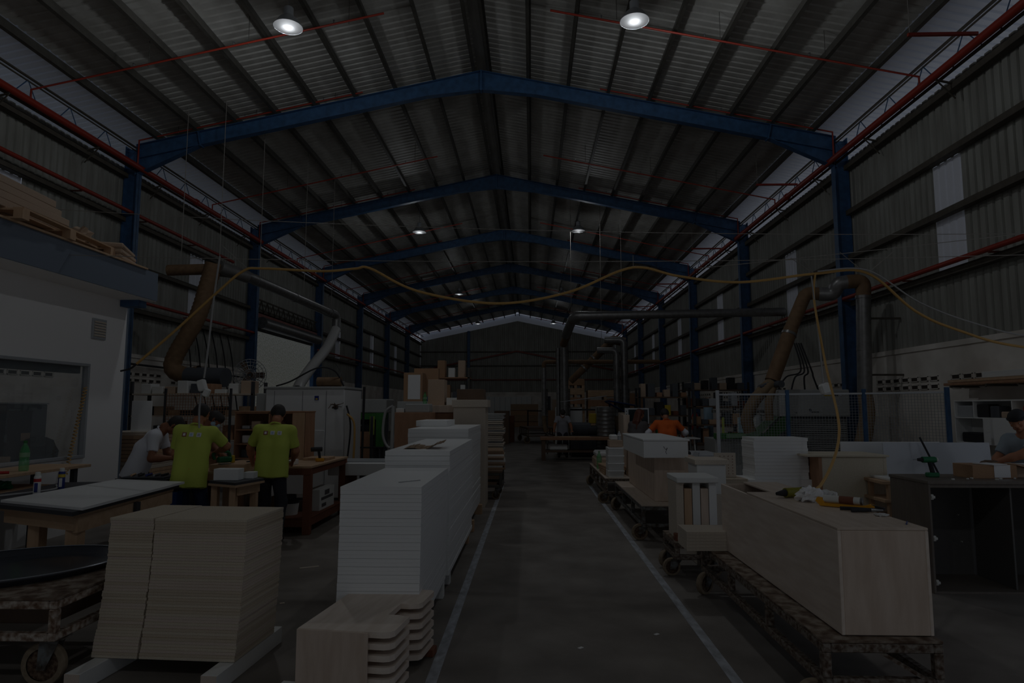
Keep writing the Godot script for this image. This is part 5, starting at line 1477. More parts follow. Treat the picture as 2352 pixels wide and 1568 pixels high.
	# the storage rack against the office side wall
	rack("storage_rack", "dark post storage rack crammed with machine parts beyond the office", -8.3, -5.7, -14.0, -13.3, [0.45, 1.05, 1.55, 2.0], "charcoal", "cream")
	goods("the bottom shelf of the dark post rack", -8.2, -5.8, -13.65, 0.45, 0.5, 7, ["cardboard", "machine_dark", "card_pale", "grey_board", "brown_wood"], 0.5)
	goods("the second shelf of the dark post rack", -8.2, -5.8, -13.65, 1.05, 0.42, 8, ["brown_wood", "machine_dark", "red_wood", "black_rubber", "white_satin", "cardboard"], 0.5)
	goods("the third shelf of the dark post rack", -8.2, -5.8, -13.65, 1.55, 0.38, 8, ["machine_dark", "card_pale", "timber", "black_rubber", "grey_board"], 0.5)
	goods("the top shelf of the dark post rack", -8.2, -5.8, -13.65, 2.0, 0.3, 9, ["white_satin", "white_satin", "card_pale", "white_satin", "machine_dark", "brown_wood"], 0.5)
	t = thing("wire_guard", "square wire mesh guard in front of the dark post rack", "mesh panel", V(0, 0, 0))
	part(t, "mesh", wire_mesh(V(-7.4, 0, -13.1), V(-6.1, 0, -13.1), 1.25, 2.0, 0.055, 0.008), "brown_wood").set_meta("kind", "stuff")
	for x in [-7.42, -6.08]: part(t, "post", MB.new().bb(x - 0.02, x + 0.02, 0, 2.1, -13.12, -13.08), "charcoal")
	solo("wall_rail", "long dark pipe rail fixed along the office side masonry", "rail", MB.new().tube(path([V(-10.2, 2.85, -11.5), V(-10.2, 2.83, -15.0), V(-10.2, 2.78, -22.8)]), 0.03, 6), "cable_black")
	for i in 6:
		solo("drop_cable", "dark cable hanging down the masonry behind the rack", "cable", MB.new().tube(path([V(-10.34, 4.3, -19.0 - i * 0.55), V(-10.12, 3.4, -19.0 - i * 0.55), V(-10.0, 2.5, -19.0 - i * 0.55), V(-9.6, 1.6, -18.7 - i * 0.5)]), 0.022, 5), "cable_black", "dark cables behind the rack")
	# pale stacks behind the white shirt
	sheet_stack("pale_board", "pale timber board in the stack behind the worker in white", "board", "pale boards behind the worker in white", V(-6.65, 0.3, -11.0), 0.0, 0.85, 1.0, 0.06, 17, ["cream", "timber_flat"], 0.02, Vector3.ZERO, 0.006)
	box_solo("support_crate", "brown crate under the pale boards behind the worker in white", "crate", -7.1, -6.25, 0.0, 0.3, -11.5, -10.5, "brown_wood")
	var wl := solo("white_panel", "white board leaning on the pale stack behind the worker in white", "panel", MB.new().box(V(0, 0.25, 0), V(0.3, 0.5, 0.02), Basis.IDENTITY, 0.003), "white_board")
	wl.position = V(-6.4, 1.325, -10.62)
	wl.rotation.y = 0.3
	var cl := thing("clutter_tray", "dark tool tray in front of the worker in white", "tray", V(-4.72, 0.852, -8.12), 0.1)
	part(cl, "tray", MB.new().bb(-0.3, 0.22, 0, 0.02, -0.2, 0.15, 0.005), "charcoal")
	bench("side_table", "small dark topped side table under the tool tray", -5.1, -4.45, -8.3, -7.98, 0.85, "charcoal", "timber")
	for i in 5: part(cl, "tool", MB.new().rod(V(-0.25 + i * 0.1, 0.035, -0.1), V(-0.2 + i * 0.09, 0.035, 0.1), 0.014, 7), ["timber", "cable_black", "blue_label", "steel", "black_rubber"][i])
	# pedestal fan
	t = thing("pedestal_fan", "large wire cage pedestal fan by the bright doorway", "fan", V(-6.15, 0, -14.1), 0.5)
	part(t, "pole", MB.new().rod(V(0, 0, 0), V(0, 2.4, 0), 0.03, 10), "steel")
	part(t, "base", MB.new().lathe(lathe_prof([[0.0, 0.0], [0.3, 0.0], [0.3, 0.03], [0.05, 0.06], [0.0, 0.06]]), Vector3.ZERO, 20), "black_rubber")
	var cage := MB.new()
	for rr in [0.12, 0.2, 0.28, 0.34]:
		var ring_p := PackedVector3Array()
		for i in 33: ring_p.append(V(cos(TAU * i / 32) * rr, 2.42 + sin(TAU * i / 32) * rr, 0.12 - rr * 0.15))
		cage.tube(ring_p, 0.007, 5, false)
	for i in 24:
		var a := TAU * i / 24
		cage.rod(V(cos(a) * 0.06, 2.42 + sin(a) * 0.06, 0.13), V(cos(a) * 0.34, 2.42 + sin(a) * 0.34, 0.07), 0.005, 4)
		cage.rod(V(cos(a) * 0.34, 2.42 + sin(a) * 0.34, 0.07), V(cos(a) * 0.1, 2.42 + sin(a) * 0.1, -0.08), 0.005, 4)
	part(t, "cage", cage, "steel")
	part(t, "motor", MB.new().rod(V(0, 2.42, -0.02), V(0, 2.42, -0.22), 0.08, 14), "machine_dark")
	for i in 3:
		var a := TAU * i / 3
		part(t, "blade", MB.new().box(V(cos(a) * 0.17, 2.42 + sin(a) * 0.17, 0.03), V(0.28, 0.13, 0.008), Basis(Vector3.BACK, a) * Basis(Vector3.RIGHT, 0.4), 0.003), "hub_brown")
	# the white machine
	t = thing("white_machine", "large white machine cabinet behind the reddish workbench", "machine", V(-4.2, 0, -12.6))
	part(t, "body", MB.new().bb(-0.72, 0.76, 0.08, 2.06, -0.6, 0.6, 0.02), "machine_white")
	part(t, "plinth", MB.new().bb(-0.70, 0.74, 0.0, 0.08, -0.58, 0.58), "charcoal")
	part(t, "grey_side_column", MB.new().bb(-0.93, -0.73, 0.0, 1.98, -0.4, 0.5, 0.01), "machine_grey")
	part(t, "top_lip", MB.new().bb(-0.75, 0.78, 2.06, 2.1, -0.62, 0.62, 0.005), "machine_grey")
	for q in [[-0.55, 1.4, 2.02], [-0.02, 1.4, 2.02], [0.42, 0.2, 2.02]]:
		part(t, "door_seam", MB.new().bb(q[0] - 0.003, q[0] + 0.003, q[1], q[2], 0.598, 0.604), "machine_dark")
	part(t, "access_door", MB.new().bb(-0.5, 0.40, 0.15, 1.3, 0.6, 0.615, 0.004), "machine_white")
	part(t, "warning_plate", MB.new().bb(0.20, 0.28, 1.85, 1.93, 0.6, 0.606), "blue_label")
	part(t, "warning_mark", MB.new().bb(0.22, 0.26, 1.86, 1.885, 0.606, 0.609), "yellow_mark")
	part(t, "torn_hole", MB.new().ball(V(0.60, 1.72, 0.58), V(0.07, 0.06, 0.03)), "machine_dark")
	var wr := MB.new()
	for i in 9: wr.tube(path([V(0.6, 1.72, 0.6), V(0.56 + 0.03 * (i % 4), 1.78 - 0.02 * (i % 5), 0.68), V(0.5 + 0.035 * i, 1.7 + 0.025 * ((i * 3) % 5), 0.72)], 4), 0.006, 5)
	part(t, "loose_wires", wr, "hub_brown")
	part(t, "bundle_on_top", MB.new().rod(V(0.15, 2.2, 0.3), V(0.6, 2.2, 0.3), 0.09, 12), "dusty_duct")
	solo("machine_cable", "blue black cable arching over the white machine top", "cable", MB.new().tube(path([V(-4.8, 2.12, -12.2), V(-4.5, 2.2, -12.1), V(-4.0, 2.45, -12.1), V(-3.7, 2.4, -12.2), V(-3.55, 2.12, -12.3)]), 0.015, 6), "cable_black")
	t = thing("cable_drop", "looped black and yellow cables hanging at the white machine's side", "cable", V(-3.4, 0, -12.0))
	part(t, "black_cable", MB.new().tube(path([V(0, 1.75, 0), V(0.08, 1.4, 0), V(0.05, 0.9, 0), V(-0.02, 0.4, 0), V(0, 0.02, 0.02)]), 0.016, 6), "cable_black")
	part(t, "pale_hose", MB.new().tube(path([V(0.02, 1.6, 0.03), V(0.14, 1.45, 0), V(0.16, 1.1, 0), V(0.14, 0.5, 0), V(0.14, 0.02, 0.02)]), 0.022, 6), "hose_yellow")
	# pale grey conveyor table behind the front white stack
	t = thing("conveyor_table", "long pale grey conveyor table between the benches and the white stacks", "table", V(-2.45, 0, -11.1))
	part(t, "bed", MB.new().bb(-0.85, 0.75, 0.62, 0.82, -0.45, 0.45, 0.01), "machine_white")
	part(t, "top_belt", MB.new().bb(-0.83, 0.73, 0.82, 0.84, -0.3, 0.3), "grey_board")
	for x in [-0.7, 0.6]: part(t, "foot", MB.new().bb(x, x + 0.12, 0, 0.62, -0.35, 0.35, 0.005), "red_wood")
	# green edge machine
	t = thing("green_machine", "grey and green woodworking machine beyond the white machine", "machine", V(-3.9, 0, -16.4))
	part(t, "hood", MB.new().bb(-0.9, 0.35, 1.58, 1.92, -0.5, 0.4, 0.02), "machine_grey")
	part(t, "green_band", MB.new().bb(-0.9, 0.2, 1.42, 1.58, -0.5, 0.38, 0.005), "machine_green")
	part(t, "green_door", MB.new().bb(0.1, 0.3, 0.75, 1.58, 0.3, 0.4, 0.005), "machine_green")
	part(t, "lime_plate", MB.new().bb(-0.05, 0.06, 1.05, 1.5, 0.36, 0.41), "lime")
	part(t, "dark_inside", MB.new().bb(-0.88, 0.2, 0.1, 1.42, -0.5, 0.0), "machine_dark")
	part(t, "wood_front", MB.new().bb(-0.88, -0.05, 0.35, 1.12, 0.0, 0.3, 0.006), "brown_wood")
	part(t, "plinth", MB.new().bb(-0.9, 0.35, 0.0, 0.12, -0.5, 0.4), "charcoal")
	part(t, "yellow_post", MB.new().bb(-0.03, 0.04, 0.4, 1.5, 0.41, 0.44), "machine_dark")
	part(t, "control_handle", MB.new().rod(V(-0.6, 1.18, 0.35), V(-0.2, 1.3, 0.35), 0.02, 8), "steel")
	t = thing("safety_rail", "black safety rail in front of the green woodworking machine", "rail")
	part(t, "post", MB.new().rod(V(-3.98, 0, -15.4), V(-3.95, 2.2, -15.4), 0.03, 8), "black_rubber")
	part(t, "rail", MB.new().rod(V(-5.4, 0.78, -15.4), V(-3.0, 0.78, -15.4), 0.02, 8), "black_rubber")
	part(t, "rail", MB.new().rod(V(-5.4, 0.3, -15.4), V(-3.0, 0.3, -15.4), 0.02, 8), "black_rubber")
	for x in [-5.4, -3.0]: part(t, "post", MB.new().rod(V(x, 0, -15.4), V(x, 0.82, -15.4), 0.025, 8), "black_rubber")
	t = thing("bagged_hose", "looped grey hose hung beside the brown veneered carcass", "hose", V(-3.05, 0, -14.2))
	part(t, "hose", MB.new().tube(path([V(0.05, 1.75, 0), V(-0.12, 1.6, 0), V(-0.16, 1.1, 0), V(-0.02, 0.85, 0), V(0.1, 1.1, 0), V(0.1, 1.6, 0)]), 0.03, 8), "rope_grey")
	part(t, "stand", MB.new().rod(V(0.02, 0, 0), V(0.05, 1.75, 0), 0.04, 8), "machine_grey")
	# veneered carcasses behind the third white stack
	box_solo("veneered_carcass", "tall brown veneered carcass behind the third white stack", "cabinet", -2.36, -1.74, 0.0, 1.63, -11.9, -11.3, "brown_wood", 0.005)
	box_solo("veneered_carcass", "second brown veneered carcass, its top lid overhanging", "cabinet", -2.0, -1.42, 0.0, 1.62, -13.1, -12.2, "brown_wood", 0.005)
	box_solo("carcass_lid", "brown lid overhanging the second brown carcass", "lid", -2.03, -1.36, 1.622, 1.76, -13.15, -12.15, "tan_veneer", 0.005)
	box_solo("beige_carcass", "tall beige carcass next to the second brown carcass", "cabinet", -1.36, -0.80, 0.0, 1.72, -12.2, -11.45, "cream", 0.005)
	box_solo("carcass_lid", "beige lid on the tall beige carcass", "lid", -1.38, -0.76, 1.722, 1.85, -12.25, -11.4, "cream", 0.005)
	box_solo("dark_box", "dark brown box lying on the beige lid", "box", -1.32, -0.84, 1.852, 2.04, -12.1, -11.6, "dark_wood", 0.005)
	box_solo("card_box", "upright pale carton on the overhanging brown lid", "carton", -1.98, -1.66, 1.762, 2.25, -12.9, -12.5, "card_pale", 0.005)
	box_solo("white_box", "flat white box beside the upright pale carton", "box", -1.62, -1.38, 1.762, 1.9, -12.9, -12.5, "white_satin", 0.005)
	box_solo("grey_case", "pale grey machine case on top of the tall brown carcass", "case", -2.2, -1.78, 1.632, 1.78, -11.8, -11.4, "machine_grey", 0.01)
	box_solo("machine_top", "low white tray on top of the tall brown carcass, under the grey case row", "tray", -2.36, -2.22, 1.632, 1.7, -11.8, -11.4, "white_satin", 0.005)
	box_solo("cupboard", "pale cupboard carrying cartons in the row behind the brown carcasses", "cupboard", -3.0, -2.0, 0.0, 1.85, -15.3, -14.6, "machine_grey", 0.01)
	box_solo("card_box", "tall brown carton with a white sheet on the pale cupboard", "carton", -2.88, -2.45, 1.852, 2.5, -15.1, -14.7, "cardboard", 0.006)
	box_solo("card_box", "brown carton behind the one with the white sheet", "carton", -2.72, -2.15, 1.852, 2.62, -15.29, -15.12, "cardboard", 0.006)
	box_solo("white_sheet", "white paper sheet taped to the tall brown carton", "sheet", -2.78, -2.5, 1.9, 2.45, -14.698, -14.694, "paper", 0.0)
	box_solo("blue_tub", "blue tub at the end of the pale cupboard top", "tub", -2.35, -2.05, 1.852, 1.96, -14.95, -14.65, "blue_sheet", 0.01)
	rack("storage_rack", "pale steel rack with cartons farther behind the brown carcasses", -2.6, -1.6, -17.6, -17.0, [0.5, 1.2, 1.9, 2.5], "purlin", "brown_wood")
	goods("the top of the pale steel rack", -2.5, -1.7, -17.3, 2.5, 0.5, 3, ["cardboard", "white_satin", "card_pale"])
	goods("the third shelf of the pale steel rack", -2.5, -1.7, -17.3, 1.9, 0.45, 4, ["white_satin", "cardboard", "machine_dark"])
	bottle("spray_bottle", "green spray bottle on the overhanging brown lid corner", V(-2.0, 1.762, -12.3), 0.24, 0.04, "bottle_green", "green_paint")
	# flattened cartons on a pallet trolley beside the lane
	sheet_stack("carton_sheet", "flattened carton in the pile on the low trolley beside the lane", "carton", "flattened cartons beside the lane", V(-0.85, 0.52, -12.9), 0.05, 0.62, 0.9, 0.035, 11, ["card_pale", "kraft", "plastic_wrap"], 0.03)
	trolley("platform_trolley", "low timber topped trolley under the flattened cartons", V(-0.85, 0, -12.9), 0.0, 0.6, 1.0, 0.515, 0.25, 0.08, "purlin", "dark_wood")
	sheet_stack("ragged_board", "thin board in the ragged edged pile beyond the flattened cartons", "board", "boards of the ragged pile", V(-0.88, 0.55, -14.6), 0.0, 0.55, 0.6, 0.04, 26, ["cream", "machine_grey"], 0.03, Vector3.ZERO, 0.012)
	box_solo("support_crate", "brown crate under the ragged edged pile", "crate", -1.15, -0.62, 0.0, 0.55, -14.9, -14.3, "dark_wood")

# ------------------------------------------------ middle of the hall, lane side
func mid_right() -> void:
	# second trolley with the tan carton and the white box
	trolley("platform_trolley", "tan topped platform trolley carrying the tan crate and white box", V(1.86, 0, -10.05), 0.0, 0.86, 2.75, 0.46, 0.2, 0.105, "grey_steel", "tan_top")
	box_solo("tan_crate", "large smooth tan crate standing on the tan topped trolley", "crate", 1.66, 2.22, 0.461, 1.06, -11.3, -9.0, "tan_veneer", 0.005)
	var wb := thing("white_box", "white lidded box with a pen mark on the large tan crate", "box", V(1.76, 1.061, -9.7))
	part(wb, "body", MB.new().bb(-0.29, 0.29, 0, 0.22, -0.9, 1.0, 0.004), "white_board")
	part(wb, "lid", MB.new().bb(-0.3, 0.31, 0.22, 0.245, -0.92, 1.02, 0.004), "white_board")
	part(wb, "pen_mark", MB.new().tube(path([V(-0.03, 0.15, 1.001), V(0.0, 0.11, 1.001), V(0.02, 0.13, 1.001), V(0.0, 0.08, 1.001), V(0.01, 0.05, 1.001)]), 0.003, 4), "charcoal")
	# third trolley
	trolley("platform_trolley", "third platform trolley loaded with boards, trays and a bottle", V(1.72, 0, -13.5), 0.0, 0.8, 3.1, 0.46, 0.2, 0.105, "rusty_steel", "tan_top")
	for k in 4:
		var t := thing("drawer_tray", "white plastic drawer tray stacked at the near end of the third trolley", "tray", V(1.53, 0.461 + k * 0.135, -12.2), 0.0, "white trays on the third trolley")
		part(t, "shell", MB.new().bb(-0.14, 0.14, 0, 0.125, -0.2, 0.2, 0.006), "white_satin")
		part(t, "front_lip", MB.new().bb(-0.15, 0.15, 0.1, 0.13, 0.19, 0.21, 0.004), "white_board")
	box_solo("small_carton", "small tan carton topping the white trays", "carton", 1.42, 1.66, 1.002, 1.12, -12.35, -12.05, "card_pale", 0.004)
	box_solo("spray_pack", "white pack on the small tan carton", "pack", 1.44, 1.58, 1.122, 1.22, -12.3, -12.1, "white_satin", 0.02)
	bottle("glue_bottle", "clear bottle beside the white pack on the small carton", V(1.62, 1.121, -12.2), 0.16, 0.035, "bottle_clear", "white_satin")
	for k in 4:
		var b := box_solo("notched_board", "timber board with a bent lip stacked on the third trolley", "board", 1.36, 1.75, 0.461 + k * 0.04, 0.495 + k * 0.04, -13.3, -12.5, "timber_flat", 0.004, "timber boards on the third trolley")
		b.rotation.y = 0.03 * k
	bottle("water_bottle", "pale green water bottle on the third trolley", V(1.4, 0.461, -13.7), 0.36, 0.055, "bottle_green", "pale_green")
	box_solo("pink_bundle", "pinkish wrapped bundle on the far end of the third trolley", "bundle", 1.36, 1.72, 0.461, 0.66, -14.9, -14.0, "card_pale", 0.04)
	box_solo("pink_bundle", "paler bundle lying over the pinkish one", "bundle", 1.38, 1.74, 0.662, 0.78, -14.8, -14.1, "plastic_wrap", 0.04)
	box_solo("support_crate", "tan crate deep on the third trolley behind the trays", "crate", 1.78, 2.1, 0.461, 0.95, -13.2, -12.2, "tan_veneer", 0.004)
	# the meshed machine
	var t := thing("edge_machine", "pale grey and green machine behind the wire fence by the vent slots", "machine", V(5.6, 0, -14.9))
	part(t, "hood", MB.new().bb(-0.25, 1.25, 1.52, 2.1, -0.6, 0.6, 0.02), "machine_grey")
	part(t, "hood_side", MB.new().bb(-0.26, -0.05, 1.53, 2.09, 0.58, 0.62, 0.004), "machine_white")
	part(t, "louvre_panel", MB.new().bb(-0.1, 1.22, 0.62, 1.52, -0.5, 0.5, 0.005), "machine_dark")
	for i in 18: part(t, "louvre", MB.new().box(V(0.56, 0.68 + i * 0.045, 0.51), V(1.25, 0.02, 0.03), Basis(Vector3.RIGHT, 0.5)), "machine_grey")
	part(t, "green_wedge", MB.new().prism(PackedVector2Array([Vector2(-0.88, 1.10), Vector2(-0.45, 1.16), Vector2(-0.05, 1.52), Vector2(0.12, 1.52), Vector2(0.08, 1.3), Vector2(-0.2, 1.1)]), 0.1, Transform3D(Basis.IDENTITY, V(-0.15, 0, 0.55))), "machine_green")
	part(t, "pale_wedge", MB.new().prism(PackedVector2Array([Vector2(-1.25, 1.14), Vector2(-0.75, 1.16), Vector2(-0.32, 1.52), Vector2(-0.15, 1.52), Vector2(-0.62, 1.08), Vector2(-1.25, 1.06)]), 0.1, Transform3D(Basis.IDENTITY, V(-0.15, 0, 0.56))), "pale_green")
	part(t, "green_shelf", MB.new().bb(-1.6, -0.3, 1.04, 1.16, 0.3, 0.55, 0.005), "machine_green")
	part(t, "bed", MB.new().bb(-1.6, 1.2, 0.1, 1.04, -0.5, 0.4, 0.01), "machine_grey")
	part(t, "green_foot_band", MB.new().bb(-1.0, 1.2, 0.55, 0.64, 0.4, 0.56, 0.004), "machine_green")
	part(t, "plinth", MB.new().bb(-1.55, 1.15, 0.0, 0.1, -0.45, 0.35), "charcoal")
	part(t, "yellow_plate", MB.new().bb(0.70, 0.86, 1.96, 2.03, 0.6, 0.604), "yellow_mark")
	part(t, "dark_plate", MB.new().bb(0.92, 1.0, 1.96, 2.03, 0.6, 0.604), "charcoal")
	part(t, "key_lock", MB.new().rod(V(1.06, 1.99, 0.59), V(1.06, 1.99, 0.61), 0.03, 12), "screen_frame")
	part(t, "emblem", MB.new().box(V(0.4, 1.66, 0.602), V(0.05, 0.06, 0.006), Basis(Vector3.BACK, 0.4)).bb(0.42, 0.58, 1.61, 1.63, 0.6, 0.605), "machine_dark")
	for x in [0.1, 0.98]: part(t, "hood_latch", MB.new().rod(V(x, 1.6, 0.59), V(x, 1.6, 0.615), 0.015, 8), "charcoal")
	part(t, "guide_rail", MB.new().bb(-1.6, -0.4, 1.6, 1.66, 0.2, 0.3, 0.005), "grey_steel")
	part(t, "white_outlet", MB.new().rod(V(-0.55, 1.2, 0.2), V(-0.6, 1.55, 0.2), 0.09, 16), "screen_frame")
	part(t, "yellow_stem", MB.new().bb(-1.42, -1.38, 1.16, 1.5, 0.35, 0.39), "lime")
	part(t, "warning_sheet", MB.new().bb(-1.1, -0.7, 1.17, 1.5, 0.4, 0.404), "paper")
	part(t, "warning_stripe", MB.new().bb(-1.08, -0.98, 1.17, 1.5, 0.404, 0.408).box(V(-0.82, 1.3, 0.407), V(0.03, 0.3, 0.004), Basis(Vector3.BACK, -0.4)), "mask_blue")
	for i in 4:
		solo("feed_cable", "black cable arching above the pale grey machine hood", "cable", MB.new().tube(path([V(5.55 + i * 0.3, 2.1, -14.9), V(5.75 + i * 0.2, 2.4, -14.9), V(6.1 + i * 0.08, 2.55, -14.95), V(6.12 + i * 0.05, 3.2, -15.3)]), 0.018, 6), "cable_black", "black cables above the pale grey hood")
	# wire fence
	var f := thing("wire_fence", "pale wire mesh safety fence round the grey and green machine", "fence")
	var pts := [V(3.66, 0, -13.0), V(4.92, 0, -12.75), V(6.05, 0, -12.1), V(6.85, 0, -11.0)]
	for i in 3:
		part(f, "mesh", wire_mesh(pts[i], pts[i + 1], 0.2, 1.95, 0.05, 0.0048), "fence_wire").set_meta("kind", "stuff")
		part(f, "top_rail", MB.new().bar(pts[i] + V(0, 1.97, 0), pts[i + 1] + V(0, 1.97, 0), 0.02, 0.03), "screen_frame")
		part(f, "bottom_rail", MB.new().bar(pts[i] + V(0, 0.18, 0), pts[i + 1] + V(0, 0.18, 0), 0.02, 0.03), "screen_frame")
	for i in 4:
		part(f, "post", MB.new().bb(pts[i].x - 0.03, pts[i].x + 0.03, 0, 2.05, pts[i].z - 0.03, pts[i].z + 0.03, 0.004), "navy" if i > 0 else "screen_frame")
		part(f, "post_foot", MB.new().bb(pts[i].x - 0.08, pts[i].x + 0.08, 0, 0.012, pts[i].z - 0.08, pts[i].z + 0.08), "charcoal")
	# roller table in front of the fence
	t = thing("roller_table", "steel roller table behind the white lidded box", "table", V(3.0, 0, -12.6))
	part(t, "frame", MB.new().bb(-0.55, 0.5, 0.8, 0.86, -0.7, 0.5, 0.004), "screen_frame")
	for i in 4: part(t, "roller", MB.new().rod(V(-0.5 + i * 0.16, 0.87, 0.52), V(-0.42 + i * 0.16, 0.87, 0.3), 0.05, 12), "screen_frame" if i % 2 else "black_rubber")
	for q in [[-0.5, -0.6], [0.45, -0.6], [-0.5, 0.4], [0.45, 0.4]]: leg_box(t, "leg", q[0], q[1], 0.06, 0, 0.8, "charcoal")
	# racks and clutter along the shelf side wall
	rack("tool_rack", "dark tool rack against the shelf side masonry beyond the orange shirt", 2.9, 4.3, -18.4, -17.8, [0.5, 1.0, 1.5, 2.0], "black_rubber", "dark_wood")
	for r in 4:
		goods("level %s of the dark tool rack" % ["one", "two", "three", "four"][r], 2.95, 4.25, -18.1, [0.5, 1.0, 1.5, 2.0][r], 0.4, 6, [["machine_dark", "cardboard", "grey_board"], ["black_rubber", "brown_wood", "tool_green", "card_pale"], ["red_wood", "machine_dark", "black_rubber", "yellow_mark"], ["card_pale", "machine_dark", "brown_wood"]][r], 0.4)
	rack("tool_rack", "second dark rack of mixed parts behind the wire fence", 4.0, 5.2, -16.9, -16.3, [0.4, 0.85, 1.3, 1.75], "charcoal", "dark_wood")
	for r in 4:
		goods("tier %s of the second dark rack" % ["one", "two", "three", "four"][r], 4.05, 5.15, -16.6, [0.4, 0.85, 1.3, 1.75][r], 0.38, 6, [["timber", "cardboard", "machine_dark"], ["machine_dark", "brown_wood", "card_pale", "black_rubber"], ["cardboard", "machine_dark", "timber"], ["black_rubber", "machine_dark", "grey_board"]][r], 0.4)
	rack("tool_rack", "tall rack of parts by the shelf side columns farther in", 5.0, 7.2, -22.5, -21.8, [0.5, 1.1, 1.7, 2.3], "black_rubber", "dark_wood")
	for r in 4:
		goods("level %s of the tall rack by the columns" % ["one", "two", "three", "four"][r], 5.1, 7.1, -22.1, [0.5, 1.1, 1.7, 2.3][r], 0.45, 7, [["brown_wood", "machine_dark", "cardboard"], ["machine_dark", "black_rubber", "card_pale"], ["red_wood", "machine_dark", "timber"], ["machine_dark", "card_pale", "black_rubber"]][r], 0.4)
	t = thing("fire_extinguisher", "red fire extinguisher hung on a post near the orange shirt", "extinguisher", V(4.3, 1.12, -17.405))
	part(t, "cylinder", MB.new().lathe(lathe_prof([[0.0, 0.0], [0.085, 0.0], [0.09, 0.03], [0.09, 0.36], [0.05, 0.44], [0.0, 0.45]]), Vector3.ZERO, 18), "extinguisher")
	part(t, "label_band", MB.new().lathe(lathe_prof([[0.091, 0.18], [0.091, 0.28]]), Vector3.ZERO, 18), "paper")
	part(t, "valve", MB.new().box(V(0, 0.48, 0), V(0.05, 0.06, 0.03), Basis.IDENTITY, 0.006), "black_rubber")
	part(t, "hose", MB.new().tube(path([V(0, 0.47, 0.02), V(0.1, 0.42, 0.04), V(0.11, 0.15, 0.03)]), 0.012, 6), "black_rubber")
	solo("sign_post", "slim black post that carries the red extinguisher", "post", MB.new().bb(4.28, 4.33, 0, 2.4, -17.55, -17.49), "charcoal")
	t = thing("hanging_film", "pale blue rolls of film standing by the second dark rack", "roll", V(4.65, 0, -17.4))
	part(t, "roll", MB.new().rod(V(0, 0, 0), V(0, 1.95, 0), 0.12, 16), "mask_blue")
	part(t, "roll_core", MB.new().rod(V(0, 1.95, 0), V(0, 1.97, 0), 0.05, 12), "cardboard")
	t = thing("white_stool_table", "small white table on splayed legs by the wire fence", "table", V(3.5, 0, -15.7))
	part(t, "top", MB.new().bb(-0.42, 0.42, 0.98, 1.01, -0.3, 0.3, 0.005), "white_satin")
	for q in [[-0.3, -0.2], [0.3, -0.2], [-0.3, 0.2], [0.3, 0.2]]: part(t, "leg", MB.new().rod(V(q[0], 0.98, q[1]), V(q[0] * 1.2, 0, q[1] * 1.2), 0.02, 8), "white_satin")
	# operator's console by the woman
	t = thing("control_console", "grey control console with a framed monitor beside the long haired woman", "console", V(2.46, 0, -15.3))
	part(t, "cabinet", MB.new().bb(-0.32, 0.3, 0, 1.3, -0.3, 0.2, 0.01), "machine_grey")
	part(t, "dark_panel", MB.new().bb(-0.28, -0.02, 0.8, 1.25, 0.2, 0.21), "machine_dark")
	person_screen(t, 0.0, 1.52, 0.1, 0.5, 0.36)
	part(t, "button_strip", MB.new().bb(-0.3, -0.24, 1.34, 1.7, 0.05, 0.12, 0.004), "screen_frame")
	for i in 4: part(t, "button", MB.new().rod(V(-0.27, 1.42 + i * 0.07, 0.12), V(-0.27, 1.42 + i * 0.07, 0.135), 0.012, 8), "charcoal")
	box_solo("grey_panel", "tall tan panel standing before the control console", "panel", 2.08, 2.22, 0.0, 1.55, -15.4, -14.9, "tan_veneer", 0.004)

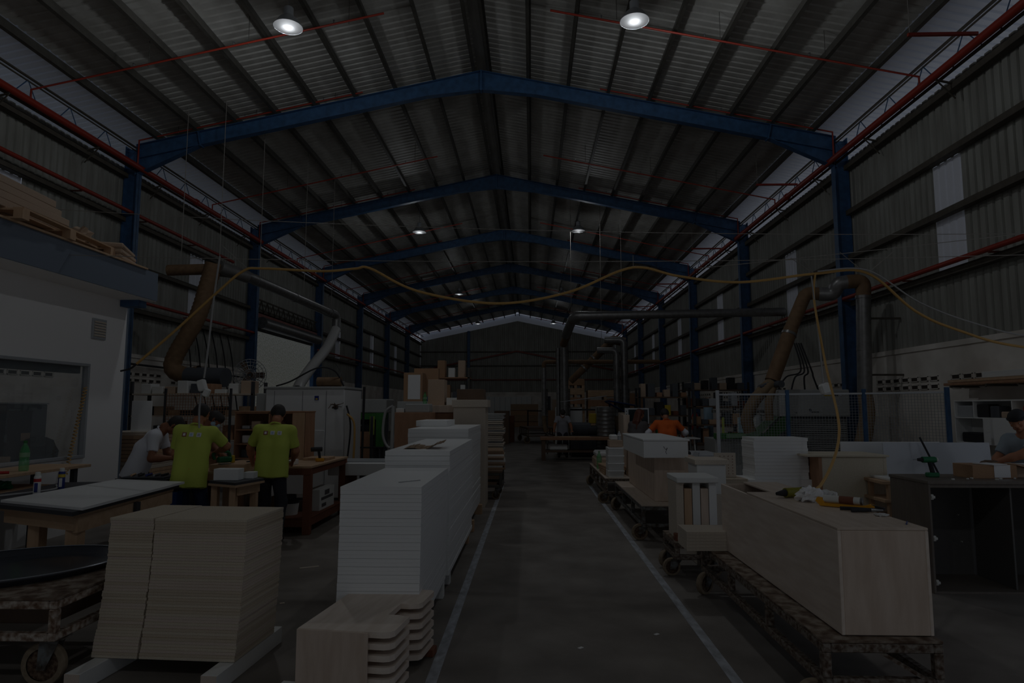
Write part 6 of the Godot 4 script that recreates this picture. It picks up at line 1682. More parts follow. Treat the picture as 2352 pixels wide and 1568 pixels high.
# ------------------------------------------------ far end of the hall
func far_end() -> void:
	# outside the bright doorway
	var ow := struct("exterior_wall", "bright boundary wall outside the side doorway with creeper stains")
	part(ow, "masonry", MB.new().bb(-16.2, -16.0, -0.03, 7.0, -60, -8), "outer_wall")
	# roller shutter box over the doorway
	var rs := struct("door", "roller shutter housing and tracks of the bright side doorway")
	part(rs, "shutter_roll", MB.new().rod(V(XL + 0.35, 4.85, -23.8), V(XL + 0.35, 4.85, -30.2), 0.22, 18), "galvanised")
	part(rs, "shutter_curtain", ribbed(V(XL + 0.14, 4.55, -23.8), V(0, 1, 0), 0.35, V(0, 0, -1), 6.4, V(-1, 0, 0), 0.07, 0.015), "galvanised")
	part(rs, "head_rail", MB.new().bb(XL + 0.05, XL + 0.25, 5.05, 5.2, -30.4, -23.6), "red_paint")
	for z in [-23.65, -30.35]: part(rs, "track", MB.new().bb(XL, XL + 0.16, 0, 5.0, z - 0.08, z + 0.08), "navy")
	var tm := MB.new()
	for i in 12:
		var z := -23.8 - i * 0.55
		tm.bar(V(XL + 0.2, 5.25, z), V(XL + 0.2, 5.7, z - 0.27), 0.03, 0.03)
		tm.bar(V(XL + 0.2, 5.7, z - 0.27), V(XL + 0.2, 5.25, z - 0.55), 0.03, 0.03)
	tm.bar(V(XL + 0.2, 5.72, -23.7), V(XL + 0.2, 5.72, -30.4), 0.05, 0.05)
	part(rs, "lintel_lattice", tm, "girt")
	# work table of the grey shirt
	var t := thing("work_table", "long timber work table of the masked worker in pale grey", "table", V(1.45, 0, -21.9))
	part(t, "top", MB.new().bb(-1.15, 1.2, 0.66, 0.74, -0.5, 0.5, 0.005), "brown_wood")
	part(t, "pale_board", MB.new().bb(-0.7, 0.5, 0.741, 0.76, -0.2, 0.45, 0.003), "timber")
	for q in [[-1.05, 0.4], [1.1, 0.4], [-1.05, -0.4], [1.1, -0.4]]: leg_box(t, "leg", q[0], q[1], 0.12, 0, 0.66, "dark_wood")
	part(t, "low_shelf", MB.new().bb(-1.05, 1.1, 0.26, 0.32, -0.42, 0.42, 0.004), "dark_wood")
	box_solo("stored_sheet", "pale sheet bundle on the low shelf of the far work table", "bundle", 0.6, 1.2, 0.322, 0.5, -22.1, -21.7, "white_satin", 0.03)
	# machines behind it
	box_solo("machine_cabinet", "white machine cabinet behind the far work table", "machine", 0.9, 1.9, 0.0, 1.72, -24.9, -24.4, "machine_white", 0.02)
	t = thing("machine_group", "dark motor housing beside the far white machine cabinet", "machine", V(2.0, 0, -23.4))
	part(t, "motor", MB.new().rod(V(-0.55, 0.95, 0), V(0.1, 0.95, 0), 0.24, 16), "machine_dark")
	part(t, "motor", MB.new().rod(V(0.0, 0.9, 0.1), V(0.5, 0.9, 0.1), 0.18, 16), "charcoal")
	part(t, "frame", MB.new().bb(-0.6, 0.7, 0.0, 0.75, -0.25, 0.25, 0.01), "charcoal")
	part(t, "yellow_guard", MB.new().bb(0.05, 0.3, 1.15, 1.5, -0.1, 0.1, 0.02), "yellow_mark")
	part(t, "grey_housing", MB.new().bb(0.3, 0.75, 0.75, 1.75, -0.3, 0.2, 0.02), "machine_grey")
	t = thing("dust_drum", "pale ribbed dust drum standing by the far motor housing", "drum", V(2.55, 0, -22.6))
	var dp := [[0.0, 0.0], [0.3, 0.0]]
	for i in 12:
		dp.append([0.3, 0.05 + i * 0.135]); dp.append([0.312, 0.09 + i * 0.135]); dp.append([0.3, 0.13 + i * 0.135])
	dp.append([0.3, 1.72]); dp.append([0.0, 1.74])
	part(t, "drum", MB.new().lathe(lathe_prof(dp), Vector3.ZERO, 24), "galvanised")
	var cs := solo("canopy_sheet", "pale sheet propped slanting above the far machines", "sheet", MB.new().box(V(1.9, 2.02, -24.3), V(1.7, 0.03, 0.9), Basis(Vector3.BACK, 0.13), 0.005), "grey_board")
	var bs := solo("blue_tarpaulin", "blue tarpaulin draped over frames by the far risers", "tarpaulin", MB.new().box(V(3.35, 1.86, -24.2), V(1.15, 0.04, 0.9), Basis(Vector3.BACK, -0.17), 0.01).box(V(3.1, 1.72, -24.1), V(0.9, 0.03, 0.6), Basis(Vector3.BACK, -0.5), 0.01), "blue_sheet")
	t = thing("tarpaulin_frame", "thin steel frame under the blue tarpaulin and canopy sheet", "frame")
	for x in [1.2, 2.9, 3.85]: part(t, "post", MB.new().bb(x - 0.03, x + 0.03, 0, 1.75 if x > 3 else 1.9, -24.45, -24.39), "charcoal")
	part(t, "cross_bar", MB.new().bb(1.2, 3.85, 1.6, 1.66, -24.45, -24.4), "charcoal")
	box_solo("tan_cabinet", "plain tan cabinet beside the ribbed dust drum", "cabinet", 2.85, 3.3, 0.0, 1.55, -21.6, -21.1, "tan_veneer", 0.005)
	box_solo("blue_machine", "deep blue machine base under the tarpaulin", "machine", 3.0, 3.9, 0.0, 1.3, -24.9, -24.5, "blue_sheet", 0.02)
	# board stacks and pallets at the far end
	for q in [[1.6, 2.4, 5, "front"], [2.55, 4.1, 4, "wide"]]:
		var x0: float = q[0]
		var x1: float = q[1]
		for k in q[2]:
			var y0: float = 0.9 + k * 0.42 if q[3] == "front" else 0.75 + k * 0.44
			var p := thing("loaded_pallet", "pallet of boards, level %s of the %s far stack" % [["one", "two", "three", "four", "five"][k], "narrow" if q[3] == "front" else "wide"], "pallet", V((x0 + x1) / 2, y0, -30.0))
			var hw := (x1 - x0) / 2
			part(p, "board_block", MB.new().bb(-hw, hw, 0.12, 0.415, -0.5, 0.5, 0.01), ["timber_flat", "cardboard", "brown_wood"][k % 3])
			for s in [-hw, -0.06, hw - 0.12]: part(p, "runner", MB.new().bb(s, s + 0.12, 0, 0.12, -0.5, 0.5), "timber")
		box_solo("support_stack", "dark base stack under the %s far pallets" % ("narrow" if q[3] == "front" else "wide"), "stack", x0, x1, 0.0, 0.898 if q[3] == "front" else 0.748, -30.5, -29.5, "dark_wood", 0.01)
	# beyond the lane
	trolley("platform_trolley", "dark empty trolley parked across the far lane", V(0.35, 0, -33.0), 0.15, 1.5, 3.0, 0.75, 0.35, 0.16, "dark_wood", "dark_wood")
	box_solo("dark_cabinet", "tall dark cabinet beside the far end of the lane", "cabinet", -1.75, -1.05, 0.0, 1.55, -32.0, -31.0, "dark_wood", 0.01)
	box_solo("dark_cabinet", "dark cabinet with a pale shelf line behind the tall dark one", "cabinet", -1.15, -0.85, 0.0, 1.3, -33.5, -32.6, "red_wood", 0.01)
	sheet_stack("carton_block", "brown carton in the stack against the far masonry", "carton", "cartons against the far masonry", V(-0.6, 0.0, -58.0), 0.0, 2.4, 1.2, 0.5, 4, ["cardboard", "kraft"], 0.05, Vector3.ZERO, 0.02)
	box_solo("dark_panel", "dark panel leaning against the far masonry", "panel", 1.0, 1.75, 0.0, 2.7, -59.2, -59.0, "charcoal", 0.01)
	box_solo("pale_panel", "pale panel beside the dark one at the far masonry", "panel", 1.9, 2.5, 0.0, 2.4, -58.8, -58.6, "card_pale", 0.01)
	t = thing("stillage", "black steel stillage frame near the far masonry", "stillage", V(0.35, 0, -50.0))
	for q in [[-0.6, -0.5], [0.6, -0.5], [-0.6, 0.5], [0.6, 0.5]]: leg_box(t, "post", q[0], q[1], 0.1, 0, 1.5, "black_rubber")
	part(t, "base", MB.new().bb(-0.65, 0.65, 0.2, 0.3, -0.55, 0.55), "black_rubber")
	part(t, "rail", MB.new().bb(-0.65, 0.65, 1.4, 1.48, 0.45, 0.53).bb(-0.65, 0.65, 1.4, 1.48, -0.53, -0.45), "black_rubber")
	box_solo("brown_carton", "brown carton stack behind the black stillage", "carton", 0.9, 1.9, 0.0, 1.5, -48.5, -47.5, "cardboard", 0.01)
	t = thing("far_roller_door", "pale sheeted door leaf in the far masonry beside the board stacks", "door leaf", V(-2.0, 0, -60.45))
	part(t, "leaf", MB.new().bb(-2.5, 2.0, 0, 2.7, -0.04, 0.0, 0.01), "white_satin")
	for i in 9: part(t, "rib", MB.new().bb(-2.4 + i * 0.5, -2.36 + i * 0.5, 0.05, 2.65, 0.0, 0.03), "grey_board")
	for q in [[-6.5, -38.0, 1.6, "cardboard"], [-5.0, -36.5, 2.0, "brown_wood"], [-3.6, -40.0, 2.4, "card_pale"], [-7.6, -44.0, 2.2, "timber_flat"], [5.0, -36.0, 2.2, "brown_wood"], [6.2, -42.0, 2.6, "cardboard"]]:
		box_solo("stored_stack", "block stack of %s boards %d metres into the hall, %s" % [{"cardboard": "brown", "brown_wood": "dark veneered", "card_pale": "pale", "timber_flat": "yellowish"}[q[3]], int(-q[1]), "office side" if q[0] < 0 else "shelf side"], "stack", q[0] - 0.8, q[0] + 0.8, 0.0, q[2], q[1] - 0.8, q[1] + 0.8, q[3], 0.01)

# ------------------------------------------------ people: smooth bodies grown from jointed bones
# bone: [from, to, radius at from, radius at to, flat ends (1 = from, 2 = to)]
func blob(bones: Array, cell: float, k: float, out: MB) -> MB:
	var cut := 4.6 / k
	var lo := V(1e9, 1e9, 1e9)
	var hi := -lo
	for b in bones:
		var r: float = maxf(b[2], b[3]) + cell * 3.0
		var a: Vector3 = b[0]
		var c: Vector3 = b[1]
		lo = lo.min(a.min(c) - Vector3.ONE * r)
		hi = hi.max(a.max(c) + Vector3.ONE * r)
	var nx := int((hi.x - lo.x) / cell) + 2
	var ny := int((hi.y - lo.y) / cell) + 2
	var nz := int((hi.z - lo.z) / cell) + 2
	var f := PackedFloat32Array()
	f.resize(nx * ny * nz)
	var sy := nx
	var sz := nx * ny
	for b in bones:
		var a: Vector3 = b[0]
		var ab: Vector3 = (b[1] as Vector3) - a
		var ra: float = b[2]
		var rb: float = b[3]
		var flat: int = b[4] if b.size() > 4 else 0
		var l2 := maxf(ab.length_squared(), 1e-8)
		var ln := sqrt(l2)
		var r := maxf(ra, rb) + cut
		var p0 := ((a.min(b[1]) - Vector3.ONE * r - lo) / cell).floor()
		var p1 := ((a.max(b[1]) + Vector3.ONE * r - lo) / cell).ceil()
		var x0 := maxi(int(p0.x), 0)
		var x1 := mini(int(p1.x), nx - 1)
		for z in range(maxi(int(p0.z), 0), mini(int(p1.z), nz - 1) + 1):
			for y in range(maxi(int(p0.y), 0), mini(int(p1.y), ny - 1) + 1):
				var i := z * sz + y * sy + x0
				var p := V(lo.x + x0 * cell, lo.y + y * cell, lo.z + z * cell) - a
				for x in range(x0, x1 + 1):
					var t0 := p.dot(ab) / l2
					var t := clampf(t0, 0.0, 1.0)
					var d := (p - ab * t).length() - (ra + (rb - ra) * t)
					if flat:
						if flat & 2 and t0 > 1.0: d = maxf((p - ab * t0).length() - rb, (t0 - 1.0) * ln * 2.2)
						if flat & 1 and t0 < 0.0: d = maxf((p - ab * t0).length() - ra, -t0 * ln * 2.2)
					if d < cut: f[i] += exp(-k * d)
					i += 1
					p.x += cell
	var n := f.size()
	for i in n: f[i] = -log(maxf(f[i], 1e-4)) / k
	var vid := PackedInt32Array()
	vid.resize(n)
	vid.fill(-1)
	var o := [0, 1, sy, sy + 1, sz, sz + 1, sz + sy, sz + sy + 1]
	var o1: int = o[1]
	var o2: int = o[2]
	var o3: int = o[3]
	var o4: int = o[4]
	var o5: int = o[5]
	var o6: int = o[6]
	var o7: int = o[7]
	for z in nz - 1:
		for y in ny - 1:
			var i := z * sz + y * sy
			for x in nx - 1:
				var d0 := f[i]
				var d1 := f[i + o1]
				var d2 := f[i + o2]
				var d3 := f[i + o3]
				var d4 := f[i + o4]
				var d5 := f[i + o5]
				var d6 := f[i + o6]
				var d7 := f[i + o7]
				var c := int(d0 < 0.0) + int(d1 < 0.0) + int(d2 < 0.0) + int(d3 < 0.0) + int(d4 < 0.0) + int(d5 < 0.0) + int(d6 < 0.0) + int(d7 < 0.0)
				if c > 0 and c < 8:
					var s := Vector3.ZERO
					var w := 0
					if (d0 < 0.0) != (d1 < 0.0): s += V(d0 / (d0 - d1), 0, 0); w += 1
					if (d2 < 0.0) != (d3 < 0.0): s += V(d2 / (d2 - d3), 1, 0); w += 1
					if (d4 < 0.0) != (d5 < 0.0): s += V(d4 / (d4 - d5), 0, 1); w += 1
					if (d6 < 0.0) != (d7 < 0.0): s += V(d6 / (d6 - d7), 1, 1); w += 1
					if (d0 < 0.0) != (d2 < 0.0): s += V(0, d0 / (d0 - d2), 0); w += 1
					if (d1 < 0.0) != (d3 < 0.0): s += V(1, d1 / (d1 - d3), 0); w += 1
					if (d4 < 0.0) != (d6 < 0.0): s += V(0, d4 / (d4 - d6), 1); w += 1
					if (d5 < 0.0) != (d7 < 0.0): s += V(1, d5 / (d5 - d7), 1); w += 1
					if (d0 < 0.0) != (d4 < 0.0): s += V(0, 0, d0 / (d0 - d4)); w += 1
					if (d1 < 0.0) != (d5 < 0.0): s += V(1, 0, d1 / (d1 - d5)); w += 1
					if (d2 < 0.0) != (d6 < 0.0): s += V(0, 1, d2 / (d2 - d6)); w += 1
					if (d3 < 0.0) != (d7 < 0.0): s += V(1, 1, d3 / (d3 - d7)); w += 1
					vid[i] = out.v.size()
					out.v.append(lo + (V(x, y, z) + s / w) * cell)
					out.n.append(V(d1 + d3 + d5 + d7 - d0 - d2 - d4 - d6, d2 + d3 + d6 + d7 - d0 - d1 - d4 - d5, d4 + d5 + d6 + d7 - d0 - d1 - d2 - d3).normalized())
				i += 1
	for z in range(1, nz - 1):
		for y in range(1, ny - 1):
			for x in range(1, nx - 1):
				var i := z * sz + y * sy + x
				var s0 := f[i] < 0.0
				if s0 != (f[i + 1] < 0.0): face(out, vid[i - sy - sz], vid[i - sz], vid[i], vid[i - sy], s0)
				if s0 != (f[i + sy] < 0.0): face(out, vid[i - 1 - sz], vid[i - 1], vid[i], vid[i - sz], s0)
				if s0 != (f[i + sz] < 0.0): face(out, vid[i - 1 - sy], vid[i - sy], vid[i], vid[i - 1], s0)
	return out

func face(m: MB, a: int, b: int, c: int, d: int, outward: bool) -> void: # a..d counter-clockwise about the plus axis
	if a < 0 or b < 0 or c < 0 or d < 0: return
	if outward: m.ix.append_array(PackedInt32Array([a, c, b, a, d, c]))
	else: m.ix.append_array(PackedInt32Array([a, b, c, a, c, d]))

func reach(a: Vector3, target: Vector3, l1: float, l2: float, pole: Vector3) -> Array: # [middle joint, end]
	var d := target - a
	var l: float = clampf(d.length(), 0.12, (l1 + l2) * 0.995)
	d = d.normalized()
	var x := (l1 * l1 - l2 * l2 + l * l) / (2.0 * l)
	var h := sqrt(maxf(l1 * l1 - x * x, 0.0))
	var p := (pole - d * pole.dot(d)).normalized()
	return [a + d * x + p * h, a + d * l]

func hand_bones(w: Vector3, f: Vector3, nrm: Vector3, side: float, curl: float, s: float) -> Array: # f: towards the fingers, nrm: out of the palm
	var fd := f.normalized()
	var n := (nrm - fd * nrm.dot(fd)).normalized()
	var sd := fd.cross(n) * side # towards the thumb
	var b := []
	for i in 4:
		var q := 0.028 - i * 0.0185
		var kn := w + (fd * (0.088 - absf(i - 1.2) * 0.005) + sd * q) * s
		b.append([w + (fd * 0.004 + sd * q * 0.55) * s, kn, 0.0135 * s, 0.0108 * s])
		var ln: Array = [[0.040, 0.025, 0.02], [0.044, 0.028, 0.022], [0.041, 0.026, 0.021], [0.032, 0.02, 0.018]][i]
		var dir := fd.rotated(n.cross(fd).normalized(), -curl * 0.5)
		dir = (fd * cos(curl * 0.5) + n * sin(curl * 0.5)).normalized()
		var p := kn
		for j in 3:
			var e: Vector3 = p + dir * ln[j] * s
			b.append([p, e, (0.0096 - j * 0.0009) * s, (0.0088 - j * 0.0011) * s])
			p = e
			var ang := curl * (0.5 + 0.8 * (j + 1))
			dir = (fd * cos(ang) + n * sin(ang)).normalized()
	var t0 := w + (fd * 0.022 + sd * 0.022) * s
	var t1 := t0 + (fd * 0.55 + sd * 0.75 + n * 0.25).normalized() * 0.042 * s
	var t2 := t1 + (fd * 0.85 + sd * 0.35 + n * (0.3 + curl * 0.4)).normalized() * 0.032 * s
	var t3 := t2 + (fd * 0.95 + sd * 0.05 + n * (0.3 + curl * 0.6)).normalized() * 0.024 * s
	b.append([t0, t1, 0.0145 * s, 0.0115 * s])
	b.append([t1, t2, 0.0112 * s, 0.0102 * s])
	b.append([t2, t3, 0.0102 * s, 0.0085 * s])
	return b

func person(label: String, at: Vector3, yaw: float, P: Dictionary) -> Node3D:
	var t := thing("person", label, "person", at, yaw)
	var s: float = P.get("h", 1.72) / 1.72
	var q: float = P.get("q", 1.0)
	var lean: float = P.get("lean", 0.1)
	var roll: float = P.get("roll", 0.0)
	var hip: Vector3 = V(0, 0.93, 0) * s + P.get("hip", Vector3.ZERO)
	var sb := Basis(Vector3.BACK, -roll) * Basis(Vector3.RIGHT, -lean)
	var up := sb * Vector3.UP
	var ub := sb * Basis(Vector3.RIGHT, -P.get("hunch", 0.1)) * Basis(Vector3.UP, P.get("twist", 0.0))
	var mid := hip + up * 0.24 * s
	var neck := mid + ub * V(0, 0.28, 0) * s
	var wid: float = P.get("wide", 1.0)
	var hb := ub * Basis(Vector3.UP, P.get("head_yaw", 0.0)) * Basis(Vector3.RIGHT, -P.get("head_pitch", 0.15)) * Basis(Vector3.BACK, P.get("head_roll", 0.0))
	var head := neck + (ub * V(0, 0.09, -0.01) + hb * V(0, 0.095, -0.015)) * s
	var sh := {}
	var el := {}
	var wr := {}
	var kn := {}
	var an := {}
	for sd in [-1, 1]:
		sh[sd] = neck + ub * V(sd * 0.178 * wid, -0.055, 0.0) * s
		var hd: Vector3 = P.get("hand_l" if sd < 0 else "hand_r", V(sd * 0.26, 0.78, -0.08))
		var a := reach(sh[sd], hd, 0.285 * s, 0.255 * s, P.get("pole_l" if sd < 0 else "pole_r", V(sd * 0.6, -0.5, 0.6)))
		el[sd] = a[0]
		wr[sd] = a[1]
		var ft: Vector3 = P.get("foot_l" if sd < 0 else "foot_r", V(sd * 0.11, 0.085, 0.0))
		var hj := hip + V(sd * 0.088, -0.03, 0) * s
		var lg := reach(hj, ft, 0.43 * s, 0.425 * s, V(sd * 0.1, 0, -1))
		kn[sd] = lg[0]
		an[sd] = lg[1]
	# ---- body
	var bones := []
	for sd in [-1, 1]:
		bones.append([hip + V(sd * 0.06, 0, 0) * s, mid + ub * V(sd * 0.06, 0, 0) * s, 0.095 * s, 0.09 * s])
		bones.append([mid + ub * V(sd * 0.06, 0, 0) * s, neck + ub * V(sd * 0.075 * wid, -0.1, 0) * s, 0.09 * s, 0.085 * s])
		bones.append([neck + ub * V(sd * 0.03, -0.03, 0.01) * s, sh[sd], 0.05 * s, 0.052 * s])
		bones.append([sh[sd], el[sd], 0.05 * s, 0.041 * s])
		bones.append([el[sd], el[sd].lerp(wr[sd], 0.35), 0.042 * s, 0.041 * s])
		bones.append([el[sd].lerp(wr[sd], 0.35), wr[sd], 0.041 * s, 0.027 * s])
		bones.append([hip + V(sd * 0.088, -0.03, 0) * s, kn[sd], 0.078 * s, 0.052 * s])
		bones.append([kn[sd], an[sd], 0.052 * s, 0.038 * s])
	bones.append([neck + ub * V(0, -0.04, 0.01) * s, head + hb * V(0, -0.05, 0.02) * s, 0.06 * s, 0.053 * s])
	var body := MB.new()
	blob(bones, 0.013 * q, 62.0, body)
	var H := func(x: float, y: float, z: float) -> Vector3: return head + hb * (V(x, y, z) * s)
	var hd := [
		[H.call(0, 0.035, -0.02), H.call(0, 0.03, 0.032), 0.078 * s, 0.08 * s],
		[H.call(0, -0.005, -0.045), H.call(0, -0.062, -0.043), 0.054 * s, 0.042 * s],
		[H.call(-0.03, -0.068, -0.02), H.call(0.03, -0.068, -0.02), 0.033 * s, 0.033 * s],
		[H.call(0, -0.088, -0.062), H.call(0, -0.085, -0.055), 0.02 * s, 0.022 * s],
		[H.call(0, 0.006, -0.094), H.call(0, -0.03, -0.11), 0.0095 * s, 0.0135 * s],
		[H.call(-0.011, -0.034, -0.099), H.call(0.011, -0.034, -0.099), 0.0105 * s, 0.0105 * s],
		[H.call(-0.034, 0.024, -0.083), H.call(0.034, 0.024, -0.083), 0.013 * s, 0.013 * s],
		[H.call(-0.02, -0.063, -0.088), H.call(0.02, -0.063, -0.088), 0.0085 * s, 0.0085 * s],
		[H.call(-0.043, -0.022, -0.066), H.call(0.043, -0.022, -0.066), 0.021 * s, 0.021 * s],
		[H.call(0, -0.05, 0.02), H.call(0, -0.12, 0.03), 0.054 * s, 0.053 * s]]
	for sd in [-1.0, 1.0]:
		hd.append([H.call(sd * 0.08, 0.012, 0.006), H.call(sd * 0.077, -0.026, 0.0), 0.0125 * s, 0.009 * s])
		hd.append([H.call(sd * 0.086, 0.022, 0.014), H.call(sd * 0.086, -0.006, 0.016), 0.008 * s, 0.008 * s])
	blob(hd, 0.0055 * q, 170.0, body)
	for sd in [-1, 1]:
		var fdir: Vector3 = P.get("fing_l" if sd < 0 else "fing_r", (wr[sd] - el[sd]).normalized())
		var pn: Vector3 = P.get("palm_l" if sd < 0 else "palm_r", V(-sd * 0.9, -0.1, 0.1))
		blob(hand_bones(wr[sd], fdir, pn, 1.0 if (fdir.cross(pn)).dot(P.get("thumb_l" if sd < 0 else "thumb_r", V(-sd * 0.3, 0.3, -0.8))) > 0 else -1.0, P.get("curl", 0.55), s * 1.03), 0.0042 * q, 420.0, body)
	part(t, "body", body, P.get("skin", "skin"))
	# ---- face details
	for sd in [-1.0, 1.0]:
		var ey := part(t, "eye", MB.new().ball(H.call(sd * 0.031, 0.003, -0.0835), V(0.0125, 0.0085, 0.012) * s, 12), "eye_white")
		part(ey, "iris", MB.new().ball(H.call(sd * 0.030, 0.003, -0.0925), V(0.0055, 0.0055, 0.004) * s, 10), "eye_dark")
		var br := MB.new()
		br.tube(PackedVector3Array([H.call(sd * 0.013, 0.026, -0.0975), H.call(sd * 0.03, 0.031, -0.096), H.call(sd * 0.047, 0.026, -0.087)]), 0.0042 * s, 6)
		part(t, "eyebrow", br, P.get("hair", "hair"))
	if not P.has("mask"):
		part(t, "lips", MB.new().ball(H.call(0, -0.063, -0.0955), V(0.021, 0.0065, 0.004) * s, 12), "lip")
	else:
		var mk := MB.new()
		blob([[H.call(0, -0.024, -0.062), H.call(0, -0.07, -0.052), 0.056 * s, 0.05 * s], [H.call(0, -0.03, -0.095), H.call(0, -0.06, -0.09), 0.026 * s, 0.024 * s], [H.call(-0.045, -0.045, -0.03), H.call(0.045, -0.045, -0.03), 0.034 * s, 0.034 * s]], 0.006 * q, 170.0, mk)
		var mo := part(t, "face_mask", mk, P["mask"])
		for sd in [-1.0, 1.0]:
			part(mo, "ear_loop", MB.new().tube(path([H.call(sd * 0.06, -0.02, -0.06), H.call(sd * 0.083, 0.0, -0.01), H.call(sd * 0.088, -0.01, 0.02), H.call(sd * 0.066, -0.05, -0.03)], 4), 0.0025 * s, 5), P["mask"])
	# ---- hair or cap
	var hr := MB.new()
	var hb2 := [
		[H.call(0, 0.05, -0.028), H.call(0, 0.04, 0.034), 0.0785 * s, 0.0845 * s],
		[H.call(-0.03, 0.01, 0.035), H.call(0.03, 0.01, 0.035), 0.064 * s, 0.064 * s],
		[H.call(0, -0.02, 0.05), H.call(0, -0.05, 0.046), 0.052 * s, 0.038 * s]]
	if P.get("fringe", true):
		hb2.append([H.call(-0.035, 0.078, -0.066), H.call(0.035, 0.078, -0.066), 0.026 * s, 0.026 * s])
	for sd in [-1.0, 1.0]: hb2.append([H.call(sd * 0.068, 0.035, -0.012), H.call(sd * 0.068, 0.005, 0.012), 0.018 * s, 0.017 * s])
	if P.get("long_hair", false):
		for sd in [-1.0, 0.0, 1.0]:
			hb2.append([H.call(sd * 0.045, 0.0, 0.06), H.call(sd * 0.055, -0.2, 0.085), 0.05 * s, 0.04 * s])
			hb2.append([H.call(sd * 0.055, -0.2, 0.085), H.call(sd * 0.045, -0.36, 0.08), 0.04 * s, 0.022 * s])
	blob(hb2, 0.0062 * q, 150.0, hr)
	part(t, "hair", hr, P.get("hair", "hair"))
	if P.has("cap"):
		var cp := MB.new()
		blob([[H.call(0, 0.062, -0.03), H.call(0, 0.055, 0.03), 0.083 * s, 0.087 * s], [H.call(-0.03, 0.07, -0.085), H.call(0.03, 0.07, -0.085), 0.022 * s, 0.022 * s]], 0.007, 150.0, cp)
		var co := part(t, "cap", cp, P["cap"])
		part(co, "cap_band", MB.new().tube(PackedVector3Array(range(25).map(func(i): return H.call(sin(TAU * i / 24.0) * 0.092, 0.05, -0.005 - cos(TAU * i / 24.0) * 0.105))), 0.012 * s, 6, false), P["cap"])
	# ---- shirt
	var st := []
	var hem: float = P.get("hem", -0.10)
	for sd in [-1, 1]:
		st.append([hip + sb * V(sd * 0.08, hem, 0.0) * s, mid + ub * V(sd * 0.075, 0, 0) * s, 0.134 * s, 0.116 * s, 1])
		st.append([mid + ub * V(sd * 0.075, 0, 0) * s, neck + ub * V(sd * 0.088 * wid, -0.11, 0) * s, 0.112 * s, 0.104 * s])
		st.append([neck + ub * V(sd * 0.045, -0.04, 0.012) * s, sh[sd], 0.058 * s, 0.066 * s])
		st.append([sh[sd], sh[sd].lerp(el[sd], P.get("sleeve", 0.7)), 0.068 * s, 0.066 * s, 2])
		if P.has("long_sleeve"): pass
	st.append([hip + sb * V(0, hem, -0.03) * s, mid + ub * V(0, 0.02, -0.03) * s, 0.108 * s, 0.10 * s, 1])
	st.append([neck + ub * V(0, -0.12, 0.03) * s, neck + ub * V(0, -0.05, 0.015) * s, 0.09 * s, 0.07 * s])
	var shirt := MB.new()
	blob(st, 0.0125 * q, 58.0, shirt)
	# folds: shallow wrinkles pulled into the cloth
	var fn := FastNoiseLite.new()
	fn.seed = int(at.x * 100.0)
	fn.frequency = 7.0
	for i in shirt.v.size():
		var p := shirt.v[i]
		var d := fn.get_noise_3d(p.x * 1.0 + p.y * 0.5, p.y * 0.45, p.z) * 0.011 + fn.get_noise_3d(p.x * 2.6 + p.y, p.y * 1.1, p.z * 2.0) * 0.004
		shirt.v[i] = p + shirt.n[i] * d
	var so := part(t, "shirt", shirt, P.get("shirt", "tee_white"))
	part(so, "collar", MB.new().tube(PackedVector3Array(range(17).map(func(i): return neck + ub * (V(sin(TAU * i / 16.0) * 0.068, 0.012 + cos(TAU * i / 16.0) * 0.018, 0.012 + cos(TAU * i / 16.0) * 0.062) * s))), 0.012 * s, 6, false), P.get("collar", P.get("shirt", "tee_white")))
	if P.has("under_sleeve"):
		for sd in [-1, 1]:
			part(t, "under_sleeve", blob([[sh[sd].lerp(el[sd], 0.5), el[sd], 0.058 * s, 0.053 * s], [el[sd], el[sd].lerp(wr[sd], 0.9), 0.053 * s, 0.04 * s, 2]], 0.0125, 62.0, MB.new()), P["under_sleeve"])
	for sd in [-1, 1]:
		if P.has("glove_l") and sd < 0:
			part(t, "glove", blob(hand_bones(wr[sd], P.get("fing_l", (wr[sd] - el[sd]).normalized()), P.get("palm_l", V(0.9, -0.1, 0.1)), 1.0, P.get("curl", 0.55), s * 1.22), 0.005, 300.0, MB.new()), P["glove_l"])
	# ---- printed squares across the back
	if P.get("print", false):
		var cols := ["tool_red", "paper", "tee_dark"]
		for i in 3:
			var cx := -0.085 + i * 0.085
			var pc := neck + ub * V(cx, -0.115, 0.0) * s
			var best := -1e9
			for p in shirt.v:
				var rel := ub.inverse() * (p - neck)
				if absf(rel.x - cx * s) < 0.03 and absf(rel.y + 0.115 * s) < 0.03: best = maxf(best, rel.z)
			var c := neck + ub * V(cx * s, -0.115 * s, best - 0.004)
			var pr := part(so, "printed_square", MB.new().box(c, V(0.052, 0.052, 0.012) * s, ub * Basis(Vector3.RIGHT, -0.12), 0.003), ["lip", "tee_white", "tee_white"][i])
			part(pr, "printed_mark", MB.new().box(c + ub * V(0, 0, 0.0062), V(0.026, 0.03, 0.002) * s, ub * Basis(Vector3.RIGHT, -0.12)), ["paper", "mask_blue", "grey_board"][i])
	# ---- trousers and shoes
	var tr := []
	for sd in [-1, 1]:
		tr.append([hip + V(sd * 0.06, 0.05, 0) * s, hip + V(sd * 0.07, -0.06, 0.005) * s, 0.092 * s, 0.104 * s])
		tr.append([hip + V(sd * 0.088, -0.06, 0) * s, kn[sd], 0.096 * s, 0.07 * s])
		tr.append([kn[sd], an[sd] + V(0, -0.02, 0), 0.07 * s, 0.062 * s, 2])
	var to := part(t, "trousers", blob(tr, 0.0135 * q, 60.0, MB.new()), P.get("trousers", "trouser_black"))
	if P.get("trousers", "") == "denim":
		part(to, "back_patch", MB.new().box(hip + V(0.06, 0.02, 0.116), V(0.05, 0.03, 0.012), Basis(Vector3.RIGHT, -0.05), 0.003), "orange")
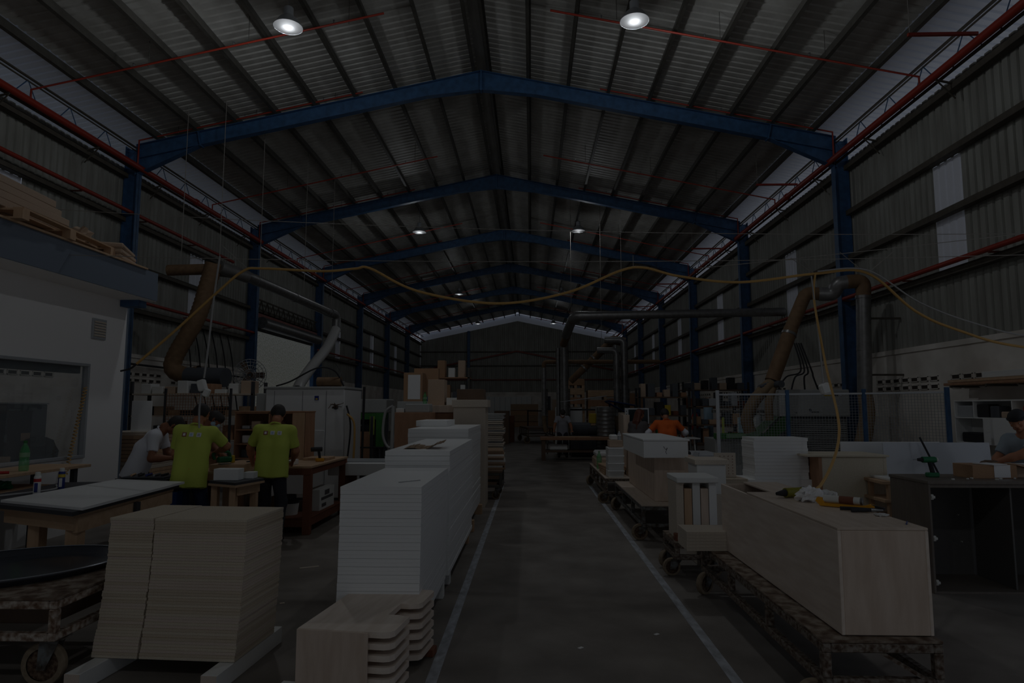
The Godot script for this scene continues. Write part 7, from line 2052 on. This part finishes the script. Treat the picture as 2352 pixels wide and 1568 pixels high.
	for sd in [-1, 1]:
		var a: Vector3 = an[sd]
		var shoe := MB.new()
		blob([[V(a.x, 0.05, a.z + 0.045), V(a.x + sd * 0.015, 0.042, a.z - 0.13), 0.046 * s, 0.040 * s], [V(a.x, 0.09, a.z), V(a.x, 0.05, a.z - 0.06), 0.045 * s, 0.042 * s]], 0.008 * q, 110.0, shoe)
		for i in shoe.v.size():
			if shoe.v[i].y < 0.003: shoe.v[i].y = 0.003
		part(t, "shoe", shoe, P.get("shoes", "shoe"))
	return t

func everyone() -> void:
	# the worker in the first lime shirt, seen from behind, sawing
	person("person in a lime shirt and jeans bent over the green jigsaw, back turned", V(-4.17, 0, -7.98), 0.06, {"h": 1.76, "lean": 0.12, "hunch": 0.12, "roll": 0.03, "wide": 1.08, "twist": 0.05, "head_pitch": 0.35, "head_yaw": -0.15, "shirt": "lime", "trousers": "denim", "print": true, "hem": -0.2, "sleeve": 0.78,
		"hand_r": V(0.13, 1.15, -0.46), "pole_r": V(1.0, -0.15, 0.15), "fing_r": V(-0.5, -0.25, -0.6), "palm_r": V(-0.3, -0.9, 0.0), "hand_l": V(-0.24, 0.98, -0.34), "pole_l": V(-0.5, -0.8, 0.5), "curl": 0.8, "foot_l": V(-0.13, 0.085, 0.05), "foot_r": V(0.12, 0.085, 0.0)})
	# the worker in white leaning over the bench
	person("person in a white T-shirt and dark cap of hair leaning over tools beside the office", V(-5.2, 0, -8.6), -1.35, {"h": 1.75, "lean": 0.35, "hunch": 0.35, "head_pitch": 0.5, "shirt": "tee_white", "skin": "skin_dark", "hem": -0.16, "wide": 1.05, "twist": 0.1,
		"hand_r": V(0.20, 1.06, -0.50), "pole_r": V(0.5, -0.5, 1.0), "hand_l": V(-0.1, 1.0, -0.5), "curl": 0.6})
	# the masked worker in grey behind the saw table
	person("person in a pale grey T-shirt and blue mask at the timber saw table", V(-4.86, 0, -9.25), -1.25, {"h": 1.72, "lean": 0.25, "hunch": 0.22, "head_pitch": 0.35, "shirt": "tee_light", "skin": "skin_dark", "mask": "mask_blue", "hem": -0.14,
		"hand_r": V(0.25, 1.0, -0.42), "pole_r": V(0.8, -0.6, 0.6), "fing_r": V(0, -0.5, -0.8), "hand_l": V(-0.02, 0.99, -0.50), "curl": 0.5})
	# the second lime shirt, standing at the reddish bench
	person("person in a lime shirt and black trousers standing at the reddish bench, back turned", V(-3.37, 0, -8.5), 0.12, {"h": 1.76, "lean": 0.10, "hunch": 0.16, "roll": 0.02, "wide": 1.1, "head_pitch": 0.45, "head_yaw": 0.1, "shirt": "lime", "trousers": "trouser_black", "print": true, "hem": -0.13, "sleeve": 0.78,
		"hand_l": V(-0.34, 0.98, -0.34), "pole_l": V(-0.9, -0.2, 0.5), "fing_l": V(-0.1, -0.7, -0.6), "hand_r": V(0.18, 1.0, -0.38), "curl": 0.7, "foot_l": V(-0.09, 0.085, -0.02), "foot_r": V(0.12, 0.085, 0.08)})
	# the man in the cap at the black cabinet
	person("person in a black cap and blue grey shirt behind the black cabinet, sorting cartons", V(5.80, 0, -7.82), 1.95, {"h": 1.68, "lean": 0.16, "hunch": 0.2, "head_pitch": -0.05, "head_yaw": 0.3, "shirt": "shirt_man", "collar": "charcoal", "skin": "skin", "cap": "black_rubber", "fringe": false,
		"hand_l": V(0.10, 1.10, -0.48), "pole_l": V(-0.9, -0.5, 0.2), "fing_l": V(0.5, 0.0, -0.8), "palm_l": V(0.1, -1, 0), "glove_l": "dark_wood", "hand_r": V(0.08, 1.03, -0.42), "pole_r": V(0.9, -0.5, 0.2), "curl": 0.6})
	# the orange shirt
	person("person in an orange shirt over white sleeves, back turned, beyond the white lidded box", V(2.93, 0, -14.25), 0.05, {"h": 1.70, "lean": 0.12, "hunch": 0.18, "head_pitch": 0.4, "wide": 1.2, "shirt": "orange", "collar": "orange", "under_sleeve": "tee_white", "hem": -0.16, "q": 1.15,
		"hand_l": V(-0.3, 1.02, -0.25), "hand_r": V(0.32, 1.02, -0.25), "pole_l": V(-0.9, -0.4, 0.4), "pole_r": V(0.9, -0.4, 0.4)})
	# the woman with long hair
	person("person with long brown hair in a dark grey top facing the control console", V(2.34, 0, -14.6), -0.6, {"h": 1.66, "lean": 0.08, "hunch": 0.08, "wide": 0.92, "head_yaw": -0.3, "shirt": "tee_dark", "hair": "hair_brown", "long_hair": true, "under_sleeve": "card_pale", "q": 1.15,
		"hand_r": V(0.16, 1.1, -0.3), "pole_r": V(0.5, -0.8, 0.2), "hand_l": V(-0.12, 1.05, -0.3)})
	# the far worker in pale grey, leaning on the table towards the camera
	person("person in a pale grey shirt and white mask leaning on the far work table", V(1.08, 0, -22.9), PI, {"h": 1.72, "lean": 0.35, "hunch": 0.2, "head_pitch": 0.3, "shirt": "tee_grey", "mask": "mask_white", "q": 1.4, "hem": -0.24,
		"hand_l": V(-0.34, 0.80, -0.52), "hand_r": V(0.34, 0.80, -0.52), "pole_l": V(-1, 0, 0.5), "pole_r": V(1, 0, 0.5), "fing_l": V(0, 0, -1), "palm_l": V(0, -1, 0), "fing_r": V(0, 0, -1), "palm_r": V(0, -1, 0), "curl": 0.1, "foot_l": V(-0.14, 0.085, 0.06), "foot_r": V(0.12, 0.085, -0.05)})
